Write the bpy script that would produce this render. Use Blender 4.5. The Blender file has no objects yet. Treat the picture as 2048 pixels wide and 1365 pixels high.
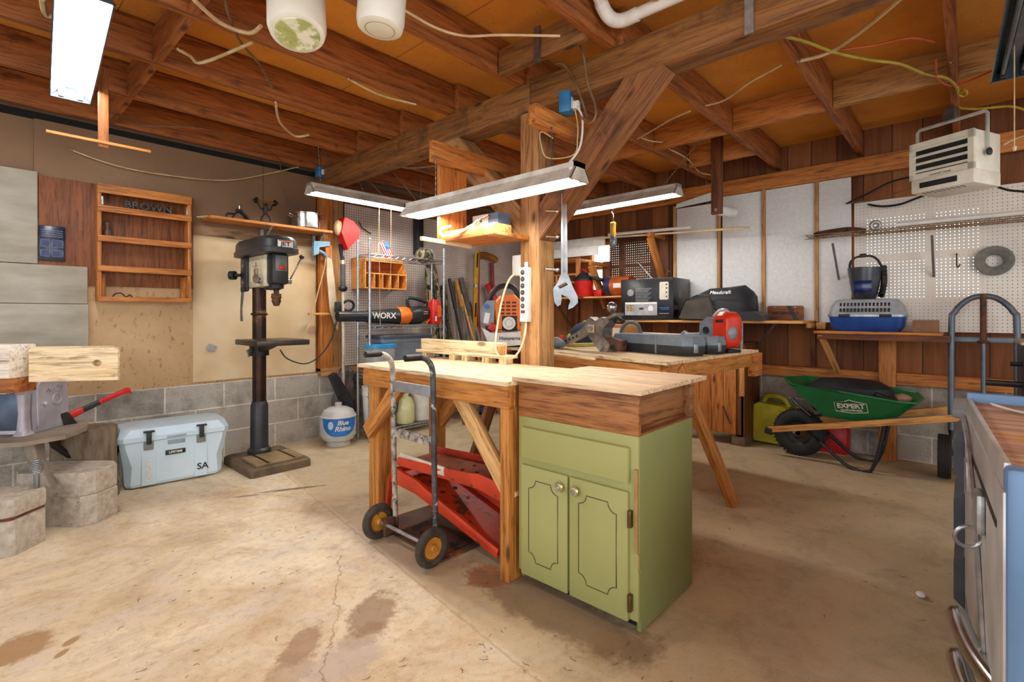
import bpy, bmesh, math, random
from mathutils import Vector, Matrix, Euler
random.seed(7)
R = math.radians
SC = bpy.context.scene
COL = SC.collection
# ---------------------------------------------------------------- camera, world, lights, exposure
cam_d = bpy.data.cameras.new('camera'); cam = bpy.data.objects.new('camera', cam_d); COL.objects.link(cam)
cam_d.sensor_width = 36.0; cam_d.lens = 998.0 / 2048 * 36.0; cam_d.shift_y = -52.5 / 2048
cam_d.clip_start = 0.02
cam.location = (0, 0, 1.15); cam.rotation_euler = (R(90), 0, R(42.4 - 90))
SC.camera = cam
SC.view_settings.view_transform = 'Standard'; SC.view_settings.look = 'None'
SC.view_settings.gamma = 1.0; SC.view_settings.use_curve_mapping = False
SC.view_settings.exposure = 0.42
SC.cycles.max_bounces = 8; SC.cycles.diffuse_bounces = 5; SC.cycles.glossy_bounces = 3
SC.cycles.transparent_max_bounces = 12; SC.cycles.sample_clamp_indirect = 6.0
SC.cycles.use_denoising = True; SC.cycles.caustics_reflective = False; SC.cycles.caustics_refractive = False
W = bpy.data.worlds.new('world'); SC.world = W; W.use_nodes = True
bg = W.node_tree.nodes['Background']; bg.inputs[0].default_value = (0.86, 0.93, 1.0, 1); bg.inputs[1].default_value = 0.8

def area(name, loc, target, sx, sy, power, col):
    d = bpy.data.lights.new(name, 'AREA'); d.shape = 'RECTANGLE'; d.size = sx; d.size_y = sy
    d.energy = power; d.color = col
    o = bpy.data.objects.new(name, d); COL.objects.link(o); o.location = loc
    o.rotation_euler = (Vector(target) - Vector(loc)).to_track_quat('-Z', 'Y').to_euler()
    return o
# daylight entering by the open garage door behind the camera
area('garage_door_daylight', (-2.6, 0.2, 1.6), (2.0, 1.6, 0.9), 3.2, 2.2, 48, (0.93, 0.96, 1.0))
area('side_fill_light', (0.9, -2.7, 1.6), (2.6, 1.6, 1.0), 2.6, 2.2, 46, (1.0, 0.97, 0.93))  # added fill lamp that brightens the right wall, not a known door

# ---------------------------------------------------------------- mesh builder
def frame_for(d):
    d = Vector(d).normalized()
    up = Vector((0, 0, 1)) if abs(d.z) < 0.95 else Vector((0, 1, 0))
    a = d.cross(up).normalized(); b = a.cross(d).normalized()
    return a, b
def catmull(pts, n=6, closed=False):
    pts = [Vector(p) for p in pts]
    if len(pts) < 3: return pts
    out = []; m = len(pts); rng = m if closed else m - 1
    for i in range(rng):
        if closed: p0, p1, p2, p3 = pts[(i-1) % m], pts[i], pts[(i+1) % m], pts[(i+2) % m]
        else: p0, p1, p2, p3 = pts[max(i-1, 0)], pts[i], pts[i+1], pts[min(i+2, m-1)]
        for k in range(n):
            t = k / n
            out.append(0.5*((2*p1) + (-p0+p2)*t + (2*p0-5*p1+4*p2-p3)*t*t + (-p0+3*p1-3*p2+p3)*t**3))
    if not closed: out.append(pts[-1])
    return out
class MB:
    def __init__(s): s.bm = bmesh.new()
    def xf(s, vs, m):
        for v in vs: v.co = m @ v.co
    def box(s, c, d, rot=None, bev=0.0, seg=2):
        r = bmesh.ops.create_cube(s.bm, size=1.0); vs = r['verts']
        for v in vs: v.co = Vector((v.co.x*d[0], v.co.y*d[1], v.co.z*d[2]))
        if bev > 0:
            es = list({e for v in vs for e in v.link_edges})
            rr = bmesh.ops.bevel(s.bm, geom=es, offset=min(bev, min(d)*0.45), segments=seg, affect='EDGES', profile=0.5)
            vs = list({v for f in rr['faces'] for v in f.verts} | {v for v in vs if v.is_valid})
            seen = set(vs); st = list(vs)
            while st:
                v = st.pop()
                for e in v.link_edges:
                    o = e.other_vert(v)
                    if o not in seen: seen.add(o); st.append(o)
            vs = list(seen)
        m = Matrix.Translation(Vector(c))
        if rot is not None: m = m @ (rot if isinstance(rot, Matrix) else Euler([R(a) for a in rot]).to_matrix().to_4x4())
        s.xf(vs, m); return s
    def bx(s, x0, x1, y0, y1, z0, z1, bev=0.0):
        return s.box(((x0+x1)/2, (y0+y1)/2, (z0+z1)/2), (abs(x1-x0), abs(y1-y0), abs(z1-z0)), bev=bev)
    def ring(s, c, a, b, ra, rb, n, ph=0.0):
        return [s.bm.verts.new(Vector(c) + a*(ra*math.cos(ph+2*math.pi*i/n)) + b*(rb*math.sin(ph+2*math.pi*i/n))) for i in range(n)]
    def skin(s, rings, cap0=True, cap1=True, closed=False):
        n = len(rings[0]); L = len(rings)
        for k in range(L if closed else L-1):
            A, B = rings[k], rings[(k+1) % L]
            for i in range(n):
                try: s.bm.faces.new((A[i], A[(i+1) % n], B[(i+1) % n], B[i]))
                except ValueError: pass
        if not closed:
            if cap0: s.bm.faces.new(list(reversed(rings[0])))
            if cap1: s.bm.faces.new(rings[-1])
        return s
    def cyl(s, p0, p1, r0, r1=None, n=16, caps=True):
        r1 = r0 if r1 is None else r1
        a, b = frame_for(Vector(p1)-Vector(p0))
        return s.skin([s.ring(p0, a, b, r0, r0, n), s.ring(p1, a, b, r1, r1, n)], caps, caps)
    def tube(s, pts, r, n=8, smooth=6, closed=False, flat=1.0):
        P = catmull(pts, smooth, closed) if smooth > 1 else [Vector(p) for p in pts]
        rings = []; L = len(P); a = None
        for i, p in enumerate(P):
            if closed: d = P[(i+1) % L] - P[(i-1) % L]
            else: d = P[min(i+1, L-1)] - P[max(i-1, 0)]
            if d.length < 1e-9: d = Vector((0, 0, 1))
            d.normalize()
            if a is None: a, b = frame_for(d)
            else:
                a = (a - d*a.dot(d))
                if a.length < 1e-6: a, b = frame_for(d)
                a.normalize(); b = d.cross(a).normalized()
            rr = r(i/(L-1)) if callable(r) else r
            rings.append(s.ring(p, a, b, rr, rr*flat, n))
        return s.skin(rings, closed=closed)
    def lathe(s, prof, c=(0, 0, 0), n=24, axis=(0, 0, 1), caps=True, sq=None):
        d = Vector(axis).normalized(); a, b = frame_for(d); rings = []
        for r, h in prof:
            rings.append(s.ring(Vector(c)+d*h, a, b, max(r, 1e-4), max(r, 1e-4)*(sq or 1), n))
        return s.skin(rings, caps, caps)
    def prism(s, pts, t, m=None):
        """polygon in XY extruded from z=0 to z=t"""
        A = [s.bm.verts.new((p[0], p[1], 0)) for p in pts]; B = [s.bm.verts.new((p[0], p[1], t)) for p in pts]
        s.skin([A, B])
        if m is not None: s.xf(A+B, m)
        return s
    def xz(s, pts, y0, y1):
        """polygon in XZ extruded along Y"""
        A = [s.bm.verts.new((p[0], y0, p[1])) for p in pts]; B = [s.bm.verts.new((p[0], y1, p[1])) for p in pts]
        return s.skin([A, B])
    def yz(s, pts, x0, x1):
        A = [s.bm.verts.new((x0, p[0], p[1])) for p in pts]; B = [s.bm.verts.new((x1, p[0], p[1])) for p in pts]
        return s.skin([A, B])
    def loft(s, rings, caps=True):
        return s.skin([[s.bm.verts.new(Vector(p)) for p in r] for r in rings], caps, caps)
    def sph(s, c, r, sc=(1, 1, 1), u=16, v=10, m=None):
        q = bmesh.ops.create_uvsphere(s.bm, u_segments=u, v_segments=v, radius=1.0)['verts']
        for w in q: w.co = Vector((w.co.x*r*sc[0], w.co.y*r*sc[1], w.co.z*r*sc[2]))
        if m is not None: s.xf(q, m)
        for w in q: w.co += Vector(c)
        return s
    def torus(s, c, Rr, r, axis=(0, 0, 1), n=28, k=10, sx=1.0):
        a, b = frame_for(axis); d = Vector(axis).normalized(); rings = []
        for i in range(n):
            t = 2*math.pi*i/n; o = a*math.cos(t) + b*math.sin(t)
            rings.append(s.ring(Vector(c)+o*Rr, o, d, r, r*sx, k))
        return s.skin(rings, closed=True)
    def quad(s, a, b, c, d):
        s.bm.faces.new([s.bm.verts.new(Vector(p)) for p in (a, b, c, d)]); return s
    def mesh(s, name, ang=32):
        bmesh.ops.recalc_face_normals(s.bm, faces=s.bm.faces[:])
        me = bpy.data.meshes.new(name); s.bm.to_mesh(me); s.bm.free()
        for p in me.polygons: p.use_smooth = True
        me.set_sharp_from_angle(angle=R(ang))
        return me
def rrect(w, h, r, n=4, cx=0.0, cy=0.0):
    out = []
    for (sx, sy, a0) in ((1, 1, 0), (-1, 1, 90), (-1, -1, 180), (1, -1, 270)):
        for i in range(n+1):
            a = R(a0 + 90*i/n); out.append((cx + sx*(w/2-r) + r*math.cos(a), cy + sy*(h/2-r) + r*math.sin(a)))
    return out
# ---------------------------------------------------------------- object helpers
def link(name, me, mat, parent=None, loc=(0, 0, 0), rot=(0, 0, 0)):
    o = bpy.data.objects.new(name, me); COL.objects.link(o)
    if mat is not None: o.data.materials.append(mat)
    o.location = loc
    if isinstance(rot, Matrix): o.rotation_euler = rot.to_euler()
    else: o.rotation_euler = [R(a) for a in rot]
    if parent is not None: o.parent = parent
    return o
def TH(name, label, cat, loc=(0, 0, 0), rz=0, group=None, rot=None):
    o = bpy.data.objects.new(name, None); COL.objects.link(o); o.empty_display_size = 0.05
    o.location = loc; o.rotation_euler = [R(a) for a in rot] if rot else (0, 0, R(rz))
    o['label'] = label; o['category'] = cat
    if group: o['group'] = group
    return o
def PT(name, mb, mat, parent, loc=(0, 0, 0), rot=(0, 0, 0), label=None, ang=32):
    o = link(name, mb.mesh(name, ang), mat, parent, loc, rot)
    if label: o['label'] = label
    return o
def OB(name, mb, mat, label, cat, loc=(0, 0, 0), rot=(0, 0, 0), group=None, ang=32):
    o = link(name, mb.mesh(name, ang), mat, None, loc, rot)
    o['label'] = label; o['category'] = cat
    if group: o['group'] = group
    return o
def ST(name, mb, mat, parent=None, loc=(0, 0, 0), rot=(0, 0, 0)):
    o = link(name, mb.mesh(name), mat, parent, loc, rot)
    if parent is None: o['kind'] = 'structure'
    return o
def board_m(p0, p1, up=(0, 0, 1)):
    p0, p1 = Vector(p0), Vector(p1); x = (p1-p0).normalized(); up = Vector(up)
    y = up.cross(x)
    if y.length < 1e-4: y = Vector((0, 1, 0)).cross(x)
    y.normalize(); z = x.cross(y)
    m = Matrix((x, y, z)).transposed().to_4x4(); m.translation = (p0+p1)/2
    return m, (p1-p0).length
def board(p0, p1, w, t, up=(0, 0, 1), bev=0.002):
    """box along local X from p0 to p1, w across (local Y), t in the up direction (local Z); returns (MB, matrix)"""
    m, L = board_m(p0, p1, up)
    return MB().box((0, 0, 0), (L, w, t), bev=bev), m
def bpart(name, p0, p1, w, t, mat, parent, up=(0, 0, 1), bev=0.002, label=None):
    mb, m = board(p0, p1, w, t, up, bev); o = link(name, mb.mesh(name), mat, parent); o.matrix_basis = m
    if label: o['label'] = label
    return o
def bthing(name, p0, p1, w, t, mat, label, cat, up=(0, 0, 1), bev=0.003, group=None, structure=False):
    mb, m = board(p0, p1, w, t, up, bev); o = link(name, mb.mesh(name), mat); o.matrix_basis = m
    if structure: o['kind'] = 'structure'
    else:
        o['label'] = label; o['category'] = cat
        if group: o['group'] = group
    return o
def text_part(name, s, size, mat, parent, m, ext=0.0006, align='CENTER', shear=0.0, sx=1.0, bold=0.0, label=None, space=1.0):
    cu = bpy.data.curves.new('t', 'FONT'); cu.body = s; cu.size = size; cu.extrude = ext; cu.align_x = align; cu.align_y = 'CENTER'
    cu.shear = shear; cu.offset = bold; cu.resolution_u = 3; cu.space_character = space
    to = bpy.data.objects.new('t', cu); COL.objects.link(to)
    me = bpy.data.meshes.new_from_object(to.evaluated_get(bpy.context.evaluated_depsgraph_get()))
    bpy.data.objects.remove(to); me.name = name
    me.materials.clear()
    for v in me.vertices: v.co.x *= sx
    o = link(name, me, mat, parent); o.matrix_basis = m
    if label: o['label'] = label
    return o
def face_m(loc, normal, up=(0, 0, 1)):
    """matrix whose local Z is the normal, local Y up: for lettering and plates"""
    z = Vector(normal).normalized(); u = Vector(up); x = u.cross(z).normalized(); y = z.cross(x)
    m = Matrix((x, y, z)).transposed().to_4x4(); m.translation = Vector(loc); return m
# ---------------------------------------------------------------- materials
MATS = {}
def nt(name):
    m = bpy.data.materials.new(name); m.use_nodes = True; t = m.node_tree
    return m, t, t.nodes['Principled BSDF']
def N(t, typ, **kw):
    n = t.nodes.new(typ)
    for k, v in kw.items(): setattr(n, k, v)
    return n
def rgba(c): return (c[0], c[1], c[2], 1)
def S(h):
    """sRGB hex to linear"""
    v = [int(h[i:i+2], 16)/255 for i in (0, 2, 4)]
    return tuple(x/12.92 if x <= 0.04045 else ((x+0.055)/1.055)**2.4 for x in v)
def coords(t, scale=(1, 1, 1), world=False):
    tc = N(t, 'ShaderNodeTexCoord'); mp = N(t, 'ShaderNodeMapping')
    if world:
        g = N(t, 'ShaderNodeNewGeometry'); t.links.new(g.outputs['Position'], mp.inputs[0])
    else: t.links.new(tc.outputs['Object'], mp.inputs[0])
    mp.inputs['Scale'].default_value = scale
    return mp
def ramp(t, src, stops):
    r = N(t, 'ShaderNodeValToRGB'); t.links.new(src, r.inputs[0]); cr = r.color_ramp
    while len(cr.elements) < len(stops): cr.elements.new(0.5)
    for e, (p, c) in zip(cr.elements, stops): e.position = p; e.color = rgba(c) if len(c) == 3 else c
    return r
def mixc(t, fac, a, b, mode='MIX'):
    x = N(t, 'ShaderNodeMix', data_type='RGBA', blend_type=mode)
    if isinstance(fac, (int, float)): x.inputs[0].default_value = fac
    else: t.links.new(fac, x.inputs[0])
    for i, v in ((6, a), (7, b)):
        if isinstance(v, tuple): x.inputs[i].default_value = rgba(v)
        else: t.links.new(v, x.inputs[i])
    return x.outputs[2]
def noise(t, vec, scale, detail=4, rough=0.55, dist=0.0):
    n = N(t, 'ShaderNodeTexNoise'); t.links.new(vec, n.inputs['Vector'])
    n.inputs['Scale'].default_value = scale; n.inputs['Detail'].default_value = detail
    n.inputs['Roughness'].default_value = rough; n.inputs['Distortion'].default_value = dist
    return n.outputs['Fac']
def bump(t, b, h, strength=0.2, dist=0.01):
    n = N(t, 'ShaderNodeBump'); n.inputs['Strength'].default_value = strength; n.inputs['Distance'].default_value = dist
    t.links.new(h, n.inputs['Height']); t.links.new(n.outputs[0], b.inputs['Normal'])
def plain(name, c, c2=None, rough=0.5, metal=0.0, scale=12.0, bmp=0.0, spots=None, spot_amt=0.62, spot_scale=9.0, coat=0.0, stretch=(1, 1, 1), trans=0.0):
    if name in MATS: return MATS[name]
    m, t, b = nt(name); MATS[name] = m
    c = S(c) if isinstance(c, str) else c
    c2 = S(c2) if isinstance(c2, str) else (c2 or tuple(x*0.86 for x in c))
    mp = coords(t, stretch); f = noise(t, mp.outputs[0], scale)
    col = ramp(t, f, [(0.3, c2), (0.7, c)]).outputs[0]
    if spots:
        sp = S(spots) if isinstance(spots, str) else spots
        f2 = noise(t, mp.outputs[0], spot_scale, 8, 0.7)
        mk = ramp(t, f2, [(spot_amt, (0, 0, 0)), (spot_amt+0.05, (1, 1, 1))]).outputs[0]
        col = mixc(t, mk, col, sp)
    t.links.new(col, b.inputs['Base Color'])
    b.inputs['Roughness'].default_value = rough; b.inputs['Metallic'].default_value = metal
    b.inputs['Coat Weight'].default_value = coat
    if trans: b.inputs['Transmission Weight'].default_value = trans
    if bmp: bump(t, b, f, bmp, 0.004)
    return m
def wood(name, light, dark, axis='X', scale=1.0, rough=0.62, knots=True, contrast=1.0, blotch=None, blotch_amt=0.6):
    key = name + axis
    if key in MATS: return MATS[key]
    m, t, b = nt(key); MATS[key] = m
    L, D = S(light), S(dark)
    st = {'X': (1.1, 16, 16), 'Y': (16, 1.1, 16), 'Z': (16, 16, 1.1)}[axis]
    mp = coords(t, tuple(x*scale for x in st))
    f1 = noise(t, mp.outputs[0], 1.6, 5, 0.6, 1.2)
    f2 = noise(t, mp.outputs[0], 9.0, 3, 0.5, 0.2)
    a = N(t, 'ShaderNodeMath', operation='MULTIPLY_ADD'); a.inputs[1].default_value = 0.35
    t.links.new(f2, a.inputs[0]); t.links.new(f1, a.inputs[2])
    col = ramp(t, a.outputs[0], [(0.62-0.15/contrast, D), (0.62+0.13/contrast, L)]).outputs[0]
    f4 = noise(t, mp.outputs[0], 3.4, 7, 0.72, 0.6)
    col = mixc(t, 1.0, col, ramp(t, f4, [(0.36, (0.42, 0.36, 0.30)), (0.50, (1, 1, 1)), (0.72, (1.0, 1.0, 1.0))]).outputs[0], 'MULTIPLY')
    if knots:
        mk = coords(t, {'X': (2.6, 7, 7), 'Y': (7, 2.6, 7), 'Z': (7, 7, 2.6)}[axis])
        v = N(t, 'ShaderNodeTexVoronoi'); v.inputs['Scale'].default_value = 1.0; t.links.new(mk.outputs[0], v.inputs['Vector'])
        kk = ramp(t, v.outputs['Distance'], [(0.07, (1, 1, 1)), (0.14, (0, 0, 0))]).outputs[0]
        col = mixc(t, kk, col, tuple(x*0.35 for x in D))
    if blotch:
        f3 = noise(t, coords(t, (1, 1, 1)).outputs[0], 4.5, 7, 0.68)
        kk = ramp(t, f3, [(blotch_amt, (0, 0, 0)), (blotch_amt+0.12, (0.8, 0.8, 0.8))]).outputs[0]
        col = mixc(t, kk, col, S(blotch))
    t.links.new(col, b.inputs['Base Color']); b.inputs['Roughness'].default_value = rough
    bump(t, b, a.outputs[0], 0.25, 0.003)
    return m
def emit(name, c, strength):
    if name in MATS: return MATS[name]
    m = bpy.data.materials.new(name); m.use_nodes = True; t = m.node_tree; t.nodes.clear()
    e = N(t, 'ShaderNodeEmission'); e.inputs[0].default_value = rgba(c); e.inputs[1].default_value = strength
    o = N(t, 'ShaderNodeOutputMaterial'); t.links.new(e.outputs[0], o.inputs[0]); MATS[name] = m
    return m
def sep(t, src):
    s = N(t, 'ShaderNodeSeparateXYZ'); t.links.new(src, s.inputs[0]); return s
def mth(t, op, a, b=None, c=None):
    n = N(t, 'ShaderNodeMath', operation=op)
    for i, v in enumerate((a, b, c)):
        if v is None: continue
        if isinstance(v, (int, float)): n.inputs[i].default_value = v
        else: t.links.new(v, n.inputs[i])
    return n.outputs[0]
def pegboard(name, c, c2, plane='YZ', pitch=0.0254, hole=0.13, see=False, dirt=None):
    m, t, b = nt(name); mp = coords(t); s = sep(t, mp.outputs[0])
    u = s.outputs['Y' if plane == 'YZ' else 'X']; v = s.outputs['Z']
    fu = mth(t, 'SUBTRACT', mth(t, 'FRACT', mth(t, 'DIVIDE', mth(t, 'ADD', u, 10), pitch)), 0.5)
    fv = mth(t, 'SUBTRACT', mth(t, 'FRACT', mth(t, 'DIVIDE', mth(t, 'ADD', v, 10), pitch)), 0.5)
    d = mth(t, 'SQRT', mth(t, 'ADD', mth(t, 'POWER', fu, 2), mth(t, 'POWER', fv, 2)))
    mask = mth(t, 'LESS_THAN', d, hole)
    f = noise(t, mp.outputs[0], 2.5, 6, 0.65)
    col = ramp(t, f, [(0.3, S(c2)), (0.62, S(c))]).outputs[0]
    b.inputs['Roughness'].default_value = 0.7
    if see:
        t.links.new(col, b.inputs['Base Color'])
        tr = N(t, 'ShaderNodeBsdfTransparent'); mx = N(t, 'ShaderNodeMixShader')
        t.links.new(mask, mx.inputs[0]); t.links.new(b.outputs[0], mx.inputs[1]); t.links.new(tr.outputs[0], mx.inputs[2])
        t.links.new(mx.outputs[0], t.nodes['Material Output'].inputs[0])
    else:
        t.links.new(mixc(t, mask, col, (0.02, 0.012, 0.01)), b.inputs['Base Color'])
    return m
def block_wall(name, plane, z_top=None):
    m, t, b = nt(name); mp = coords(t); s = sep(t, mp.outputs[0])
    cb = N(t, 'ShaderNodeCombineXYZ'); t.links.new(s.outputs['Y' if plane == 'YZ' else 'X'], cb.inputs[0]); t.links.new(s.outputs['Z'], cb.inputs[1])
    br = N(t, 'ShaderNodeTexBrick'); t.links.new(cb.outputs[0], br.inputs[0])
    br.inputs['Scale'].default_value = 1.0; br.inputs['Mortar Size'].default_value = 0.006; br.inputs['Mortar Smooth'].default_value = 0.2
    br.inputs['Brick Width'].default_value = 0.4064; br.inputs['Row Height'].default_value = 0.2
    br.inputs['Color1'].default_value = rgba(S('b8b1a6')); br.inputs['Color2'].default_value = rgba(S('a39d94')); br.inputs['Mortar'].default_value = rgba(S('ded8cc'))
    f = noise(t, mp.outputs[0], 3.5, 6, 0.7); f2 = noise(t, mp.outputs[0], 90, 3, 0.6)
    col = mixc(t, 0.8, br.outputs['Color'], ramp(t, f, [(0.32, S('8d8478')), (0.56, S('ffffff'))]).outputs[0], 'MULTIPLY')
    col = mixc(t, ramp(t, f2, [(0.58, (0, 0, 0)), (0.68, (0.5, 0.5, 0.5))]).outputs[0], col, S('5a5650'))
    t.links.new(col, b.inputs['Base Color']); b.inputs['Roughness'].default_value = 0.9
    h = mth(t, 'SUBTRACT', mth(t, 'MULTIPLY', f2, 0.3), br.outputs['Fac']); bump(t, b, h, 0.5, 0.006)
    return m
def concrete_floor():
    m, t, b = nt('concrete_floor_mat'); mp = coords(t); s = sep(t, mp.outputs[0])
    f1 = noise(t, mp.outputs[0], 1.3, 9, 0.66, 0.8); f2 = noise(t, coords(t, (3.0, 4.0, 1)).outputs[0], 1.5, 8, 0.7, 1.0)
    f3 = noise(t, mp.outputs[0], 22, 8, 0.75); f4 = noise(t, mp.outputs[0], 120, 2, 0.5); f6 = noise(t, mp.outputs[0], 4.2, 8, 0.7, 0.5)
    col = ramp(t, f1, [(0.34, S('b29b7a')), (0.47, S('d3bf9c')), (0.60, S('e6d8ba'))]).outputs[0]
    col = mixc(t, ramp(t, f2, [(0.44, (0, 0, 0)), (0.66, (0.75, 0.75, 0.75))]).outputs[0], col, S('cfc6b6'))
    col = mixc(t, ramp(t, f6, [(0.52, (0, 0, 0)), (0.68, (0.55, 0.55, 0.55))]).outputs[0], col, S('b08f62'))
    col = mixc(t, 1.0, col, ramp(t, f3, [(0.30, (0.72, 0.68, 0.62)), (0.5, (1, 1, 1)), (0.75, (1.0, 1.0, 1.0))]).outputs[0], 'MULTIPLY')
    # beyond an old slab joint the concrete is browner and dirtier
    fx = mth(t, 'SUBTRACT', mth(t, 'SUBTRACT', s.outputs['X'], 1.22), mth(t, 'MULTIPLY', mth(t, 'SUBTRACT', s.outputs['Y'], 1.06), 0.13))
    fx = mth(t, 'ADD', fx, mth(t, 'MULTIPLY', mth(t, 'SUBTRACT', f3, 0.5), 0.05))
    far = ramp(t, fx, [(0.0, (0, 0, 0)), (0.03, (0.55, 0.55, 0.55)), (0.9, (0.66, 0.66, 0.66))]).outputs[0]
    col = mixc(t, far, col, mixc(t, ramp(t, f6, [(0.35, (0, 0, 0)), (0.65, (1, 1, 1))]).outputs[0], S('8b7a58'), S('c2ae8a')))
    def stain(cx, cy, rx, ry, ang, c, amt, edge):
        nonlocal col
        ca, sa = math.cos(R(ang)), math.sin(R(ang)); X = mth(t, 'SUBTRACT', s.outputs['X'], cx); Y = mth(t, 'SUBTRACT', s.outputs['Y'], cy)
        dx = mth(t, 'DIVIDE', mth(t, 'ADD', mth(t, 'MULTIPLY', X, ca), mth(t, 'MULTIPLY', Y, sa)), rx)
        dy = mth(t, 'DIVIDE', mth(t, 'SUBTRACT', mth(t, 'MULTIPLY', Y, ca), mth(t, 'MULTIPLY', X, sa)), ry)
        d = mth(t, 'SQRT', mth(t, 'ADD', mth(t, 'POWER', dx, 2), mth(t, 'POWER', dy, 2)))
        d = mth(t, 'ADD', d, mth(t, 'MULTIPLY', mth(t, 'SUBTRACT', f6, 0.5), 2.4*edge)); d = mth(t, 'ADD', d, mth(t, 'MULTIPLY', mth(t, 'SUBTRACT', f3, 0.5), 1.4*edge))
        k = ramp(t, d, [(0.70, (amt, amt, amt)), (1.0, (0, 0, 0))]).outputs[0]; col = mixc(t, k, col, S(c))
    for a in STAINS: stain(*a)
    cx = mth(t, 'ADD', mth(t, 'SUBTRACT', s.outputs['Y'], mth(t, 'MULTIPLY', s.outputs['X'], 1.55)), mth(t, 'MULTIPLY', mth(t, 'SUBTRACT', f6, 0.5), 0.35))
    dd = mth(t, 'ABSOLUTE', mth(t, 'SUBTRACT', cx, 0.32)); k = mth(t, 'MULTIPLY', mth(t, 'LESS_THAN', dd, 0.005), mth(t, 'LESS_THAN', s.outputs['X'], 1.22))
    col = mixc(t, mth(t, 'MULTIPLY', k, 0.6), col, S('7d5636'))
    jd = mth(t, 'ABSOLUTE', fx); col = mixc(t, mth(t, 'MULTIPLY', mth(t, 'LESS_THAN', jd, 0.006), 0.35), col, S('8f7652'))
    sp = ramp(t, f4, [(0.68, (0, 0, 0)), (0.72, (0.75, 0.75, 0.75))]).outputs[0]
    col = mixc(t, sp, col, S('5d4528'))
    t.links.new(col, b.inputs['Base Color']); b.inputs['Roughness'].default_value = 0.72
    bump(t, b, f3, 0.3, 0.006)
    return m
STAINS = [(1.06, 1.69, 0.17, 0.10, 30, '8a6c52', 0.75, 0.8), (0.95, 1.60, 0.10, 0.07, 0, '8a6c52', 0.5, 0.8), (0.80, 1.72, 0.14, 0.07, 35, '94765a', 0.75, 0.8), (0.70, 1.62, 0.10, 0.08, 20, '9c8068', 0.6, 0.9), (0.84, 1.52, 0.16, 0.10, 0, 'b3a59c', 0.6, 0.8),
          (0.12, 2.41, 0.12, 0.10, 30, '9b7340', 0.8, 0.5), (0.25, 2.33, 0.035, 0.02, 40, '9b7340', 0.8, 0.3), (0.22, 2.27, 0.03, 0.015, 40, '9b7340', 0.8, 0.3),
          (1.45, 3.29, 0.26, 0.022, -27, '5f4d35', 0.85, 0.6), (1.20, 3.38, 0.10, 0.02, -27, '6e5a40', 0.7, 0.6), (1.56, 1.56, 0.13, 0.10, 30, 'a5602a', 0.7, 0.7), (1.55, 1.20, 0.16, 0.5, 0, '6e5538', 0.6, 0.5)]
M_pine = lambda a='X': wood('pine', 'dea560', 'b57434', a)
M_pale = lambda a='X': wood('pale_pine', 'f0dcb4', 'dcbd88', a, contrast=1.2)
M_orange = lambda a='X': wood('orange_pine', 'c98038', '9c5520', a)
M_joist = lambda a='X': wood('joist_wood', 'ab662e', '733e19', a, blotch='48270f', blotch_amt=0.62)
M_beam = lambda a='X': wood('old_beam', '94622f', '66401c', a, blotch='4f351b', blotch_amt=0.55)
M_post = lambda a='X': wood('post_wood', 'bb8c58', '90653a', a, blotch='7d4f28', blotch_amt=0.60)
M_brown = lambda a='X': wood('brown_board', '7a4520', '522c12', a, blotch='38200e', blotch_amt=0.6)
M_steel = plain('steel', '9a9c9e', '6c6e70', 0.35, 0.9)
M_chrome = plain('chrome', 'd8dadb', 'b9bbbd', 0.16, 1.0)
M_galv = plain('galvanised', 'b9bcbe', '8f9395', 0.4, 0.8, 30)
M_black = plain('black_plastic', '23252a', '17191c', 0.45)
M_dark = plain('dark_iron', '35312f', '211e1d', 0.5, 0.5, 20, 0.2)
M_rust = plain('rusty_iron', '6d4630', '3a2a22', 0.7, 0.35, 14, 0.3, '2a2422', 0.55)
M_white = plain('white_plastic', 'e9e8e4', 'd5d3cc', 0.45)
M_rubber = plain('rubber', '2b2b2b', '1d1d1d', 0.8, 0, 40, 0.2)
M_red = plain('red_plastic', 'cf1f1a', 'a81612', 0.42)
M_orangep = plain('orange_plastic', 'ee7a1d', 'd4650f', 0.4)
M_cable = plain('cream_cable', 'd9c39a', 'b99c6c', 0.6)
M_ycable = plain('yellow_cable', 'b9a02c', '957d1a', 0.6)
M_chain = plain('chain_metal', 'a59a8a', '6d655a', 0.45, 0.8)
# ================================================================ ROOM
XB, YA, ZJ, ZS = 5.05, 4.48, 2.48, 2.69      # right wall, left wall, joist underside, sheathing
ST('floor', MB().bx(-3.2, 5.3, -3.2, 4.8, -0.1, 0.0), concrete_floor())
mt, t, b = nt('sheathing_mat'); mp = coords(t)
f = noise(t, mp.outputs[0], 1.6, 5, 0.6); f2 = noise(t, mp.outputs[0], 70, 3, 0.6)
c = ramp(t, f, [(0.3, S('c47a26')), (0.7, S('e59e3e'))]).outputs[0]
c = mixc(t, ramp(t, f2, [(0.60, (0, 0, 0)), (0.72, (0.6, 0.6, 0.6))]).outputs[0], c, S('7c4a18'))
s_ = sep(t, mp.outputs[0]); jx = mth(t, 'LESS_THAN', mth(t, 'ABSOLUTE', mth(t, 'SUBTRACT', mth(t, 'FRACT', mth(t, 'DIVIDE', mth(t, 'ADD', s_.outputs['X'], 9.85), 1.22)), 0.5)), 0.003)
c = mixc(t, mth(t, 'MULTIPLY', jx, 0.6), c, S('5c3410'))
t.links.new(c, b.inputs['Base Color']); b.inputs['Roughness'].default_value = 0.9
ST('ceiling', MB().bx(-3.2, 5.3, -3.2, 4.8, ZS, ZS+0.04), mt)
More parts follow.
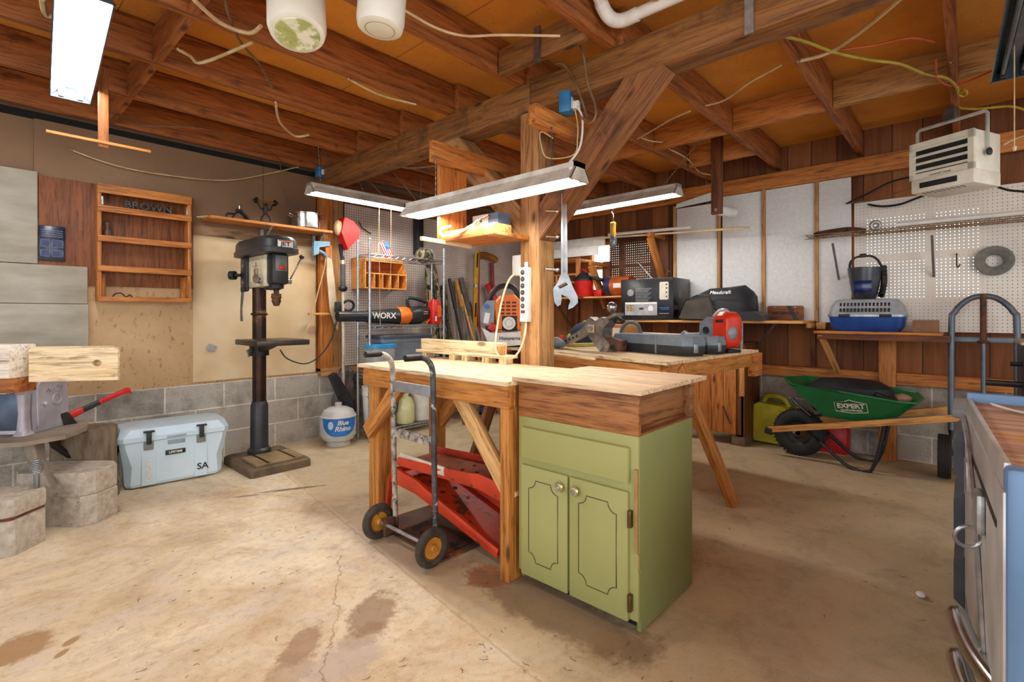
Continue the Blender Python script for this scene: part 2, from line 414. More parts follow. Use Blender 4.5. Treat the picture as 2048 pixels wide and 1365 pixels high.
# left wall: tan painted board above three courses of block
mt, t, b = nt('tan_board_mat'); mp = coords(t); s_ = sep(t, mp.outputs[0])
f = noise(t, mp.outputs[0], 1.3, 6, 0.6, 0.5); f2 = noise(t, coords(t, (9, 9, 5)).outputs[0], 3.2, 8, 0.72)
c = ramp(t, f, [(0.3, S('b5936a')), (0.55, S('c6a67c')), (0.72, S('d5bb95'))]).outputs[0]
up = ramp(t, mth(t, 'SUBTRACT', s_.outputs['Z'], 1.30), [(0.47, (0, 0, 0)), (0.49, (1, 1, 1))]).outputs[0]     # older, dark brown upper sheets, with light falloff painted in as extra darkness
f5 = noise(t, mp.outputs[0], 0.9, 5, 0.6)
c = mixc(t, up, c, mixc(t, f5, S('664b37'), S('a28261')))
c = mixc(t, ramp(t, f2, [(0.57, (0, 0, 0)), (0.64, (0.7, 0.7, 0.7))]).outputs[0], c, S('8a663f'))
dots = noise(t, mp.outputs[0], 46, 2, 0.5)
low = ramp(t, s_.outputs['Z'], [(0.5, (1, 1, 1)), (0.99, (0, 0, 0))]).outputs[0]
dk = mth(t, 'MULTIPLY', ramp(t, dots, [(0.66, (0, 0, 0)), (0.70, (0.8, 0.8, 0.8))]).outputs[0], low)
c = mixc(t, dk, c, S('6b4524'))
for xs in (1.73,):
    k = mth(t, 'MULTIPLY', mth(t, 'LESS_THAN', mth(t, 'ABSOLUTE', mth(t, 'SUBTRACT', s_.outputs['X'], xs)), 0.003), mth(t, 'GREATER_THAN', s_.outputs['Z'], 1.82))
    c = mixc(t, mth(t, 'MULTIPLY', k, 0.8), c, S('3c2a1a'))
t.links.new(c, b.inputs['Base Color']); b.inputs['Roughness'].default_value = 0.75; bump(t, b, f2, 0.15, 0.003)
wl = ST('wall_left', MB().bx(-1.6, 5.3, YA+0.03, YA+0.12, 0, ZS), mt)
ST('block_base', MB().bx(-1.6, 5.3, YA, YA+0.05, -0.02, 0.60), block_wall('block_left', 'XZ'), wl)
mt2 = mt
ST('wall_board', MB().bx(0.3, 2.20, YA+0.005, YA+0.04, 0.60, 2.44, 0.002), mt2, wl)
light_board = plain('light_board', 'dcc8a4', 'c3a67b', 0.7, 0, 2.0, 0, '8a6a48', 0.70, 5.0)
ST('light_panel', MB().bx(1.20, 2.19, YA-0.003, YA+0.01, 0.62, 1.775), light_board, wl)
ST('top_plate', MB().bx(-1.6, 2.6, YA-0.01, YA+0.04, 2.43, 2.47), plain('tar_paper', '171412', '0c0a09', 0.9), wl)
ST('horizontal_board', MB().bx(1.18, 2.2, YA-0.004, YA+0.012, 1.775, 1.86, 0.002), wood('tan_strip', 'a98460', '7f5f40', 'X'), wl)
# framed part of the left wall with pegboard
for x in (2.25, 2.43): pass
ST('wall_stud', MB().bx(2.215, 2.33, YA-0.06, YA+0.03, 0.62, 2.40, 0.002), M_orange('Z'), wl)
ST('wall_stud', MB().bx(2.34, 2.46, YA-0.03, YA+0.03, 0.62, 2.40, 0.002), M_post('Z'), wl)
ST('wall_plate', MB().bx(2.215, 5.0, YA-0.07, YA+0.03, 0.58, 0.65, 0.002), M_post('X'), wl)
ST('pegboard_panel', MB().bx(2.46, 5.03, YA-0.05, YA-0.045, 0.66, 2.22), pegboard('peg_left', 'cfc3bb', 'b0a096', 'XZ', hole=0.18), wl)
ST('wall_plate', MB().bx(2.46, 5.03, YA-0.06, YA+0.0, 2.22, 2.43, 0.002), M_brown('X'), wl)
# right wall
mt, t, b = nt('plank_wall_mat'); mp = coords(t, (16, 16, 1.1)); s_ = sep(t, coords(t).outputs[0])
cell = mth(t, 'FLOOR', mth(t, 'DIVIDE', mth(t, 'ADD', s_.outputs['Y'], 10), 0.19))
wn = N(t, 'ShaderNodeTexWhiteNoise', noise_dimensions='1D'); t.links.new(cell, wn.inputs['W'])
f = noise(t, mp.outputs[0], 1.5, 5, 0.6, 1.0)
c = ramp(t, f, [(0.4, S('5c3014')), (0.65, S('94562a'))]).outputs[0]
c = mixc(t, 0.55, c, ramp(t, wn.outputs['Value'], [(0, S('5a3016')), (1, S('b0723c'))]).outputs[0])
gap = mth(t, 'LESS_THAN', mth(t, 'ABSOLUTE', mth(t, 'SUBTRACT', mth(t, 'FRACT', mth(t, 'DIVIDE', mth(t, 'ADD', s_.outputs['Y'], 10), 0.19)), 0.5)), 0.485)
c = mixc(t, gap, S('140b06'), c)
t.links.new(c, b.inputs['Base Color']); b.inputs['Roughness'].default_value = 0.75; bump(t, b, f, 0.2, 0.004)
wr = ST('wall_right', MB().bx(XB, XB+0.1, -1.2, 1.0, 0.6, 1.2).bx(XB, XB+0.1, 1.0, 4.6, 0.6, 1.42).bx(XB, XB+0.1, -1.2, -0.1, 1.2, ZS).bx(XB, XB+0.1, 0.66, 1.0, 1.2, ZS)
        .bx(XB, XB+0.1, -0.1, 0.66, 1.98, ZS).bx(XB, XB+0.1, 1.0, 2.5, 1.42, ZS).bx(XB, XB+0.1, 3.34, 4.6, 1.42, ZS).bx(XB, XB+0.1, 2.5, 3.34, 1.99, ZS).bx(XB, XB+0.1, -0.1, 0.66, 1.2, 1.24), mt)
ST('block_base', MB().bx(XB-0.03, XB+0.1, -3.2, 4.6, -0.02, 0.60), block_wall('block_right', 'YZ'), wr)
ST('sill_plate', MB().bx(XB-0.10, XB, -1.2, 4.4, 0.60, 0.69, 0.003), M_orange('Y'), wr)
ST('header_board', MB().bx(XB-0.10, XB-0.06, -1.2, 4.4, 2.30, 2.44, 0.003), M_orange('Y'), wr)
for y in (0.47,): ST('wall_stud', MB().bx(XB-0.145, XB-0.05, y-0.055, y+0.055, 0.0, 1.0, 0.003), M_orange('Z'), wr)
for y in (-0.75, 1.0, 3.5, 4.0): ST('wall_stud', MB().bx(XB-0.062, XB, y-0.02, y+0.02, 0.69, 2.30, 0.002), M_brown('Z'), wr)
wpane = emit('daylight_pane', (1.0, 0.93, 0.82), 3.6)
def window(n, y0, y1, z0, z1, mull):
    w = ST(n, MB().bx(XB+0.05, XB+0.055, y0, y1, z0, z1), wpane)
    fr = MB().bx(XB-0.005, XB+0.05, y0-0.03, y0+0.005, z0-0.03, z1+0.03).bx(XB-0.005, XB+0.05, y1-0.005, y1+0.03, z0-0.03, z1+0.03)
    fr.bx(XB-0.005, XB+0.05, y0, y1, z0-0.03, z0+0.005).bx(XB-0.005, XB+0.05, y0, y1, z1-0.005, z1+0.03)
    for (a, bb) in mull: fr.bx(XB-0.002, XB+0.05, a, bb, z0, z1)
    fr.bx(XB, XB+0.05, y0, y1, (z0+z1)/2-0.02, (z0+z1)/2+0.02)
    ST('window_frame', fr, M_orange('Y'), w)
window('window_1', -0.07, 0.63, 1.27, 1.95, [(0.185, 0.245)])
window('window_2', 2.55, 3.32, 1.44, 1.97, [(2.9, 2.94)])
# ---------------------------------------------------------------- joists
gj = 'ceiling joists left of the main beam'
desc = ['against the dusty left wall', 'one bay in from the left wall', 'under the pale cable', 'behind the hanging jugs', 'meeting the beam left of the main post', 'passing above the white plastic drain pipe', 'first on the near side above the camera', 'second on the near side above the camera']
for i, y in enumerate((4.42, 3.79, 3.18, 2.55, 1.93, 1.32, 0.70, 0.08)):
    bthing('ceiling_joist', (-2.6, y, ZJ+0.10), (2.24, y, ZJ+0.10), 0.04, 0.2, M_joist('X'), 'rough brown left ceiling joist '+desc[i], 'joist', group=gj, bev=0.002)
desc = ['hidden at the left end beyond the beam', 'above the far fluorescent light beyond the beam', 'behind the upper end of the left brace', 'running from the main post to the far wall', 'running from beside the big brace to the wall', 'third from the heater, crossed by a cream cable', 'with a pale block nailed on either side', 'nearest the grey heater, with a small hook screwed in']
for i, y in enumerate((4.38, 3.75, 3.14, 2.51, 1.89, 1.28, 0.66, 0.06)):
    bthing('ceiling_joist', (2.2, y, ZJ+0.10), (XB, y, ZJ+0.10), 0.04, 0.2, M_joist('X'), 'brown ceiling joist '+desc[i], 'joist', group='ceiling joists right of the main beam', bev=0.002)
bthing('ceiling_joist', (2.2, -0.56, ZJ+0.10), (XB, -0.56, ZJ+0.10), 0.04, 0.2, M_joist('X'), 'brown ceiling joist right of the heater at the frame edge', 'joist', group='ceiling joists right of the main beam', bev=0.002)
# blocking between the joists
k = 0
ys = (4.38, 3.75, 3.14, 2.51, 1.89, 1.28, 0.66, 0.06, -0.56)
bl = ['far left behind the lights', 'second from the left wall', 'behind the left brace', 'behind the main post', 'behind the big right brace', 'with two dark knots, left of the cream cable', 'pale and grainy, under the yellow cable', 'right of the grey heater']
for i in range(8):
    bthing('joist_blocking', (3.77, ys[i]-0.022, ZJ+0.09), (3.77, ys[i+1]+0.022, ZJ+0.09), 0.04, 0.18, M_orange('X') if i < 6 else wood('tan_block', 'bb8a4e', '8f6230', 'X'), 'short wooden blocking between right joists, '+bl[i], 'blocking', group='blocking in the right ceiling')
ys = (4.42, 3.79, 3.18, 2.55, 1.93)
bl = ['against the left wall', 'second from the left wall', 'above the long ceiling light', 'nearest the hanging jugs']
for i in range(4):
    bthing('joist_blocking', (0.68, ys[i]-0.022, ZJ+0.085), (0.68, ys[i+1]+0.022, ZJ+0.085), 0.04, 0.17, M_joist('X'), 'dark wooden blocking between left joists, '+bl[i], 'blocking', group='blocking in the left ceiling')
bthing('joist_blocking', (4.42, 1.86, ZJ+0.09), (4.42, 1.30, ZJ+0.09), 0.04, 0.18, M_orange('X'), 'wooden blocking behind the hanging wooden arm near the far wall', 'blocking')
bthing('joist_blocking', (1.99, 1.90, ZJ+0.05), (1.99, 1.34, ZJ+0.05), 0.04, 0.14, M_beam('X'), 'short dark board across two joists beside the post top', 'blocking')
hg = MB().bx(-0.004, 0.004, -0.02, 0.02, 0, 0.17).bx(-0.02, 0.02, -0.02, 0.02, -0.004, 0.0)
OB('metal_strap', hg, M_steel, 'grey metal hanger strap nailed to the board by the post top', 'strap', (1.965, 1.62, ZJ-0.03))
# ---------------------------------------------------------------- main beam, post, braces
bthing('main_beam', (2.245, 4.44, 2.395), (2.245, 1.846, 2.395), 0.15, 0.17, M_beam('X'), 'dark old timber ceiling beam from the left wall to the post', 'beam', bev=0.006)
bthing('main_beam', (2.245, 1.842, 2.395), (2.245, -1.4, 2.395), 0.15, 0.17, M_beam('X'), 'dark cracked ceiling beam from the post past the big brace', 'beam', bev=0.006)
bthing('timber_post', (2.24, 1.846, 0.0), (2.24, 1.846, 2.31), 0.14, 0.14, M_post('X'), 'square brown timber post carrying the ceiling beam, behind the bench', 'post', up=(1, 0, 0), bev=0.005)
for sgn, lab in ((1, 'big dark diagonal timber brace rising right from the post'), (-1, 'diagonal timber brace rising left from the post to the beam')):
    a = 3.345 - 1.846; bb = 3.55 - 1.846; yp = 0.07
    P4 = [Vector((0, 1.846 - sgn*u, z)) for (u, z) in ((yp, a + yp), (yp, bb + yp), (2.311 - bb, 2.311), (2.311 - a, 2.311))]
    dv = Vector((0, -sgn, 1)).normalized(); xv = Vector((1, 0, 0)); zv = dv.cross(xv)
    m = Matrix((dv, xv, zv)).transposed().to_4x4(); m.translation = Vector((2.24, 1.846, 1.6)); mi = m.inverted()
    mb = MB(); A = []; B = []
    for p in P4:
        A.append(mb.bm.verts.new(mi @ (p + Vector((2.168, 0, 0))))); B.append(mb.bm.verts.new(mi @ (p + Vector((2.309, 0, 0)))))
    mb.skin([A, B]); bmesh.ops.bevel(mb.bm, geom=mb.bm.edges[:], offset=0.005, segments=2, affect='EDGES')
    o = link('timber_brace', mb.mesh('timber_brace'), wood('brace_wood', '946036', '663e21', 'X', blotch='4a2e1a', blotch_amt=0.55) if sgn == 1 else M_post('X')); o.matrix_basis = m
    o['label'] = lab; o['category'] = 'brace'
# ================================================================ LIGHT FITTINGS
tube_on = emit('lit_tube', (1.0, 0.955, 0.90), 62.0)
tube_on2 = emit('lit_tube_cool', (0.95, 0.97, 1.0), 62.0)
tube_off = plain('dark_tube', '4a4d50', '33363a', 0.12, 0.6)
refl = plain('light_reflector', 'd6d2c8', 'a29b8c', 0.5, 0.1, 9, 0, '8a7d68', 0.66, 20)
refl_dark = plain('mirror_reflector', '5d6468', '33383c', 0.2, 0.9)
def shop_light(label, p0, p1, w=0.17, h=0.085, lit=True, tubes=2, mat=None, tm=None, roll=0, group='fluorescent shop lights'):
    p0, p1 = Vector(p0), Vector(p1); L = (p1-p0).length; d = (p1-p0).normalized()
    t = TH('fluorescent_light', label, 'ceiling light', (p0+p1)/2, 0, group, rot=(roll, 0, math.degrees(math.atan2(d.y, d.x))))
    mat = mat or refl
    wb, wt = w/2, w*0.24
    mb = MB()
    sec = [(-wb, 0), (-wt, h*0.72), (-wt, h), (wt, h), (wt, h*0.72), (wb, 0), (wb-0.006, 0), (wt-0.005, h*0.70), (-wt+0.005, h*0.70), (-wb+0.006, 0)]
    mb.loft([[(x, y, z) for y, z in sec] for x in (-L/2, L/2)]); PT('reflector', mb, mat, t)
    for s in (-1, 1):
        mb = MB().loft([[(s*L/2 + o, y, z) for y, z in ((-wb, 0), (-wt, h*0.72), (-wt, h), (wt, h), (wt, h*0.72), (wb, 0))] for o in (0, -s*0.012)])
        PT('end_cap', mb, mat, t)
    for k in range(tubes):
        y = (k - (tubes-1)/2)*w*0.44
        mb = MB().cyl((-L/2+0.03, y, h*0.30), (L/2-0.03, y, h*0.30), 0.013, n=14)
        PT('fluorescent_tube', mb, (tm or tube_on) if lit else tube_off, t)
        for s in (-1, 1):
            PT('lamp_holder', MB().box((s*(L/2-0.022), y, h*0.36), (0.018, 0.024, 0.05), bev=0.003), M_white if lit else M_dark, t)
    return t
def chain(p0, p1, label):
    p0, p1 = Vector(p0), Vector(p1); L = (p1-p0).length; n = int(L/0.008)
    pts = [p0.lerp(p1, i/n) for i in range(n+1)]
    OB('hanging_chain', MB().tube(pts, lambda u: 0.0032 + 0.0022*math.sin(u*L/0.016*math.pi), n=6, smooth=1), M_chain, label, 'chain', group='chains of the shop lights')
shop_light('long shop light with dusty white hood hanging before the timber post', (1.76, 1.213, 1.72), (1.76, 2.426, 1.72), w=0.146, h=0.078, roll=0)
chain((2.02, 1.57, 2.11), (1.765, 1.375, 1.80), 'thin chain from the orange block to the middle light')
chain((1.775, 2.20, 2.02), (1.765, 2.185, 1.80), 'thin chain from the wooden board to the middle light, left end')
shop_light('shop light hanging over the left pegboard, black end cap', (1.80, 3.79, 2.10), (2.96, 3.76, 2.10), w=0.16, h=0.08)
chain((1.88, 3.79, 2.485), (1.90, 3.79, 2.175), 'twisted chain at the near end of the left wall light')
chain((2.86, 3.755, 2.485), (2.86, 3.765, 2.175), 'twisted chain at the far end of the left wall light')
shop_light('shop light beyond the post and brace, toward the plank wall', (3.80, 1.68, 2.10), (3.84, 3.0, 2.10), w=0.16, h=0.085)
chain((3.50, 1.28, 2.50), (3.80, 1.82, 2.19), 'slanting chain holding the far light behind the big brace')
shop_light('bright twin tube light near the camera at the left ceiling', (0.40, 3.74, 2.36), (0.305, 2.46, 2.36), w=0.18, h=0.09, tm=tube_on2, mat=plain('reflector_steel', '59616a', '454c54', 0.35, 0.3))
shop_light('unlit shiny light fitting with dark tubes and a pull string', (3.62, -0.17, 2.36), (2.40, -0.20, 2.36), w=0.17, h=0.09, lit=False, mat=refl_dark)
s = OB('pull_string', MB().cyl((3.28, -0.16, 2.40), (3.28, -0.16, 1.93), 0.0025, n=6).cyl((3.28, -0.16, 1.93), (3.28, -0.16, 1.91), 0.009, 0.006, n=8), M_cable, 'cream pull string with a small bell end under the unlit light', 'string')
# ---------------------------------------------------------------- boards around the post that carry the middle light
bthing('light_board', (1.76, 2.222, 2.07), (2.37, 2.222, 2.07), 0.035, 0.12, M_orange('X'), 'orange wooden board nailed across the left brace', 'board')
t = TH('hanging_shelf', 'small wooden shelf on a wide plank left of the post', 'shelf', (1.845, 2.245, 0))
PT('plank', MB().bx(0.0, 0.205, 0.0, 0.03, 1.575, 2.02, 0.003), M_orange('Z'), t)
PT('shelf_board', MB().bx(0.02, 0.315, -0.40, 0.0, 1.575, 1.60, 0.002), M_orange('Y'), t)
PT('shelf_lip', MB().bx(0.0, 0.02, -0.36, 0.0, 1.57, 1.625, 0.002), M_orange('Y'), t)
PT('shelf_block', MB().bx(0.0, 0.13, -0.44, -0.36, 1.57, 1.63, 0.004), M_pine('Y'), t)
bthing('wooden_strip', (1.666, 2.19, 1.565), (2.08, 2.24, 1.565), 0.02, 0.022, M_pale('X'), 'thin pale wooden strip poking out under the hanging shelf', 'strip')
b = TH('white_box', 'white box with a blue side on the hanging shelf', 'box', (2.07, 2.10, 1.601))
PT('box_body', MB().bx(-0.05, 0.05, -0.07, 0.06, 0, 0.13, 0.002), M_white, b)
PT('blue_panel', MB().bx(-0.051, 0.052, -0.15, -0.07, 0, 0.13, 0.002), plain('dull_blue', '6d83a0', '4d6280', 0.5), b, label='blue end of the box')
w = TH('hose_hook', 'white hose hook with a metal valve beside the shelf', 'hose', (0, 0, 0))
PT('hose', MB().tube([(1.86, 2.17, 1.655), (1.835, 2.225, 1.64), (1.825, 2.20, 1.60), (1.83, 2.10, 1.595), (1.85, 2.0, 1.63), (1.87, 1.97, 1.65)], 0.008, n=8), M_white, w)
PT('valve', MB().cyl((1.87, 1.98, 1.64), (1.87, 1.94, 1.66), 0.014, n=10).cyl((1.87, 1.97, 1.66), (1.87, 1.87, 1.675), 0.008, n=8), M_chrome, w)
bthing('outlet_board', (1.90, 1.60, 2.15), (2.46, 1.60, 2.15), 0.05, 0.10, M_orange('X'), 'short orange block across the post carrying a blue outlet box', 'board')
t = TH('outlet_box', 'blue electrical box with a white plug by the post top', 'outlet', (2.12, 1.55, 2.22), 20)
PT('box_body', MB().bx(-0.04, 0.04, -0.03, 0.03, -0.02, 0.09, 0.004), plain('box_blue', '2d7fb4', '1d5e8c', 0.4), t)
PT('outlet_face', MB().bx(-0.018, 0.03, -0.034, -0.03, 0.0, 0.06, 0.002), M_white, t)
PT('plug', MB().bx(-0.012, 0.022, -0.07, -0.034, 0.0, 0.04, 0.004), M_white, t)
OB('white_cable', MB().tube([(2.13, 1.49, 2.23), (2.15, 1.47, 2.16), (2.13, 1.47, 2.02), (2.08, 1.50, 1.93), (1.95, 1.46, 1.86), (1.85, 1.40, 1.82), (1.765, 1.34, 1.802)], 0.0055, n=8), M_white, 'white cord from the blue outlet to the middle light', 'cable')
OB('white_cable', MB().tube([(2.11, 1.49, 2.21), (2.12, 1.48, 2.13), (2.12, 1.48, 2.06), (2.10, 1.49, 1.97), (2.0, 1.58, 1.95), (1.97, 1.60, 2.02), (1.97, 1.60, 2.08), (2.02, 1.56, 2.05)], 0.003, n=6), M_cable, 'thin cream twin wire looping at the chain of the middle light', 'cable')
t = TH('outlet_box', 'blue electrical box with a cream outlet at the beam end', 'outlet', (2.16, 4.30, 2.43), 0)
PT('box_body', MB().bx(-0.045, 0.045, -0.03, 0.03, -0.045, 0.05, 0.004), plain('box_blue', '2d7fb4', '1d5e8c', 0.4), t)
PT('outlet_face', MB().bx(-0.012, 0.012, -0.034, -0.03, -0.02, 0.024, 0.002), M_white, t)
# ---------------------------------------------------------------- jugs, pipe, hanging arm, rack
milky = plain('milky_plastic', 'efece0', 'dcd9c8', 0.35, 0, 6)
M_jugcap = plain('jug_yellow', 'd9dba0', 'b7bb78', 0.4)
def jug(label, loc, rot, r=0.085, stain=False):
    t = TH('plastic_jug', label, 'jug', loc, rot=rot, group='milky jugs hanging from the ceiling')
    PT('jug_body', MB().lathe([(r*0.78, 0), (r*0.93, 0.006), (r, 0.03), (r*1.0, 0.18), (r*0.8, 0.22), (r*0.25, 0.25), (r*0.25, 0.28)], n=32), milky, t)
    PT('base_ring', MB().torus((0, 0, 0.003), r*0.62, 0.004, n=32), plain('milky_stain', 'bcb489', '8f8a5c', 0.5), t)
    if stain: PT('stained_base', MB().lathe([(r*0.76, -0.002), (r*0.74, -0.004)], n=32), plain('stain_green', 'c9cf8e', '8f9a50', 0.4, 0, 18, 0, 'e6e6d0', 0.5, 12), t, label='yellow green stained base')
    PT('wire_hanger', MB().tube([(r*0.9, 0, 0.2), (r*0.6, 0, 0.27), (0, 0, 0.31), (-r*0.6, 0, 0.27), (-r*0.9, 0, 0.2)], 0.003, n=6), M_steel, t)
jug_a = jug('milky plastic jug with yellow green stained bottom, tilted', (0.83, 1.835, 2.19), (0, 16, 70), 0.103, True)
jug('milky plastic jug with a plain whitish bottom, right of its neighbour', (1.03, 1.60, 2.20), (3, 3, 0), 0.086)
t = TH('drain_pipe', 'white plastic drain pipe elbow along the beam', 'pipe', (0, 0, 0))
PT('long_pipe', MB().cyl((2.10, 1.16, 2.545), (2.10, -0.6, 2.545), 0.027, n=18), M_white, t)
PT('elbow', MB().tube([(1.98, 1.255, 2.60), (2.03, 1.25, 2.56), (2.07, 1.235, 2.545), (2.10, 1.20, 2.545), (2.10, 1.13, 2.545)], 0.032, n=16), M_white, t)
PT('short_pipe', MB().cyl((1.99, 1.255, 2.592), (1.83, 1.23, 2.67), 0.027, n=18), M_white, t)
PT('pipe_coupling', MB().cyl((1.935, 1.246, 2.619), (1.88, 1.238, 2.646), 0.033, n=18), M_white, t)
OB('metal_strap', MB().box((2.16, 0.66, 2.40), (0.004, 0.035, 0.20)), M_galv, 'perforated steel strap nailed to the near face of the beam', 'strap')
t = TH('wooden_hanger', 'dark wooden arm hanging from the joists with a white tube end', 'arm', (4.38, 1.60, 0))
PT('wood_arm', MB().bx(-0.02, 0.022, -0.045, 0.045, 2.02, 2.688, 0.003), M_brown('Z'), t)
PT('white_tube', MB().cyl((0.02, -0.0, 2.06), (0.22, -0.06, 2.06), 0.045, n=20), M_white, t)
PT('bolt', MB().cyl((-0.02, 0.0, 2.055), (-0.028, 0.0, 2.055), 0.013, n=10), M_galv, t)
t = TH('hanging_rack', 'thin wooden hanger with a crossbar below the left joists', 'hanger', (0.505, 3.47, 0))
PT('hanger_strip', MB().bx(-0.022, 0.022, -0.008, 0.008, 2.06, 2.49, 0.001), M_joist('Z'), t)
PT('crossbar', MB().box((-0.01, -0.012, 2.085), (0.44, 0.012, 0.014)), M_orange('X'), t)
# ---------------------------------------------------------------- hanging unit heater
hm = plain('heater_cream', 'ece8d8', 'd8d3bf', 0.4); hd = plain('heater_dark', '25292b', '121415', 0.5)
hh = TH('unit_heater', 'cream electric shop heater with louvers hanging on a yoke', 'heater', (4.14, 0.125, 1.968), -115.4)
# local: x along the front (right), y into the box, front at y=0
t = hh
Wd, Hh, Dp = 0.345, 0.30, 0.28
PT('housing', MB().bx(-Wd/2, Wd/2, 0.012, Dp, 0.05, Hh, 0.006), hm, t)
PT('control_base', MB().bx(-Wd/2+0.02, Wd/2+0.012, -0.03, Dp-0.02, -0.03, 0.06, 0.01), hm, t)
PT('front_frame', MB().bx(-Wd/2, -Wd/2+0.03, -0.01, 0.012, 0.06, Hh).bx(Wd/2-0.03, Wd/2, -0.01, 0.012, 0.06, Hh).bx(-Wd/2, Wd/2, -0.01, 0.012, Hh-0.05, Hh).bx(-Wd/2, Wd/2, -0.01, 0.012, 0.06, 0.10), hm, t)
PT('grille_back', MB().bx(-Wd/2+0.03, Wd/2-0.03, 0.006, 0.013, 0.10, Hh-0.05), hd, t)
for i in range(4):
    PT('louver', MB().box((0, -0.008, 0.115+0.047*i), (Wd-0.06, 0.004, 0.018), rot=(50, 0, 0)), hm, t)
PT('control_panel', MB().box((0.0, -0.032, 0.015), (0.2, 0.004, 0.034)), hd, t)
for i in range(9): PT('vent_slot', MB().box((-0.10+0.026*i, 0.02, -0.0305), (0.008, 0.05, 0.002)), hd, t)
PT('yoke', MB().tube([(-Wd/2-0.012, 0.1, Hh*0.9), (-Wd/2-0.012, 0.1, Hh+0.10), (-Wd/2-0.002, 0.1, Hh+0.115), (Wd/2+0.006, 0.1, Hh+0.115), (Wd/2+0.016, 0.1, Hh+0.10), (Wd/2+0.016, 0.1, 0.16)], 0.011, n=6, smooth=1, flat=0.35), plain('yoke_grey', 'c2c2ba', 'a3a39b', 0.45), t)
PT('mounting_block', MB().bx(-0.03, 0.03, 0.08, 0.12, Hh+0.12, Hh+0.20), M_steel, t)
PT('yoke_knob', MB().lathe([(0.022, 0), (0.024, 0.012), (0.012, 0.018)], (Wd/2+0.018, 0.1, 0.165), 10, (1, 0, 0)), M_black, t)
text_part('maker_mark', 'COMFORT ZONE', 0.015, hd, t, face_m((0.0, -0.0105, 0.075), (0, -1, 0)))
OB('joist_hook', MB().tube([(3.42, 0.065, 2.478), (3.42, 0.065, 2.455), (3.43, 0.055, 2.44), (3.445, 0.07, 2.448)], 0.003, n=6), M_chrome, 'small silver screw hook under a joist beside the heater', 'hook')
M_bcable = plain('brown_cable','86684a','5f4630',0.6)
M_ocable = plain('orange_cable','c8571c','a04010',0.55)

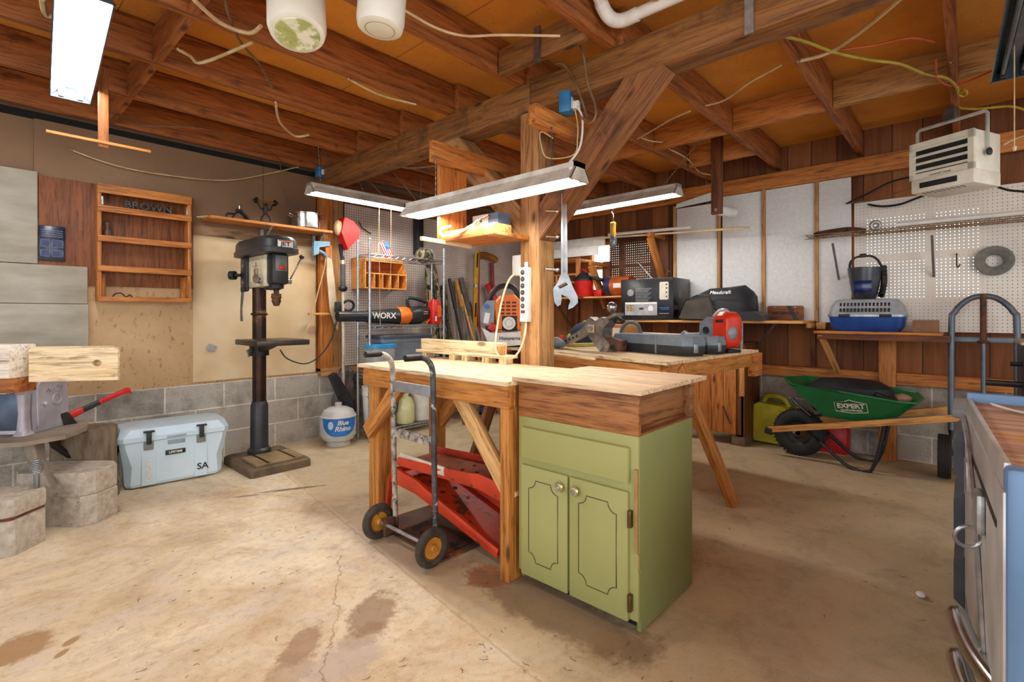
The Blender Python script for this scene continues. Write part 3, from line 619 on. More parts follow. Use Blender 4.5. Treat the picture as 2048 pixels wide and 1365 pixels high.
# cables and wires: name, label, material, radius, centre line
for nm, lb, mt, rr, pts in [
    ('white_cable', 'cream cable drooping beside the second hanging jug', M_cable, 0.006, [(1.243, 1.779, 2.455), (1.437, 1.785, 2.455), (1.575, 1.736, 2.455), (1.68, 1.61, 2.455), (1.875, 1.408, 2.455)]),
    ('white_cable', 'thin cream cable under the knotted joist', M_cable, 0.006, [(1.439, 2.548, 2.465), (1.671, 2.594, 2.465), (1.898, 2.545, 2.465)]),
    ('white_cable', 'thick white cable beside the first hanging jug', M_cable, 0.009, [(0.617, 2.34, 2.45), (0.763, 2.454, 2.45), (0.88, 2.448, 2.45), (0.896, 2.347, 2.45)]),
    ('white_cable', 'bent cream cable below two joists left of centre', M_cable, 0.008, [(0.699, 2.852, 2.45), (0.76, 2.882, 2.45), (0.823, 2.909, 2.45), (0.923, 2.519, 2.45)]),
    ('brown_cable', 'brown cable stapled across the left joists', M_bcable, 0.007, [(0.723, 2.284, 2.476), (0.876, 2.576, 2.476), (1.053, 2.772, 2.476), (1.209, 2.999, 2.476)]),
    ('white_cable', 'cream cable hanging in a hook from a left joist', M_cable, 0.008, [(1.279, 3.127, 2.45), (1.432, 3.429, 2.45), (1.613, 3.607, 2.45), (1.673, 3.513, 2.45)]),
    ('white_cable', 'short thick cable end left of the bright ceiling light', M_cable, 0.012, [(0.21, 2.786, 2.45), (0.231, 2.933, 2.45), (0.26, 2.938, 2.45)]),
    ('thin_cable', 'thin grey cable wandering along the left wall top', M_bcable, 0.004, [(0.616, 4.136, 2.476), (0.845, 4.24, 2.476), (1.124, 4.03, 2.476), (1.402, 4.071, 2.476), (1.689, 4.189, 2.476), (1.937, 4.532, 2.476)]),
    ('thin_cable', 'thin tan cable drooping along the left wall to the blue box', M_cable, 0.005, [(0.453, 4.45, 2.266), (0.712, 4.45, 2.207), (1.01, 4.45, 2.201), (1.42, 4.45, 2.241), (1.773, 4.45, 2.372), (2.082, 4.45, 2.505), (2.248, 4.45, 2.523)]),
    ('thin_cable', 'thin cable running down behind the steel pot', M_bcable, 0.004, [(1.85, 4.43, 2.459), (1.893, 4.43, 2.248), (1.937, 4.43, 2.124), (1.99, 4.43, 2.034)]),
    ('brown_cable', 'brown cable dropping from the joist to the blue box', M_bcable, 0.007, [(2.147, 4.25, 2.64), (2.228, 4.25, 2.529), (2.365, 4.25, 2.518), (2.477, 4.25, 2.467), (2.53, 4.25, 2.374), (2.572, 4.25, 2.286)]),
    ('brown_cable', 'brown cable looping from the beam to the long left light', M_bcable, 0.006, [(2.298, 4.0, 2.356), (2.446, 4.0, 2.359), (2.576, 4.0, 2.279), (2.673, 4.0, 2.189)]),
    ('thin_cable', 'thin dark cable between the beam and the wooden plank', M_bcable, 0.005, [(2.165, 3.253, 2.29), (2.08, 2.916, 2.182), (1.95, 2.548, 2.083), (1.87, 2.277, 2.027)]),
    ('thin_cable', 'thin brown cord falling from the beam to the left light', M_bcable, 0.005, [(2.503, 3.7, 2.399), (2.639, 3.7, 2.299), (2.792, 3.7, 2.164)]),
    ('cream_strap', 'pale flat cable crossing the right ceiling', M_cable, 0.009, [(2.877, 0.644, 2.45), (2.892, 0.547, 2.45), (2.855, 0.456, 2.45), (2.718, 0.312, 2.45), (2.583, 0.197, 2.45)]),
    ('yellow_cable', 'yellow cable wandering under the right joists, curled at its end', M_ycable, 0.008, [(2.494, 0.692, 2.45), (2.66, 0.585, 2.45), (2.904, 0.485, 2.45), (3.109, 0.368, 2.45), (3.264, 0.259, 2.45), (3.49, 0.17, 2.45), (3.615, 0.092, 2.45), (3.791, 0.049, 2.45), (3.959, 0.038, 2.45), (3.986, 0.007, 2.45), (3.894, 0.011, 2.45), (3.927, 0.033, 2.45)]),
    ('orange_cable', 'orange cable dropping behind the yellow one', M_ocable, 0.006, [(2.52, 0.574, 2.47), (2.657, 0.591, 2.47), (2.786, 0.58, 2.47), (2.898, 0.527, 2.47), (2.993, 0.354, 2.47), (3.035, 0.203, 2.47), (3.158, 0.12, 2.47)]),
    ('orange_cable', 'orange cable looped by the joist hook near the heater', M_ocable, 0.006, [(3.336, 0.119, 2.45), (3.586, 0.124, 2.45), (3.743, 0.084, 2.45), (3.775, 0.021, 2.45), (3.69, -0.098, 2.45)]),
    ('thin_cable', 'thin tan cable crossing the panel bay left of the knots', M_cable, 0.006, [(3.218, 1.268, 2.5), (3.216, 1.125, 2.5), (3.071, 0.933, 2.5), (2.975, 0.746, 2.5)]),
    ('brown_cable', 'brown cable looping down the beam beside the blue outlet', M_bcable, 0.006, [(2.12, 1.632, 2.491), (2.12, 1.566, 2.463), (2.12, 1.496, 2.349), (2.12, 1.449, 2.233), (2.12, 1.422, 2.149)]),
    ('brown_cable', 'longer brown cable loop hanging behind the blue outlet', M_bcable, 0.006, [(2.1, 1.469, 2.556), (2.1, 1.43, 2.46), (2.1, 1.406, 2.314), (2.1, 1.361, 2.189), (2.1, 1.361, 2.127), (2.1, 1.397, 2.109), (2.1, 1.451, 2.159)]),
    ('thin_cable', 'thin tan cable strung between right joists by the big brace', M_cable, 0.005, [(3.321, 1.787, 2.44), (3.224, 1.601, 2.44), (3.142, 1.454, 2.44), (3.089, 1.297, 2.44)]),
    ('thin_cable', 'short pale wire end beyond the big brace', M_cable, 0.005, [(3.382, 1.799, 2.47), (3.501, 1.779, 2.47), (3.596, 1.724, 2.47)]),
    ('thin_cable', 'pale cable drooping in the bay beside the hanging wooden arm', M_cable, 0.006, [(3.858, 1.794, 2.5), (4.213, 1.79, 2.5), (4.692, 1.872, 2.5), (4.897, 1.798, 2.5)]),
    ('black_cable', 'black cord sagging over the pegboard left of the heater', M_black, 0.008, [(4.9, 0.741, 2.066), (4.9, 0.596, 2.125), (4.9, 0.451, 2.192), (4.9, 0.31, 2.212)]),
    ('black_cable', 'black cord looping under the heater', M_black, 0.009, [(4.88, 0.593, 2.037), (4.88, 0.496, 2.006), (4.88, 0.387, 2.006), (4.88, 0.296, 2.034), (4.88, 0.203, 2.065)]),
    ('brown_cable', 'brown cord running along the pegboard top edge', M_bcable, 0.006, [(4.92, 0.744, 2.074), (4.92, 0.615, 2.075), (4.92, 0.453, 2.097), (4.92, 0.305, 2.131)]),
    ('black_cable', 'black cord leaving the heater on the right', M_black, 0.008, [(4.6, -0.146, 1.996), (4.6, -0.204, 1.963), (4.6, -0.295, 1.938)]),
    ('brown_cable', 'tan cord rising beside the pull string', M_cable, 0.006, [(4.6, -0.165, 2.263), (4.6, -0.227, 2.294), (4.6, -0.295, 2.31)]),
    ('yellow_cable', 'yellow cable continuing above the heater bracket', M_ycable, 0.007, [(4.3, 0.048, 2.532), (4.3, 0.041, 2.482), (4.3, -0.046, 2.448), (4.3, -0.191, 2.423), (4.3, -0.276, 2.366)]),
    ('black_cable', 'black power cord hanging from the drill press to the stud', M_black, 0.006, [(1.796, 4.3, 0.854), (1.859, 4.3, 0.773), (2.012, 4.3, 0.719), (2.149, 4.3, 0.781), (2.254, 4.3, 0.921), (2.323, 4.3, 1.15), (2.348, 4.3, 1.261)]),
    ('thin_cable', 'tan wire hanging down the framed stud', M_cable, 0.005, [(2.226, 4.34, 1.791), (2.217, 4.34, 1.607), (2.155, 4.34, 1.376), (2.085, 4.34, 1.105), (2.021, 4.34, 0.964), (1.994, 4.34, 0.886)]),
    ('yellow_strap', 'yellow cable at the top beside the drain pipe', M_ycable, 0.008, [(2.026, 1.039, 2.55), (2.095, 1.005, 2.55), (2.161, 0.976, 2.55)]),
]:
    mb = MB().tube(pts, rr, n=6, smooth=5)
    OB(nm, mb, mt, lb, 'cable')
# ================================================================ LEFT WALL
YW = YA + 0.005
sid = plain('grey_siding', 'b9b4a6', '98927f', 0.75, 0, 3.5, 0.1, '7f7666', 0.66, 6, stretch=(1, 1, 3))
for (x0, x1, z0, z1, lb) in ((-0.4, 0.315, 1.482, 2.08, 'weathered grey siding sheet, topmost at the far left wall'), (-0.4, 0.565, 1.225, 1.478, 'weathered grey siding strip below the topmost sheet'), (-0.4, 0.57, 0.93, 1.222, 'lowest weathered grey siding sheet behind the light boards')):
    OB('siding_sheet', MB().bx(x0, x1, YA-0.025, YW-0.002, z0, z1, 0.004), sid, lb, 'siding', group='grey siding sheets on the left wall')
OB('plywood_panel', MB().bx(0.32, 1.20, YA-0.012, YW-0.002, 1.352, 2.06, 0.002), wood('brown_ply', '8a5128', '613518', 'Z', knots=False, blotch='90603c', blotch_amt=0.66), 'dark brown plywood panel behind the orange wall shelf', 'panel')
t = TH('wall_poster', 'crumpled dark blue instruction bag on the brown panel', 'poster', (0.385, YA-0.02, 1.62))
PT('sheet', MB().box((0, 0, 0), (0.13, 0.012, 0.23), bev=0.005), plain('poster_blue', '2a344c', '171e2e', 0.25, 0, 25, 0.3), t)
pm = plain('poster_print', '8f9bb3', '55617d', 0.5, 0, 60)
for i in range(4): PT('text_line', MB().box((0.0, -0.007, 0.085-0.013*i), (0.105, 0.002, 0.004)), pm, t)
for (x, z, w_, h_) in ((-0.034, 0.0, 0.045, 0.05), (0.026, 0.0, 0.055, 0.05), (-0.034, -0.065, 0.045, 0.045), (0.026, -0.065, 0.055, 0.045)):
    PT('picture_frame', MB().xz(rrect(w_, h_, 0.003, 1, x, z)[::-1], -0.0085, -0.007), pm, t)
    PT('picture', MB().box((x, -0.009, z), (w_-0.006, 0.002, h_-0.006)), plain('poster_pic', '3b4d78', '22304f', 0.5, 0, 50), t)
# orange wall shelf unit
t = TH('wall_shelf_unit', 'open orange pine shelf unit with four shallow shelves on the left wall', 'shelf', (0.605, 4.37, 1.245))
W_, H_, D_ = 0.555, 0.80, 0.10
for x in (0.0, W_-0.022): PT('side_panel', MB().bx(x, x+0.022, 0, D_, 0, H_, 0.002), M_orange('Z'), t)
PT('top_board', MB().bx(0.022, W_-0.022, 0, D_, H_-0.022, H_, 0.002), M_orange('X'), t)
PT('bottom_board', MB().bx(0.022, W_-0.022, 0, D_, 0.0, 0.022, 0.002), M_orange('X'), t)
PT('face_rail', MB().bx(-0.001, W_+0.001, -0.012, 0, H_-0.06, H_+0.002, 0.002), M_orange('X'), t)
for z in (0.625, 0.42, 0.215): 
    PT('shelf_board', MB().bx(0.022, W_-0.022, 0, D_, z, z+0.016, 0.001), M_orange('X'), t)
    PT('shelf_rail', MB().bx(0.0, W_, -0.012, 0, z-0.012, z+0.03, 0.002), M_orange('X'), t)
PT('face_rail', MB().bx(0.0, W_, -0.012, 0, -0.002, 0.03, 0.002), M_orange('X'), t)
for x in (0.022, W_-0.03): PT('hanging_bracket', MB().bx(x, x+0.012, 0.004, 0.008, 0.66, 0.72, 0.001), M_galv, t)
PT('side_cleat', MB().bx(0.022, 0.05, 0.05, D_, 0.022, 0.19, 0.002), M_orange('Z'), t)
PT('side_cleat', MB().bx(W_-0.05, W_-0.022, 0.05, D_, 0.022, 0.19, 0.002), M_orange('Z'), t)
# letters BROWN on the top shelf
lt = TH('letter_sign', 'row of small dark metal letters spelling BROWN on the shelf unit', 'sign', (0.90, 4.41, 1.905), 0)
text_part('letters', 'BROWN', 0.066, plain('letter_metal', '6e6a68', '3c3a3a', 0.3, 0.8), lt, face_m((0, 0, 0.026), (0, -1, 0)), 0.008, sx=1.15, bold=0.001)
PT('letter_base', MB().bx(-0.12, 0.12, -0.014, 0.014, -0.018, 0.004, 0.001), M_dark, lt)
OB('glass_bottle', MB().lathe([(0.018, 0), (0.024, 0.01), (0.022, 0.05), (0.014, 0.07), (0.018, 0.09), (0.02, 0.11), (0.008, 0.125)], n=16), plain('dusty_bottle', '6a4e3c', '4a3020', 0.4), 'small brown bottle on the second shelf of the orange unit', 'bottle', (0.665, 4.42, 1.682))
OB('wire_coil', MB().tube([(0, 0, 0), (0.02, 0.01, 0.025), (0.05, 0, 0.03), (0.08, 0.01, 0.005), (0.10, 0, 0.02), (0.115, 0, 0.0)], 0.004, n=6), M_dark, 'twisted dark wire on the bottom shelf of the orange unit', 'wire', (0.69, 4.41, 1.272))
# plank shelf with steel bracket
t = TH('plank_shelf', 'long orange plank shelf on steel brackets above the drill press', 'shelf', (1.74, 4.34, 1.895))
PT('shelf_plank', MB().box((0.0, 0, 0), (0.98, 0.24, 0.022), bev=0.003), M_orange('X'), t)
for x in (-0.03, 0.43):
    br = MB().bx(x-0.014, x+0.014, 0.118, 0.128, -0.24, -0.012).bx(x-0.012, x+0.012, -0.10, 0.12, -0.018, -0.011)
    br.tube([(x, 0.12, -0.13), (x, 0.05, -0.11), (x, -0.03, -0.05), (x, -0.09, -0.016)], 0.008, n=6)
    PT('shelf_bracket', br, M_galv, t)
PT('plank_tag', MB().box((-0.50, -0.03, 0.004), (0.06, 0.12, 0.004), rot=(0, 0, 20)), M_pale('X'), t)
def strongman(loc, label, kind):
    t = TH('metal_figure', label, 'figurine', loc, 0, 'scrap metal figures on the plank shelf')
    if kind:
        PT('base_plate', MB().bx(-0.055, 0.055, -0.03, 0.03, 0, 0.02, 0.002), M_dark, t)
        b = MB().tube([(-0.035, 0, 0.02), (-0.032, 0, 0.055), (0, 0, 0.095)], 0.0065, smooth=4).tube([(0.035, 0, 0.02), (0.034, 0, 0.055), (0, 0, 0.095)], 0.0065, smooth=4)
        b.cyl((0, 0, 0.09), (0, 0, 0.145), 0.013, 0.018, 10).sph((0, 0, 0.165), 0.014)
        b.tube([(0, 0, 0.14), (-0.035, 0, 0.125), (-0.068, 0, 0.18)], 0.0065, smooth=4).tube([(0, 0, 0.14), (0.035, 0, 0.125), (0.062, 0, 0.18)], 0.0065, smooth=4)
        PT('figure_body', b, M_dark, t)
        PT('barbell', MB().cyl((-0.085, 0, 0.19), (0.085, 0, 0.19), 0.007, n=10), plain('brass', 'c9963c', '8f6420', 0.3, 0.9), t)
        for s in (-1, 1): PT('barbell_weight', MB().cyl((s*0.068, 0, 0.19), (s*0.08, 0, 0.19), 0.026, n=14).cyl((s*0.084, 0, 0.19), (s*0.094, 0, 0.19), 0.015, n=10), M_dark, t)
    else:
        b = MB().tube([(-0.10, 0, 0.0), (-0.085, 0, 0.045), (-0.04, 0, 0.05), (0.0, 0, 0.075)], 0.008, smooth=4).tube([(-0.05, 0.02, 0.0), (-0.03, 0.01, 0.05), (0.0, 0, 0.075)], 0.007, smooth=4)
        b.tube([(0, 0, 0.08), (0.05, 0, 0.05), (0.09, 0, 0.0)], 0.010, smooth=4).tube([(0, 0.01, 0.08), (0.035, 0.012, 0.05), (0.07, 0.02, 0.0)], 0.010, smooth=4).box((0.0, 0, 0.085), (0.05, 0.03, 0.018), bev=0.004)
        PT('figure_body', b, M_dark, t)
        PT('spark_plug', MB().cyl((0.005, 0, 0.09), (0.005, 0, 0.12), 0.009, n=10).cyl((0.005, 0, 0.12), (0.005, 0, 0.134), 0.014, n=6), M_chrome, t)
strongman((1.485, 4.33, 1.907), 'crawling black metal figure with a silver top on the plank shelf', 0)
strongman((1.695, 4.34, 1.907), 'black metal strongman figure lifting a brass barbell', 1)
t = TH('steel_pot', 'shiny steel stock pot with side handles on the plank shelf', 'pot', (2.04, 4.33, 1.907))
pot = plain('pot_steel', 'e2e2e0', 'a8a8a8', 0.18, 1.0, 30)
PT('pot_body', MB().lathe([(0.118, 0), (0.125, 0.008), (0.125, 0.125), (0.130, 0.130), (0.130, 0.134), (0.122, 0.132), (0.121, 0.012), (0.0, 0.010)], n=40), pot, t)
for s in (-1, 1): PT('pot_handle', MB().tube([(s*0.122, -0.03, 0.10), (s*0.16, -0.03, 0.115), (s*0.165, 0, 0.118), (s*0.16, 0.03, 0.115), (s*0.122, 0.03, 0.10)], 0.0045, n=8), pot, t)
# hand saw-like paddle, clamp, cleat on the framed stud
OB('wood_cleat', MB().bx(2.08, 2.50, 4.36, 4.40, 1.15, 1.168, 0.002), M_pine('X'), 'thin horizontal wooden cleat across the framed stud', 'cleat')
t = TH('bar_clamp', 'light blue clamp hanging on the stud below the plank shelf', 'clamp', (2.17, 4.33, 1.76))
cb = plain('clamp_blue', '7fa3b8', '5b7e93', 0.4, 0.2)
PT('clamp_jaw', MB().xz([(-0.07, 0.05), (0.08, 0.06), (0.08, 0.02), (-0.02, 0.0), (-0.025, -0.06), (-0.07, -0.08), (-0.075, 0)], -0.02, 0.02), cb, t)
PT('clamp_bar', MB().tube([(-0.02, 0, -0.03), (0.03, 0, -0.05), (0.06, 0, -0.08)], 0.014), cb, t)
t = TH('hand_saw', 'pale old saw with a worn wooden handle hanging on the stud', 'saw', (2.262, 4.34, 1.37), 0)
PT('saw_blade', MB().xz([(-0.03, 0.33), (0.018, 0.31), (0.055, 0.0), (0.088, -0.30), (0.075, -0.37), (0.0, -0.18), (-0.03, 0.15)], -0.006, 0.006), plain('saw_pale', 'd9cdbb', 'b99a72', 0.6, 0, 6), t)
PT('saw_handle', MB().xz([(-0.05, 0.42), (0.015, 0.42), (0.02, 0.30), (-0.035, 0.32)], -0.012, 0.012), M_orange('Z'), t)
# string trimmer hanging upside down: red guard, shaft, grip, loop handle
t = TH('string_trimmer', 'string trimmer hung upside down with a red guard, pale shaft', 'trimmer', (2.38, 4.30, 0))
PT('shaft', MB().cyl((-0.01, 0, 1.78), (-0.035, -0.06, 0.30), 0.013, n=14), plain('trimmer_shaft', 'ded5c4', 'bdb29c', 0.4), t)
PT('red_guard', MB().loft([[(x, y, z) for (x, z) in ((-0.045, 2.045), (0.045, 2.02), (0.115, 1.95), (0.10, 1.87), (0.02, 1.79), (-0.01, 1.75), (-0.075, 1.90))] for y in (-0.10, 0.0)]), M_red, t)
PT('guard_cap', MB().sph((-0.07, -0.03, 1.95), 0.055, (0.7, 0.9, 1.3)), M_cable, t)
PT('gear_head', MB().tube([(-0.045, -0.02, 1.80), (-0.025, 0, 1.74), (-0.01, 0, 1.66)], 0.02), M_black, t)
PT('grip_sleeve', MB().cyl((-0.012, -0.005, 1.62), (-0.016, -0.015, 1.42), 0.024, n=14), plain('grip_grey', '4e5154', '393b3d', 0.6), t)
PT('grip_end', MB().sph((-0.018, -0.02, 1.395), 0.04, (1.1, 0.8, 0.8)), M_black, t)
PT('loop_handle', MB().torus((0.03, -0.03, 1.235), 0.05, 0.012, (0.3, 1, 0.3)).box((-0.07, -0.02, 1.22), (0.05, 0.05, 0.10), bev=0.01), M_black, t)
PT('engine_arm', MB().loft([[(-0.165+dx, y, 0.60+dz) for dx, dz in ((-0.02, 0.0), (0.03, 0.028), (0.16, -0.17), (0.20, -0.30), (0.15, -0.34), (0.10, -0.27))] for y in (-0.12, -0.05)]), M_black, t)
PT('cutting_head', MB().cyl((-0.06, -0.085, 0.42), (0.0, -0.10, 0.31), 0.055, 0.045, 18), M_black, t)
# ---------------------------------------------------------------- drill press
t = TH('drill_press', 'tall floor drill press with a black head and rusty column', 'drill press', (1.56, 4.02, 0), 0)
iron = plain('press_base', '7c6950', '4d4135', 0.7, 0.2, 8, 0.2)
jetw = plain('press_cream', 'd9cfb4', 'bfb392', 0.45); jetk = plain('press_black', '35373a', '1f2022', 0.42, 0, 6)
PT('base_casting', MB().loft([rr for rr in ([(p[0], p[1], z) for p in rrect(a, b_, 0.03)] for (a, b_, z) in ((0.44, 0.56, 0.0), (0.44, 0.56, 0.05), (0.41, 0.53, 0.065)))]), iron, t, (0, -0.05, 0))
PT('base_table', MB().bx(-0.17, 0.17, -0.30, -0.02, 0.065, 0.085, 0.004), plain('press_base_top', '9b8462', '75613f', 0.6), t)
for x in (-0.09, 0.10): PT('base_slot', MB().bx(x-0.008, x+0.008, -0.31, -0.0, 0.0845, 0.087), M_dark, t)
PT('column_collar', MB().lathe([(0.085, 0.065), (0.085, 0.095), (0.066, 0.11), (0.064, 0.44), (0.052, 0.47)], (0, 0.10, 0), 28), jetk, t)
cm = plain('press_column', '4a3226', '2a1d17', 0.35, 0.7, 5, 0, '94602f', 0.56, 3)
PT('column', MB().cyl((0, 0.10, 0.45), (0, 0.10, 1.40), 0.050, n=28), cm, t)
PT('column_ring', MB().torus((0, 0.10, 1.155), 0.052, 0.010), M_dark, t)
PT('table_bracket', MB().lathe([(0.07, 0.83), (0.07, 0.93)], (0, 0.10, 0), 20).loft([[(x, 0.05, 0.86), (x, 0.05, 0.93), (x, -0.22, 0.93), (x, -0.12, 0.90)] for x in (-0.03, 0.03)]), M_dark, t)
tb = TH  # table
PT('work_table', MB().bx(-0.19, 0.19, -0.36, 0.06, 0.925, 0.965, 0.006), plain('press_table', '453d38', '2a2523', 0.4, 0.4, 9), t)
PT('table_crank', MB().cyl((-0.075, 0.06, 0.88), (-0.11, 0.04, 0.87), 0.012, n=8).cyl((-0.105, 0.04, 0.875), (-0.105, 0.02, 0.83), 0.008, n=8), M_galv, t)
# head, rotated a little around the column
h = (0.0, 0.0, 0.0)
PT('head_casting', MB().bx(-0.075, 0.075, -0.20, 0.16, 1.36, 1.60, 0.012), jetw, t)
PT('head_rib', MB().tube([(-0.077, 0.04, 1.39), (-0.077, 0.04, 1.50), (-0.077, 0.01, 1.525), (-0.077, -0.09, 1.525)], 0.008), jetw, t)
PT('head_plate', MB().bx(-0.078, -0.074, -0.08, 0.0, 1.42, 1.50), plain('tan_plate', 'a07a50', '7d5c3a', 0.5), t)
PT('belt_cover', MB().loft([[(p[0], p[1]-0.02, z) for p in rrect(a, b_, 0.085, 5)] for (a, b_, z) in ((0.25, 0.66, 1.60), (0.27, 0.68, 1.605), (0.27, 0.68, 1.64), (0.255, 0.665, 1.645), (0.25, 0.655, 1.70), (0.22, 0.62, 1.725))]), jetk, t)
PT('switch_housing', MB().bx(-0.062, 0.062, -0.30, -0.19, 1.375, 1.60, 0.018), M_black, t)
PT('switch_plate', MB().bx(-0.04, 0.045, -0.305, -0.299, 1.47, 1.585, 0.004), plain('plate_grey', '6b6e70', '4b4d4f', 0.4), t)
PT('start_button', MB().box((0.002, -0.307, 1.522), (0.03, 0.008, 0.012)), plain('green_btn', '2f7a3c', '1f5a2a', 0.4), t)
PT('stop_switch', MB().box((0.004, -0.31, 1.497), (0.04, 0.012, 0.028), bev=0.003), M_red, t)
PT('motor', MB().cyl((-0.0, 0.20, 1.36), (0.0, 0.20, 1.56), 0.085, n=24), jetk, t)
PT('motor_plate', MB().bx(-0.10, -0.07, 0.10, 0.22, 1.33, 1.60, 0.015), jetk, t)
for z in (1.40, 1.53): PT('plate_bolt', MB().cyl((-0.10, 0.15, z), (-0.108, 0.15, z), 0.01, n=8), M_galv, t)
PT('motor_knob', MB().cyl((-0.10, 0.20, 1.46), (-0.14, 0.25, 1.46), 0.012, n=8).cyl((-0.13, 0.235, 1.46), (-0.155, 0.265, 1.46), 0.035, n=16), M_black, t)
PT('quill_collar', MB().cyl((0, -0.22, 1.345), (0, -0.22, 1.375), 0.05, n=20).box((-0.02, -0.20, 1.345), (0.09, 0.10, 0.02), bev=0.006), M_dark, t)
PT('chuck', MB().lathe([(0.02, 1.335), (0.018, 1.31), (0.034, 1.305), (0.036, 1.275), (0.03, 1.27), (0.033, 1.25), (0.018, 1.215)], (0, -0.22, 0), 20), M_rust, t)
PT('feed_hub', MB().cyl((-0.078, -0.14, 1.415), (-0.12, -0.155, 1.415), 0.034, n=18), M_chrome, t)
hub = Vector((-0.115, -0.15, 1.415))
PT('feed_handle', MB().cyl(hub, hub+Vector((0, 0.01, 0.12)), 0.006, n=8), M_chrome, t)
hub2 = Vector((0.085, -0.24, 1.40))
PT('depth_hub', MB().cyl((0.06, -0.24, 1.40), (0.10, -0.24, 1.40), 0.02, n=12), M_chrome, t)
PT('feed_handle', MB().cyl(hub2, (0.165, -0.27, 1.58), 0.006, n=8), M_chrome, t)
PT('handle_knob', MB().sph((0.168, -0.272, 1.59), 0.018), M_black, t)
logo = plain('logo_red', 'd1502c', 'b13a1c', 0.4); lw = plain('logo_white', 'f2efe8', 'd9d6cf', 0.5)
PT('logo_plate', MB().box((0.01, -0.3535, 1.668), (0.11, 0.003, 0.05), bev=0.001), lw, t, ang=30)
text_part('logo_text', 'JET', 0.04, M_black, t, face_m((0.01, -0.3565, 1.664), (0, -1, 0)), sx=1.25, bold=0.001)
PT('logo_stripe', MB().box((0.01, -0.3558, 1.688), (0.10, 0.002, 0.007)), logo, t)
for k, (x0, x1) in enumerate(((-0.02, 0.012), (0.012, -0.012), (0.02, 0.03))):
    PT('chuck_key', MB().tube([(-0.11, 0.13+x0, 1.34), (-0.115, 0.13+(x0+x1)/2, 1.22), (-0.115, 0.13+x1, 1.10)], 0.0045, n=6), M_steel, t)
PT('key_holder', MB().box((-0.11, 0.13, 1.345), (0.02, 0.06, 0.04), bev=0.008), M_black, t)
# ---------------------------------------------------------------- cooler
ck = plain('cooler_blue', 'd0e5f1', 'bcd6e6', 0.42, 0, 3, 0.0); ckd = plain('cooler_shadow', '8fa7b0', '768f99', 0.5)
t = TH('cooler', 'pale blue hard cooler with two black latches against the block wall', 'cooler', (0.99, 4.17, 0), -5.5)
Lc, Dc = 0.62, 0.36
def oct_(l, d, c_): return [(-l/2+c_, -d/2), (l/2-c_, -d/2), (l/2, -d/2+c_), (l/2, d/2-c_), (l/2-c_, d/2), (-l/2+c_, d/2), (-l/2, d/2-c_), (-l/2, -d/2+c_)]
PT('cooler_body', MB().loft([[(p[0], p[1], z) for p in oct_(l, d, c_)] for (l, d, c_, z) in ((0.54, 0.30, 0.03, 0.01), (0.56, 0.32, 0.03, 0.03), (0.575, 0.325, 0.045, 0.15), (0.61, 0.345, 0.03, 0.27), (0.62, 0.35, 0.03, 0.31))]), ck, t, ang=20)
PT('cooler_lid', MB().loft([[(p[0], p[1], z) for p in oct_(l, d, c_)] for (l, d, c_, z) in ((0.635, 0.37, 0.03, 0.314), (0.64, 0.375, 0.03, 0.345), (0.60, 0.345, 0.05, 0.395), (0.57, 0.31, 0.05, 0.40))]), ck, t, ang=20)
PT('lid_gasket', MB().loft([[(p[0], p[1], z) for p in oct_(0.615, 0.345, 0.03)] for z in (0.308, 0.316)]), M_dark, t)
for x in (-0.155, 0.145):
    PT('latch', MB().box((x, -0.196, 0.335), (0.028, 0.018, 0.085), bev=0.006).box((x, -0.198, 0.378), (0.062, 0.022, 0.012), bev=0.004), M_black, t)
    PT('latch_plate', MB().box((x, -0.176, 0.285), (0.055, 0.012, 0.065), bev=0.005), plain('latch_grey', '83888a', '6a6f71', 0.4), t)
    PT('body_column', MB().loft([[(x+sx_*0.045, y, z) for (sx_, y) in ((-1, -0.155), (1, -0.155), (0.8, -0.172), (-0.8, -0.172))] for z in (0.02, 0.30)]), ck, t)
PT('lid_grip', MB().box((0.0, -0.187, 0.326), (0.11, 0.012, 0.012), bev=0.004), ckd, t)
PT('body_recess', MB().box((0.0, -0.1725, 0.285), (0.10, 0.006, 0.03), bev=0.002), ckd, t)
PT('badge', MB().box((-0.005, -0.170, 0.215), (0.115, 0.010, 0.032), bev=0.004), M_black, t)
text_part('badge_text', 'LIFETIME', 0.022, lw, t, face_m((-0.005, -0.1765, 0.215), (0, -1, 0)), sx=0.92, bold=0.0004)
text_part('side_lettering', 'LIGNO', 0.045, lw, t, face_m((-0.155, -0.179, 0.115), (0, -1, 0), (1, 0, 0)), sx=1.05, bold=0.001)
text_part('sticker_letters', 'SA', 0.062, M_black, t, face_m((0.155, -0.1755, 0.085), (0, -1, 0)), sx=1.0, bold=0.001)
PT('rope_handle', MB().tube([(-0.305, -0.10, 0.29), (-0.325, -0.09, 0.2), (-0.325, -0.06, 0.1), (-0.31, -0.05, 0.04)], 0.01, n=8), M_black, t)
# ---------------------------------------------------------------- propane tank
tk = plain('tank_grey', 'd3d4d2', 'b9bbb9', 0.42, 0.1); tb_ = plain('tank_blue', '2a78c8', '1d64b2', 0.4)
t = TH('propane_tank', 'grey propane tank with a blue label by the block wall', 'tank', (2.235, 4.13, 0), -24)
prof = [(0.09, 0.035), (0.125, 0.05), (0.15, 0.09), (0.153, 0.20), (0.148, 0.26), (0.125, 0.305), (0.08, 0.33), (0.04, 0.338)]
PT('tank_body', MB().lathe(prof, n=40), tk, t)
PT('foot_ring', MB().lathe([(0.10, 0), (0.10, 0.05), (0.095, 0.05), (0.095, 0)], n=32, caps=False), tk, t)
PT('weld_band', MB().torus((0, 0, 0.10), 0.153, 0.003, n=40), tk, t)
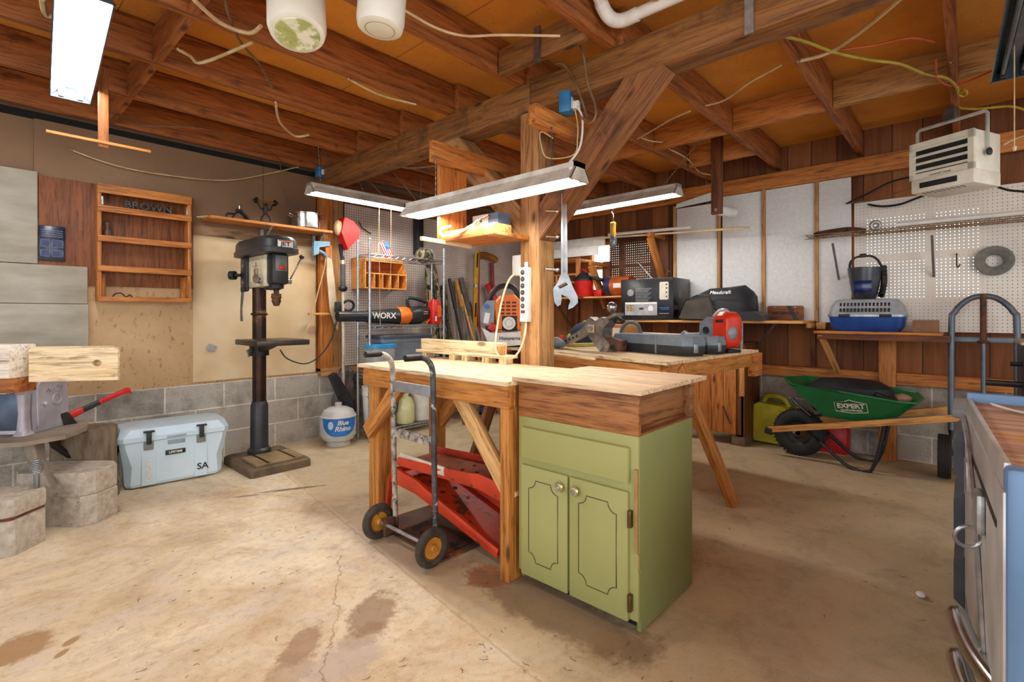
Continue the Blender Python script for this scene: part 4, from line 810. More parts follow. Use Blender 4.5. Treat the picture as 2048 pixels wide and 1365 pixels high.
# label: patch wrapped on the front, wide at top, curved below
mb = MB(); r_ = 0.1555; nA = 24
top = []; bot = []
for i in range(nA+1):
    a = R(-62 + 124*i/nA); k = (i/nA*2-1)
    top.append((r_*math.sin(a), -r_*math.cos(a), 0.252 if abs(k) < 1.1 else 0.25)); bot.append((r_*math.sin(a), -r_*math.cos(a), 0.252-0.155*math.sqrt(max(0, 1-abs(k)**2.4))))
for i in range(nA):
    mb.quad(top[i], top[i+1], bot[i+1], bot[i])
PT('label', mb, tb_, t, label='blue label of the tank')
for s_t, z, sz in (('Blue', 0.215, 0.055), ('Rhino', 0.165, 0.058)):
    o = text_part('label_text', s_t, sz, lw, t, Matrix.Identity(4), ext=0.0008, shear=0.25, bold=0.0012)
    for v in o.data.vertices:
        x = v.co.x + 0.025; a = x/r_; rr = 0.1565 + v.co.z; y0 = v.co.y
        v.co = Vector((rr*math.sin(a), -rr*math.cos(a), z + y0))
o = PT('label_emblem', MB().sph((0, 0, 0), 0.024, (1, 0.12, 1.5)), plain('label_pale', 'bcd6ea', '9fc2dd', 0.5), t, (r_*math.sin(-0.5), -r_*math.cos(0.5), 0.195), (0, 0, -28))
PT('label_band', MB().lathe([(0.1545, 0.256), (0.1535, 0.268)], n=40, caps=False), lw, t)
PT('valve_collar', MB().cyl((0, 0, 0.33), (0, 0, 0.37), 0.03, n=14), tk, t)

OB('pull_string', MB().tube([(2.44, 3.80, 2.10), (2.44, 3.80, 1.75), (2.45, 3.80, 1.05)], 0.0025, n=5), M_cable, 'long cream pull string in front of the wire shelving post', 'string')
OB('pull_string', MB().tube([(2.56, 3.80, 2.10), (2.56, 3.80, 1.6), (2.54, 3.80, 1.36)], 0.0025, n=5), M_cable, 'shorter cream pull string over the wooden organizer', 'string')
OB('bent_hook', MB().tube([(2.60, 4.41, 2.07), (2.62, 4.40, 2.02), (2.66, 4.40, 1.99), (2.73, 4.40, 1.96)], 0.006, n=6, smooth=2), M_dark, 'bent black wire hook on the left pegboard beside the red guard', 'hook')
t = TH('plastic_bag', 'crumpled greyish plastic bag behind the propane tank', 'bag', (2.44, 4.36, 0))
mbp = MB().sph((0, 0, 0.34), 0.16, (0.8, 0.5, 2.0), 24, 18); rr_ = random.Random(5)
for v in mbp.bm.verts: v.co += Vector((rr_.uniform(-1, 1), rr_.uniform(-1, 1), rr_.uniform(-1, 1)))*0.014
PT('bag_body', mbp, plain('bag_grey', '7d7370', '564c48', 0.35, 0, 14, 0.5), t, ang=20)
OB('grey_tag', MB().box((1.325, 4.46, 0.885), (0.06, 0.004, 0.05), rot=(0, 25, 0)), M_galv, 'small grey square tag on the tan wall left of the drill press', 'tag')
# ================================================================ WIRE SHELVING UNIT AND WHAT IT HOLDS
chrome_w = plain('wire_chrome', 'c9ccd0', '8e9297', 0.3, 0.8, 60)
t = TH('wire_shelving', 'chrome wire shelving unit against the left pegboard wall', 'shelving', (2.45, 3.97, 0))
UW, UD = 0.86, 0.20
for x in (0, UW):
    for y in (0, UD): PT('post', MB().cyl((x, y, 0.0), (x, y, 1.83), 0.0125, n=12).sph((x, y, 1.83), 0.014), chrome_w, t)
for z in (0.09, 0.60, 1.05, 1.70):
    mb = MB()
    for y in (0, UD):
        mb.cyl((0, y, z), (UW, y, z), 0.004, n=6).cyl((0, y, z-0.028), (UW, y, z-0.028), 0.004, n=6)
        n = 22; mb.tube([(UW*i/n, y, z - (0.026 if i % 2 else 0.002)) for i in range(n+1)], 0.003, n=5, smooth=1)
    for x in (0, UW): mb.cyl((x, 0, z), (x, UD, z), 0.004, n=6).cyl((x, 0, z-0.028), (x, UD, z-0.028), 0.004, n=6)
    for i in range(30): mb.cyl((UW*(i+0.5)/30, 0, z+0.003), (UW*(i+0.5)/30, UD, z+0.003), 0.002, n=5, caps=False)
    PT('wire_shelf', mb, chrome_w, t)
# desk organiser
om = wood('organiser_wood', 'e9a24f', 'd0832f', 'X', knots=False)
t = TH('wood_organizer', 'orange pine desk organizer with pigeonholes on the pegboard', 'organizer', (2.53, 4.18, 1.40))
side = [(0, 0), (0.24, 0), (0.24, 0.31), (0.10, 0.31), (0.06, 0.28), (0.0, 0.15)]
for x in (0, 0.46):
    A = MB().yz(side, x, x+0.012) if x else MB().yz([(0, 0), (0.24, 0), (0.24, 0.30), (0.0, 0.31)], x, x+0.012)
    PT('side_panel', A, om, t)
PT('bottom_board', MB().bx(0.012, 0.46, 0, 0.24, 0, 0.012), om, t)
PT('middle_board', MB().bx(0.012, 0.46, 0, 0.23, 0.14, 0.152), om, t)
PT('top_board', MB().bx(0.012, 0.46, 0.06, 0.24, 0.285, 0.30), om, t)
PT('top_lip', MB().bx(0.012, 0.46, 0.05, 0.06, 0.265, 0.30), om, t)
PT('back_board', MB().bx(0.012, 0.46, 0.225, 0.24, 0.012, 0.285), wood('organiser_back', 'c4682a', 'a04f1a', 'X', knots=False), t)
for x in (0.10, 0.19, 0.28, 0.37): PT('divider', MB().bx(x, x+0.01, 0.0, 0.22, 0.012, 0.14), om, t)
# american flag
t = TH('small_flag', 'small american stick flag above the wooden organizer', 'flag', (2.57, 3.97, 1.705))
PT('flag_stick', MB().cyl((-0.03, 0, 0.10), (-0.02, 0, -0.02), 0.003, n=6).cyl((-0.03, 0, 0.10), (0.03, 0, 0.13), 0.002, n=6), M_pale('Z'), t)
d = Vector((0.075, 0, -0.135)); u = Vector((0.085, 0, 0.035)); o0 = Vector((-0.02, 0, 0.09)); fr = plain('flag_red', 'c4474f', 'a8333c', 0.7); fw = plain('flag_white', 'f0ebe6', 'd8d2cc', 0.7)
def par(a0, a1, b0, b1, y=0.0, th=0.002):
    P = [o0 + d*a + u*bq for a, bq in ((a0, b0), (a1, b0), (a1, b1), (a0, b1))]
    return MB().loft([[(p.x, y, p.z) for p in P], [(p.x, y+th, p.z) for p in P]])
PT('flag_cloth', par(0, 1, 0, 1), fw, t)
for k in range(5): PT('stripe', par(0.0 if k < 2 else 0.45, 1, 0.0+k*0.22, 0.11+k*0.22, -0.001, 0.001), fr, t)
PT('canton', par(0, 0.45, 0.45, 1.0, -0.002, 0.001), plain('flag_blue', '3f6f9c', '2f5880', 0.7), t)
text_part('stars', '* * *', 0.02, fw, t, face_m(o0 + d*0.22 + u*0.72 + Vector((0, -0.003, -0.004)), (0, -1, 0)))
# leaf blower
t = TH('leaf_blower', 'black and orange leaf blower lying on the wire shelf', 'leaf blower', (2.70, 4.075, 1.14), -1)
bk = plain('blower_black', '2c2f33', '1c1e21', 0.35)
PT('nozzle', MB().lathe([(0.044, -0.50), (0.047, -0.49), (0.046, -0.35), (0.050, -0.22), (0.058, -0.21), (0.068, 0.0), (0.078, 0.12)], (0, 0, -0.005), 28, (1, 0, 0)).lathe([(0.036, -0.501), (0.036, -0.5)], (0, 0, -0.005), 20, (1, 0, 0)), bk, t)
PT('nozzle_mouth', MB().cyl((-0.502, 0, -0.005), (-0.5, 0, -0.005), 0.038, n=20), plain('void_black', '060606', '030303', 0.9), t)
PT('orange_collar', MB().lathe([(0.078, 0.11), (0.088, 0.13), (0.09, 0.20), (0.082, 0.235)], (0, 0, 0), 28, (1, 0, 0)), M_orangep, t)
PT('motor_body', MB().loft([[(x, y*sy, z*sz + oz) for y, z in rrect(0.17, 0.17, 0.06, 5)] for x, sy, sz, oz in ((0.225, 0.9, 0.92, 0), (0.27, 1, 1.05, 0.005), (0.36, 1, 1.08, 0.01), (0.44, 0.85, 0.8, 0.03), (0.49, 0.6, 0.5, 0.04))]), bk, t)
PT('carry_handle', MB().tube([(0.25, 0, 0.08), (0.23, 0, 0.13), (0.235, 0, 0.17), (0.29, 0, 0.175), (0.40, 0, 0.155), (0.46, 0, 0.13), (0.44, 0, 0.09)], 0.017, n=10), M_black, t)
PT('battery_trim', MB().tube([(0.47, -0.04, 0.08), (0.50, -0.05, 0.03), (0.47, -0.05, -0.03), (0.41, -0.06, -0.075)], 0.012, n=8), M_orangep, t)
for z in (0.02, 0.04): PT('trim_line', MB().box((0.39, -0.0895, z), (0.05, 0.004, 0.006)), M_cable, t)
o = text_part('brand_text', 'WORX', 0.075, lw, t, face_m((-0.07, -0.0675, 0.0), (-0.086, -1, 0)), sx=1.0, bold=0.002)
# red fuel can and brush
t = TH('red_canister', 'red plastic canister with an orange label beside the blower', 'canister', (3.215, 4.0, 1.056))
PT('canister_body', MB().loft([[(p[0], p[1], z) for p in rrect(0.11*s, 0.09*s, 0.02)] for z, s in ((0, 0.95), (0.02, 1), (0.20, 1), (0.235, 0.7), (0.25, 0.6))]), M_red, t)
PT('canister_label', MB().bx(0.0, 0.045, -0.048, -0.044, 0.07, 0.19), plain('can_orange', 'ef6a2a', 'd8541a', 0.5), t)
PT('white_marks', MB().bx(-0.03, -0.01, -0.048, -0.044, 0.03, 0.08), fw, t)
OB('brush_handle', MB().cyl((0, 0, 0), (-0.005, 0, 0.34), 0.011, n=10).box((0.0, 0, 0.05), (0.05, 0.03, 0.1), bev=0.006), M_pine('Z'), 'pine brush handle standing up behind the red canister', 'brush', (3.24, 4.10, 1.06))
# grey tote
gt = plain('tote_grey', '7e8894', '69727e', 0.45)
t = TH('storage_tote', 'grey plastic storage tote with a dark lid under the blower', 'tote', (2.86, 4.10, 0.606))
PT('tote_body', MB().loft([[(p[0], p[1], z) for p in rrect(0.55*s, 0.26*s, 0.03)] for z, s in ((0, 0.88), (0.28, 0.98), (0.285, 1.03), (0.32, 1.03))]), gt, t)
PT('tote_lid', MB().loft([[(p[0], p[1], z) for p in rrect(0.60*s, 0.29*s, 0.03)] for z, s in ((0.322, 1), (0.345, 1), (0.352, 0.96))]), plain('tote_lid', '4a525c', '3a414a', 0.4), t)
PT('tote_emblem', MB().torus((0.03, -0.135, 0.14), 0.018, 0.006, (0, 1, 0), n=14), M_black, t)
t = TH('blue_lid', 'bright blue plastic lid beside the grey tote', 'lid', (2.55, 3.96, 0.79), 0)
PT('lid_plate', MB().loft([[(p[0], p[1], z) for p in rrect(0.26, 0.22, 0.05)] for z in (0.06, 0.09)]), plain('sky_blue', '3aa0d8', '2386c2', 0.4), t)
PT('lid_tub', MB().loft([[(p[0]*s, p[1]*s, z) for p in rrect(0.24, 0.20, 0.05)] for z, s in ((-0.18, 0.9), (0.06, 1.0))]), plain('tub_clear', 'aab4ba', '8b969e', 0.4), t)
# buckets and jug on the bottom shelf
def bucket(loc, label, r=0.125, h=0.37, lid=True):
    t = TH('plastic_bucket', label, 'bucket', loc, 0, 'white buckets on the bottom wire shelf')
    PT('bucket_body', MB().lathe([(r*0.88, 0), (r*0.9, 0.01), (r, h*0.82), (r*1.04, h*0.83), (r*1.04, h*0.9), (r*1.0, h)], n=32), M_white, t)
    PT('bucket_lid', MB().lathe([(r*1.05, h*0.99), (r*1.06, h*1.01), (r*1.06, h*1.05), (r*0.95, h*1.06)], n=32), M_white, t)
    PT('bail_handle', MB().tube([(-r*1.03, 0, h*0.85), (-r*0.7, -r*0.9, h*0.72), (0, -r*1.15, h*0.66), (r*0.7, -r*0.9, h*0.72), (r*1.03, 0, h*0.85)], 0.003, n=6), M_steel, t)
bucket((2.60, 4.10, 0.097), 'white lidded bucket on the bottom wire shelf by the tank')
bucket((3.12, 4.10, 0.097), 'white bucket behind the pale jug on the bottom wire shelf', 0.12, 0.40)
t = TH('sprayer_jug', 'pale yellow sprayer jug with a black hose on the bottom wire shelf', 'jug', (2.90, 4.06, 0.097))
PT('jug_body', MB().lathe([(0.08, 0), (0.088, 0.02), (0.088, 0.17), (0.06, 0.24), (0.03, 0.26), (0.03, 0.29)], n=28), plain('jug_pale', 'dfe0b0', 'c3c48a', 0.4), t)
PT('jug_cap', MB().cyl((0, 0, 0.29), (0, 0, 0.315), 0.034, n=16), M_black, t)
PT('sprayer_hose', MB().tube([(0, 0, 0.31), (-0.05, -0.03, 0.33), (-0.11, -0.05, 0.25), (-0.12, -0.03, 0.12)], 0.006, n=6), M_black, t)
# camouflage gear
def camo_mat(name, sc, cols):
    m, t, b = nt(name); f = noise(t, coords(t, (1, 1, 0.6)).outputs[0], sc, 3, 0.6, 0.8)
    r = ramp(t, f, [(0.0, S(cols[0])), (0.42, S(cols[1])), (0.50, S(cols[2])), (0.57, S(cols[3]))]); r.color_ramp.interpolation = 'CONSTANT'
    t.links.new(r.outputs[0], b.inputs['Base Color']); b.inputs['Roughness'].default_value = 0.9; return m
camo = camo_mat('camouflage', 24, ('1d1b15', '5f5a40', '8d7a58', 'b9b09a'))
M_camo2 = camo_mat('camouflage_dark', 28, ('14130f', '3c3928', '66573c', '8f866e'))
def gear(label, pts, r, m, cat='bag', name='camouflage_bag', strap=True):
    t = TH(name, label, cat, (0, 0, 0))
    PT('bag_body', MB().tube(pts, r, n=12, flat=0.5), m, t)
    if strap: 
        q = [Vector(p) + Vector((-0.03, -0.06, 0)) for p in pts]
        PT('strap', MB().tube(q, 0.008, n=6), M_black, t)
    return t
gear('tall camouflage gun bag hanging right of the wire shelving', [(3.40, 4.30, 1.70), (3.44, 4.30, 1.3), (3.50, 4.30, 0.9), (3.53, 4.30, 0.3)], lambda u: 0.06+0.035*math.sin(math.pi*min(1, u*1.1+0.1)), camo)
gear('narrower camouflage bag leaning left of the leaning shovels', [(3.60, 4.33, 1.48), (3.62, 4.33, 1.1), (3.66, 4.28, 0.7), (3.68, 4.25, 0.1)], lambda u: 0.045+0.02*math.sin(math.pi*u), M_camo2)
t = TH('camouflage_hat', 'dark camouflage hat on top of the wire shelving', 'hat', (3.16, 4.10, 1.705))
PT('hat_crown', MB().sph((0, 0, 0.05), 0.09, (1.1, 0.9, 0.9)), M_camo2, t)
PT('hat_brim', MB().loft([[(p[0]-0.04, p[1], z) for p in rrect(0.26, 0.2, 0.08)] for z in (0.0, 0.014)]), M_camo2, t)
t = TH('black_case', 'tall black padded case hanging above the camouflage hat', 'case', (3.30, 4.385, 1.86))
PT('case_body', MB().box((0, 0, 0.14), (0.10, 0.08, 0.42), bev=0.02), M_black, t)
PT('case_patch', MB().box((0, -0.042, 0.0), (0.04, 0.004, 0.04)), plain('patch_blue', '4c6a88', '37526c', 0.5), t)
# dark bundle and boots by the wall below
t = TH('duffel_bag', 'dark blue and red bundle of bags on the floor beyond the shelving', 'bag', (3.72, 4.0, 0))
for k, (x, c_, c2_) in enumerate(((0, '2a2d3a', '17181f'), (0.1, '30365a', '1e2238'), (0.2, '5c3a34', '3a2320'))):
    PT('bag_fold', MB().tube([(x, 0, 0.06), (x-0.01, 0, 0.25), (x+0.01, 0.02, 0.46)], lambda u: 0.055+0.015*math.sin(7*u+k), n=10), plain('bag%d' % k, c_, c2_, 0.8, 0, 15, 0.3), t)
OB('work_boot', MB().tube([(0, 0, 0.03), (0.1, 0, 0.035), (0.17, 0, 0.05)], lambda u: 0.03+0.018*u, n=10).cyl((0.16, 0, 0.04), (0.17, 0, 0.18), 0.045, n=12), plain('boot_tan', '7d6440', '4e3c24', 0.8, 0, 20, 0.3), 'scuffed tan boot on the floor below the dark bags', 'boot', (3.50, 3.88, 0.01))
# ---------------------------------------------------------------- long tools leaning in the corner
def tool(name, label, cat, p0, p1, r, m, parts, grp='long tools leaning in the far corner'):
    t = TH(name, label, cat, p0, 0, grp)
    e = Vector(p1) - Vector(p0); PT('long_handle', MB().cyl((0, 0, 0), e, r, n=12), m, t)
    for nm, a, b_, rr, mm in parts: PT(nm, MB().cyl(e*a, e*b_, rr, rr*0.9, n=12), mm, t)
    return t
gh = plain('grey_handle', '8f867a', '6b6257', 0.7, 0, 20)
tool('pry_bar', 'black topped iron bar, leftmost of the leaning corner tools', 'tool', (3.90, 4.10, 0), (3.715, 4.36, 1.56), 0.014, M_dark, [('bar_grip', 0.78, 1.0, 0.022, M_black)])
tool('lopper', 'garden tool with a yellow oval grip in the corner', 'tool', (4.0, 4.08, 0), (3.83, 4.37, 1.55), 0.013, gh, [('yellow_grip', 0.80, 1.0, 0.027, plain('grip_yellow', 'c98f1e', 'a06c10', 0.5))])
tool('shovel', 'shovel with a broad grey grip standing beside the yellow one', 'shovel', (4.10, 4.06, 0), (3.90, 4.37, 1.58), 0.02, gh, [('grey_grip', 0.72, 1.0, 0.034, plain('grip_dull', '5f5a58', '45403e', 0.7))])
tool('rake', 'thin tan rake handle leaning in the corner', 'rake', (4.04, 3.96, 0), (3.77, 4.22, 1.38), 0.012, M_pine('Z'), [])
tool('post_digger', 'pair of thick weathered grey handles right of the shovel', 'tool', (4.20, 4.05, 0), (4.02, 4.36, 1.30), 0.024, gh, [('digger_collar', 0.5, 0.62, 0.034, gh)])
t = TH('spirit_level', 'tall yellow spirit level with black grip slots standing on end', 'level', (4.03, 4.33, 0.05), rot=(3, 0, 0))
ly = plain('level_yellow', 'c99c22', 'a87c12', 0.45)
PT('level_bar', MB().bx(-0.028, 0.028, -0.012, 0.012, 0, 1.86, 0.002), ly, t)
for z in (0.35, 1.18, 1.76): PT('grip_slot', MB().xz([(a, b_) for a, b_ in rrect(0.026, 0.17, 0.012, 4, 0, z-0.02)], -0.0135, -0.0118), M_black, t)
for z in (0.75, 1.44): PT('bubble_vial', MB().cyl((-0.028, -0.014, z), (-0.01, -0.014, z), 0.02, n=14), M_white, t)
rd = plain('pole_red', '9c2420', '6d1512', 0.5, 0, 8)
t = TH('padded_frame', 'red tube frame with a worn orange padded bar on the pegboard', 'frame', (4.28, 4.36, 0))
PT('left_tube', MB().tube([(-0.11, -0.06, 0.2), (-0.12, 0, 1.2), (-0.12, 0.0, 1.84)], 0.026), rd, t)
PT('right_tube', MB().tube([(0.20, -0.06, 0.2), (0.16, 0, 1.2), (0.12, 0.0, 1.80)], 0.026), rd, t)
PT('padded_bar', MB().tube([(-0.14, 0, 1.84), (-0.05, -0.01, 1.875), (0.10, -0.01, 1.865), (0.19, 0, 1.83)], 0.042), plain('pad_orange', 'b06f22', '5a3312', 0.7, 0, 9), t)
t = TH('red_pole', 'thick glossy red pole with yellow marks leaning in the corner', 'pole', (4.42, 4.10, 0.3))
PT('red_pole', MB().tube([(0.0, -0.1, 0.0), (-0.08, 0.1, 0.9), (-0.14, 0.22, 1.22)], lambda u: 0.05-0.015*u), plain('red_gloss', 'c42622', '9a1916', 0.3), t)
PT('pole_marks', MB().cyl((-0.085, 0.03, 0.62), (-0.10, 0.07, 0.78), 0.047, n=12), plain('mark_yellow', 'c9a23a', '8a2a1a', 0.5, 0, 60), t)
t = TH('yellow_hose_reel', 'coiled yellow hose behind the orange blower', 'hose', (4.64, 4.12, 0.9))
for k in range(4): PT('hose_coil', MB().torus((0, 0, 0.085*k), 0.12, 0.038, (0, 0, 1)), plain('hose_yellow', 'c2941e', '9a700f', 0.5), t)
PT('reel_core', MB().cyl((0, 0, -0.9), (0, 0, 0.3), 0.08, n=18), M_dark, t)
# ================================================================ WORKBENCH WITH STEEL HAND TRUCK
bt = wood('bench_top', 'eddab6', 'd6ba8e', 'Y', knots=False, contrast=0.6, blotch='a9865a', blotch_amt=0.66)
pw = lambda a='X': wood('bench_pine', 'cc8a40', 'a06024', a)
t = TH('workbench', 'pine workbench with a pale plywood top and angled braces', 'workbench', (0, 0, 0))
PT('bench_top', MB().bx(1.54, 2.165, 1.44, 2.63, 0.845, 0.865, 0.003), bt, t)
PT('front_apron', MB().bx(1.56, 1.60, 1.45, 2.60, 0.745, 0.845, 0.003), pw('Y'), t)
PT('back_apron', MB().bx(2.10, 2.14, 1.45, 2.60, 0.745, 0.845, 0.003), pw('Y'), t)
PT('side_apron', MB().bx(1.60, 2.10, 2.56, 2.60, 0.745, 0.845, 0.003), pw('X'), t)
PT('side_apron', MB().bx(1.60, 2.10, 1.45, 1.49, 0.745, 0.845, 0.003), pw('X'), t)
PT('leg', MB().bx(1.60, 1.69, 2.50, 2.54, 0, 0.845, 0.003).bx(1.60, 1.64, 2.54, 2.60, 0, 0.845, 0.003), pw('Z'), t)
PT('leg', MB().bx(1.565, 1.605, 1.45, 1.50, 0, 0.745, 0.003).bx(1.605, 1.66, 1.45, 1.485, 0, 0.845, 0.003), pw('Z'), t)
PT('leg', MB().bx(2.01, 2.10, 2.50, 2.56, 0, 0.845, 0.003), pw('Z'), t)
PT('leg', MB().bx(2.05, 2.10, 1.49, 1.56, 0, 0.845, 0.003), pw('Z'), t)
bpart('diagonal_brace', (1.575, 2.57, 0.47), (1.575, 2.22, 0.80), 0.085, 0.035, pw('X'), t, up=(1, 0, 0))
bpart('diagonal_brace', (1.62, 1.47, 0.34), (1.62, 1.86, 0.80), 0.085, 0.03, wood('brace_pale', 'e8bd80', 'cf9a55', 'X'), t, up=(1, 0, 0), label='paler fresh pine brace')
bpart('diagonal_brace', (2.07, 2.52, 0.46), (2.07, 2.20, 0.80), 0.085, 0.035, pw('X'), t, up=(1, 0, 0))
bpart('diagonal_brace', (2.08, 1.55, 0.40), (2.08, 1.90, 0.80), 0.085, 0.035, M_brown('X'), t, up=(1, 0, 0))
# fence of boards lying on the back of the bench
t = TH('board_rack', 'pale boards on small wooden blocks along the bench back', 'lumber', (0, 0, 0))
PT('upper_board', MB().bx(2.13, 2.17, 2.02, 2.80, 0.915, 0.985, 0.003), M_pale('Y'), t)
PT('lower_board', MB().bx(2.07, 2.165, 1.93, 2.78, 0.897, 0.915, 0.002), M_pale('Y'), t)
for y in (2.70, 2.42, 2.30, 2.12, 1.98): PT('support_block', MB().bx(2.08, 2.15, y-0.025, y+0.025, 0.865, 0.897, 0.002), M_pale('Z'), t)
PT('end_block', MB().bx(2.09, 2.13, 2.0, 2.03, 0.915, 0.965, 0.002), M_pine('Z'), t)
# ---------------------------------------------------------------- green cabinet
gr = plain('green_paint', 'a8ab6c', '999b60', 0.55, 0, 1.5, 0.0, 'ad9450', 0.66, 3.0); gs = plain('green_shaded', '8d935c', '7d8450', 0.6, 0, 1.2, 0, '6c6a3c', 0.70, 12)  # side green is a darker copy, with that side's shade painted in
oak = wood('oak_band', 'a9713f', '74441f', 'Y', contrast=1.5, knots=False)
oakx = wood('oak_side', '96653a', '6d4222', 'X', contrast=1.2, knots=False)
t = TH('green_cabinet', 'worn light green cabinet with two doors under a plywood top', 'cabinet', (1.61, 0.865, 0))
CW, CD = 0.565, 0.47
PT('front_frame', MB().bx(0.0, 0.018, -0.002, CW, 0.055, 0.715, 0.002), gr, t)
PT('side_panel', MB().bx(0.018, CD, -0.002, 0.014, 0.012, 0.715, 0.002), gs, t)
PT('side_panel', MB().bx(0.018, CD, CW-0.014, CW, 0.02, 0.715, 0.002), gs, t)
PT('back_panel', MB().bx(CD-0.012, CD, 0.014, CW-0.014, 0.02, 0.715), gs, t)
PT('toe_base', MB().bx(0.06, CD, 0.014, CW-0.014, 0.0, 0.06), M_dark, t)
PT('torn_edge', MB().box((-0.003, 0.004, 0.45), (0.012, 0.012, 0.30), bev=0.002).tube([(0, -0.004, 0.30), (-0.004, -0.006, 0.26), (0.006, -0.01, 0.235)], 0.002, n=5), plain('splinter', 'b8935e', '8e6c40', 0.8), t)
PT('upper_box_front', MB().bx(0.0, 0.02, -0.002, CW+0.002, 0.715, 0.865, 0.002), oak, t)
PT('upper_box_side', MB().bx(0.02, CD, 0.03, 0.045, 0.715, 0.865, 0.002), oakx, t)
PT('upper_box_side', MB().bx(0.02, CD+0.06, CW-0.016, CW, 0.715, 0.865, 0.002), oakx, t)
PT('upper_box_post', MB().bx(CD-0.02, CD+0.02, -0.002, 0.035, 0.715, 0.865, 0.002), oakx, t)
PT('upper_ledge', MB().bx(0.018, CD, 0.0, 0.04, 0.712, 0.722), oakx, t)
PT('counter_top', MB().bx(-0.025, CD+0.10, -0.025, CW+0.02, 0.866, 0.884, 0.002), wood('counter_ply', 'e3c9a6', 'c4a47c', 'Y', knots=False, contrast=0.7, blotch='9c7b58', blotch_amt=0.62), t)
f_ = MB().bx(-0.022, 0.0, 0.028, CW-0.03, 0.545, 0.675, 0.006)
dr = PT('drawer_front', f_, plain('green_drawer', 'a8ab6c', '9c9c5e', 0.55, 0, 1.5, 0.0, 'a5884c', 0.55, 2.6), t)
def door(y0, y1, kn, hinge):
    z0, z1 = 0.05, 0.515
    d_ = PT('cabinet_door', MB().bx(-0.016, 0.0, y0, y1, z0, z1, 0.005), gr, t)
    a0, a1, b0, b1 = y0+0.045, y1-0.045, z0+0.07, z1-0.055; r = 0.036; pts = []
    for (cy, cz, s0) in ((a0, b0, 90), (a1, b0, 180), (a1, b1, 270), (a0, b1, 0)):
        arc = [(cy + r*math.cos(R(s0-90*i/6)), cz + r*math.sin(R(s0-90*i/6))) for i in range(7)]
        pts += arc
    PT('routed_line', MB().tube([(-0.0163, y, z) for y, z in pts], 0.0018, n=5, smooth=1, closed=True), plain('routed_dark', '4b4a28', '35341c', 0.7), d_)
    k = PT('door_knob', MB().cyl((-0.016, kn, z1-0.045), (-0.032, kn, z1-0.045), 0.007, n=10).lathe([(0.017, 0.0), (0.020, 0.004), (0.016, 0.010), (0.008, 0.013)], (-0.030, kn, z1-0.045), 16, (-1, 0, 0)), plain('knob_brass', 'd7cfa0', '8f8252', 0.3, 0.6, 60), d_)
    PT('knob_flower', MB().torus((-0.044, kn, z1-0.045), 0.009, 0.0025, (1, 0, 0), n=14), M_galv, k)
    if hinge:
        for z in (0.12, 0.42): PT('door_hinge', MB().bx(-0.019, 0.001, y0-0.014, y0-0.001, z-0.03, z+0.03, 0.002).cyl((-0.018, y0-0.004, z-0.03), (-0.018, y0-0.004, z+0.03), 0.004, n=8), plain('hinge_brass', '8c7238', '5a4a28', 0.4, 0.7), d_)
door(0.298, 0.54, 0.325, False); door(0.032, 0.288, 0.252, True)
# ---------------------------------------------------------------- red car ramps
rampm = plain('ramp_red', 'd6421c', 'a82c0d', 0.5, 0, 5, 0.1, '5e3420', 0.57, 14); rampd = plain('ramp_deck', '9c5a3c', '7d3f24', 0.8, 0, 14, 0.3, 'c04a26', 0.6, 9)
def car_ramp(label, loc, rot, rust):
    t = TH('car_ramp', label, 'ramp', loc, rot=rot, group='red steel car ramps under the workbench')
    L, Wd = 0.80, 0.25
    # deck with raised flanges
    PT('ramp_deck', MB().loft([[(x, -Wd/2, z), (x, Wd/2, z), (x, Wd/2, z-0.012), (x, -Wd/2, z-0.012)] for x, z in ((0, 0.0), (0.20, 0.0), (0.26, -0.015), (L, -0.10))]), rampd if rust else rampm, t)
    for s in (-1, 1):
        y = s*Wd/2
        q = MB().loft([[(x, y+s*o, z) for (o, z) in ((0, zt), (0.022, zt+0.004), (0.028, zt-0.01), (0.022, zt-hh_), (0.012, zt-hh_), (0.018, zt-0.016), (0.0, zt-0.012))] for x, zt, hh_ in ((-0.02, 0.03, 0.08), (0.20, 0.03, 0.07), (0.27, 0.012, 0.06), (L, -0.075, 0.04))])
        PT('side_flange', q, rampm, t)
    PT('ramp_leg', MB().tube([(-0.02, -Wd/2-0.012, 0.0), (-0.035, -Wd/2-0.012, -0.04), (-0.035, -Wd/2-0.012, -0.20)], 0.02, n=8, flat=0.5), rampm, t)
    PT('ramp_leg', MB().tube([(-0.02, Wd/2+0.012, 0.0), (-0.035, Wd/2+0.012, -0.04), (-0.035, Wd/2+0.012, -0.20)], 0.02, n=8, flat=0.5), rampm, t)
    PT('end_lip', MB().box((-0.02, 0, 0.0), (0.015, Wd, 0.06), bev=0.005), rampm, t)
    for i in range(6):
        for j in (-1, 1): PT('grip_hole', MB().torus((0.10+0.10*i, j*0.045, (0.002 if i < 1 else -0.10*(0.10*i-0.10)/0.54*1.0)), 0.009, 0.003, (0, 0, 1), n=12, k=6), M_dark, t)
    return t
car_ramp('rusty topped red steel ramp, uppermost of the two under the bench', (1.80, 1.53, 0.335), (0, -7, 93), True)
a = car_ramp('red steel ramp tilted beneath the rusty topped one', (1.75, 2.36, 0.265), (0, 8, -88), False)
bthing('painted_plank', (1.630, 2.33, 0.362), (1.630, 1.95, 0.358), 0.045, 0.012, plain('chipped_white', 'e4dccd', 'c4b8a2', 0.7, 0, 6, 0, '3a3632', 0.66, 22), 'chipped white painted strip along the upper red ramp', 'strip', up=(1, 0, 0))
OB('rusty_plate', MB().box((1.70, 2.09, 0.006), (0.40, 0.60, 0.008), rot=(0, 0, -3)), plain('rust_plate', '6a4a34', '3b3230', 0.75, 0.1, 5, 0.2, '9a5424', 0.55, 6), 'rusty dark steel plate lying on the floor under the bench', 'plate')
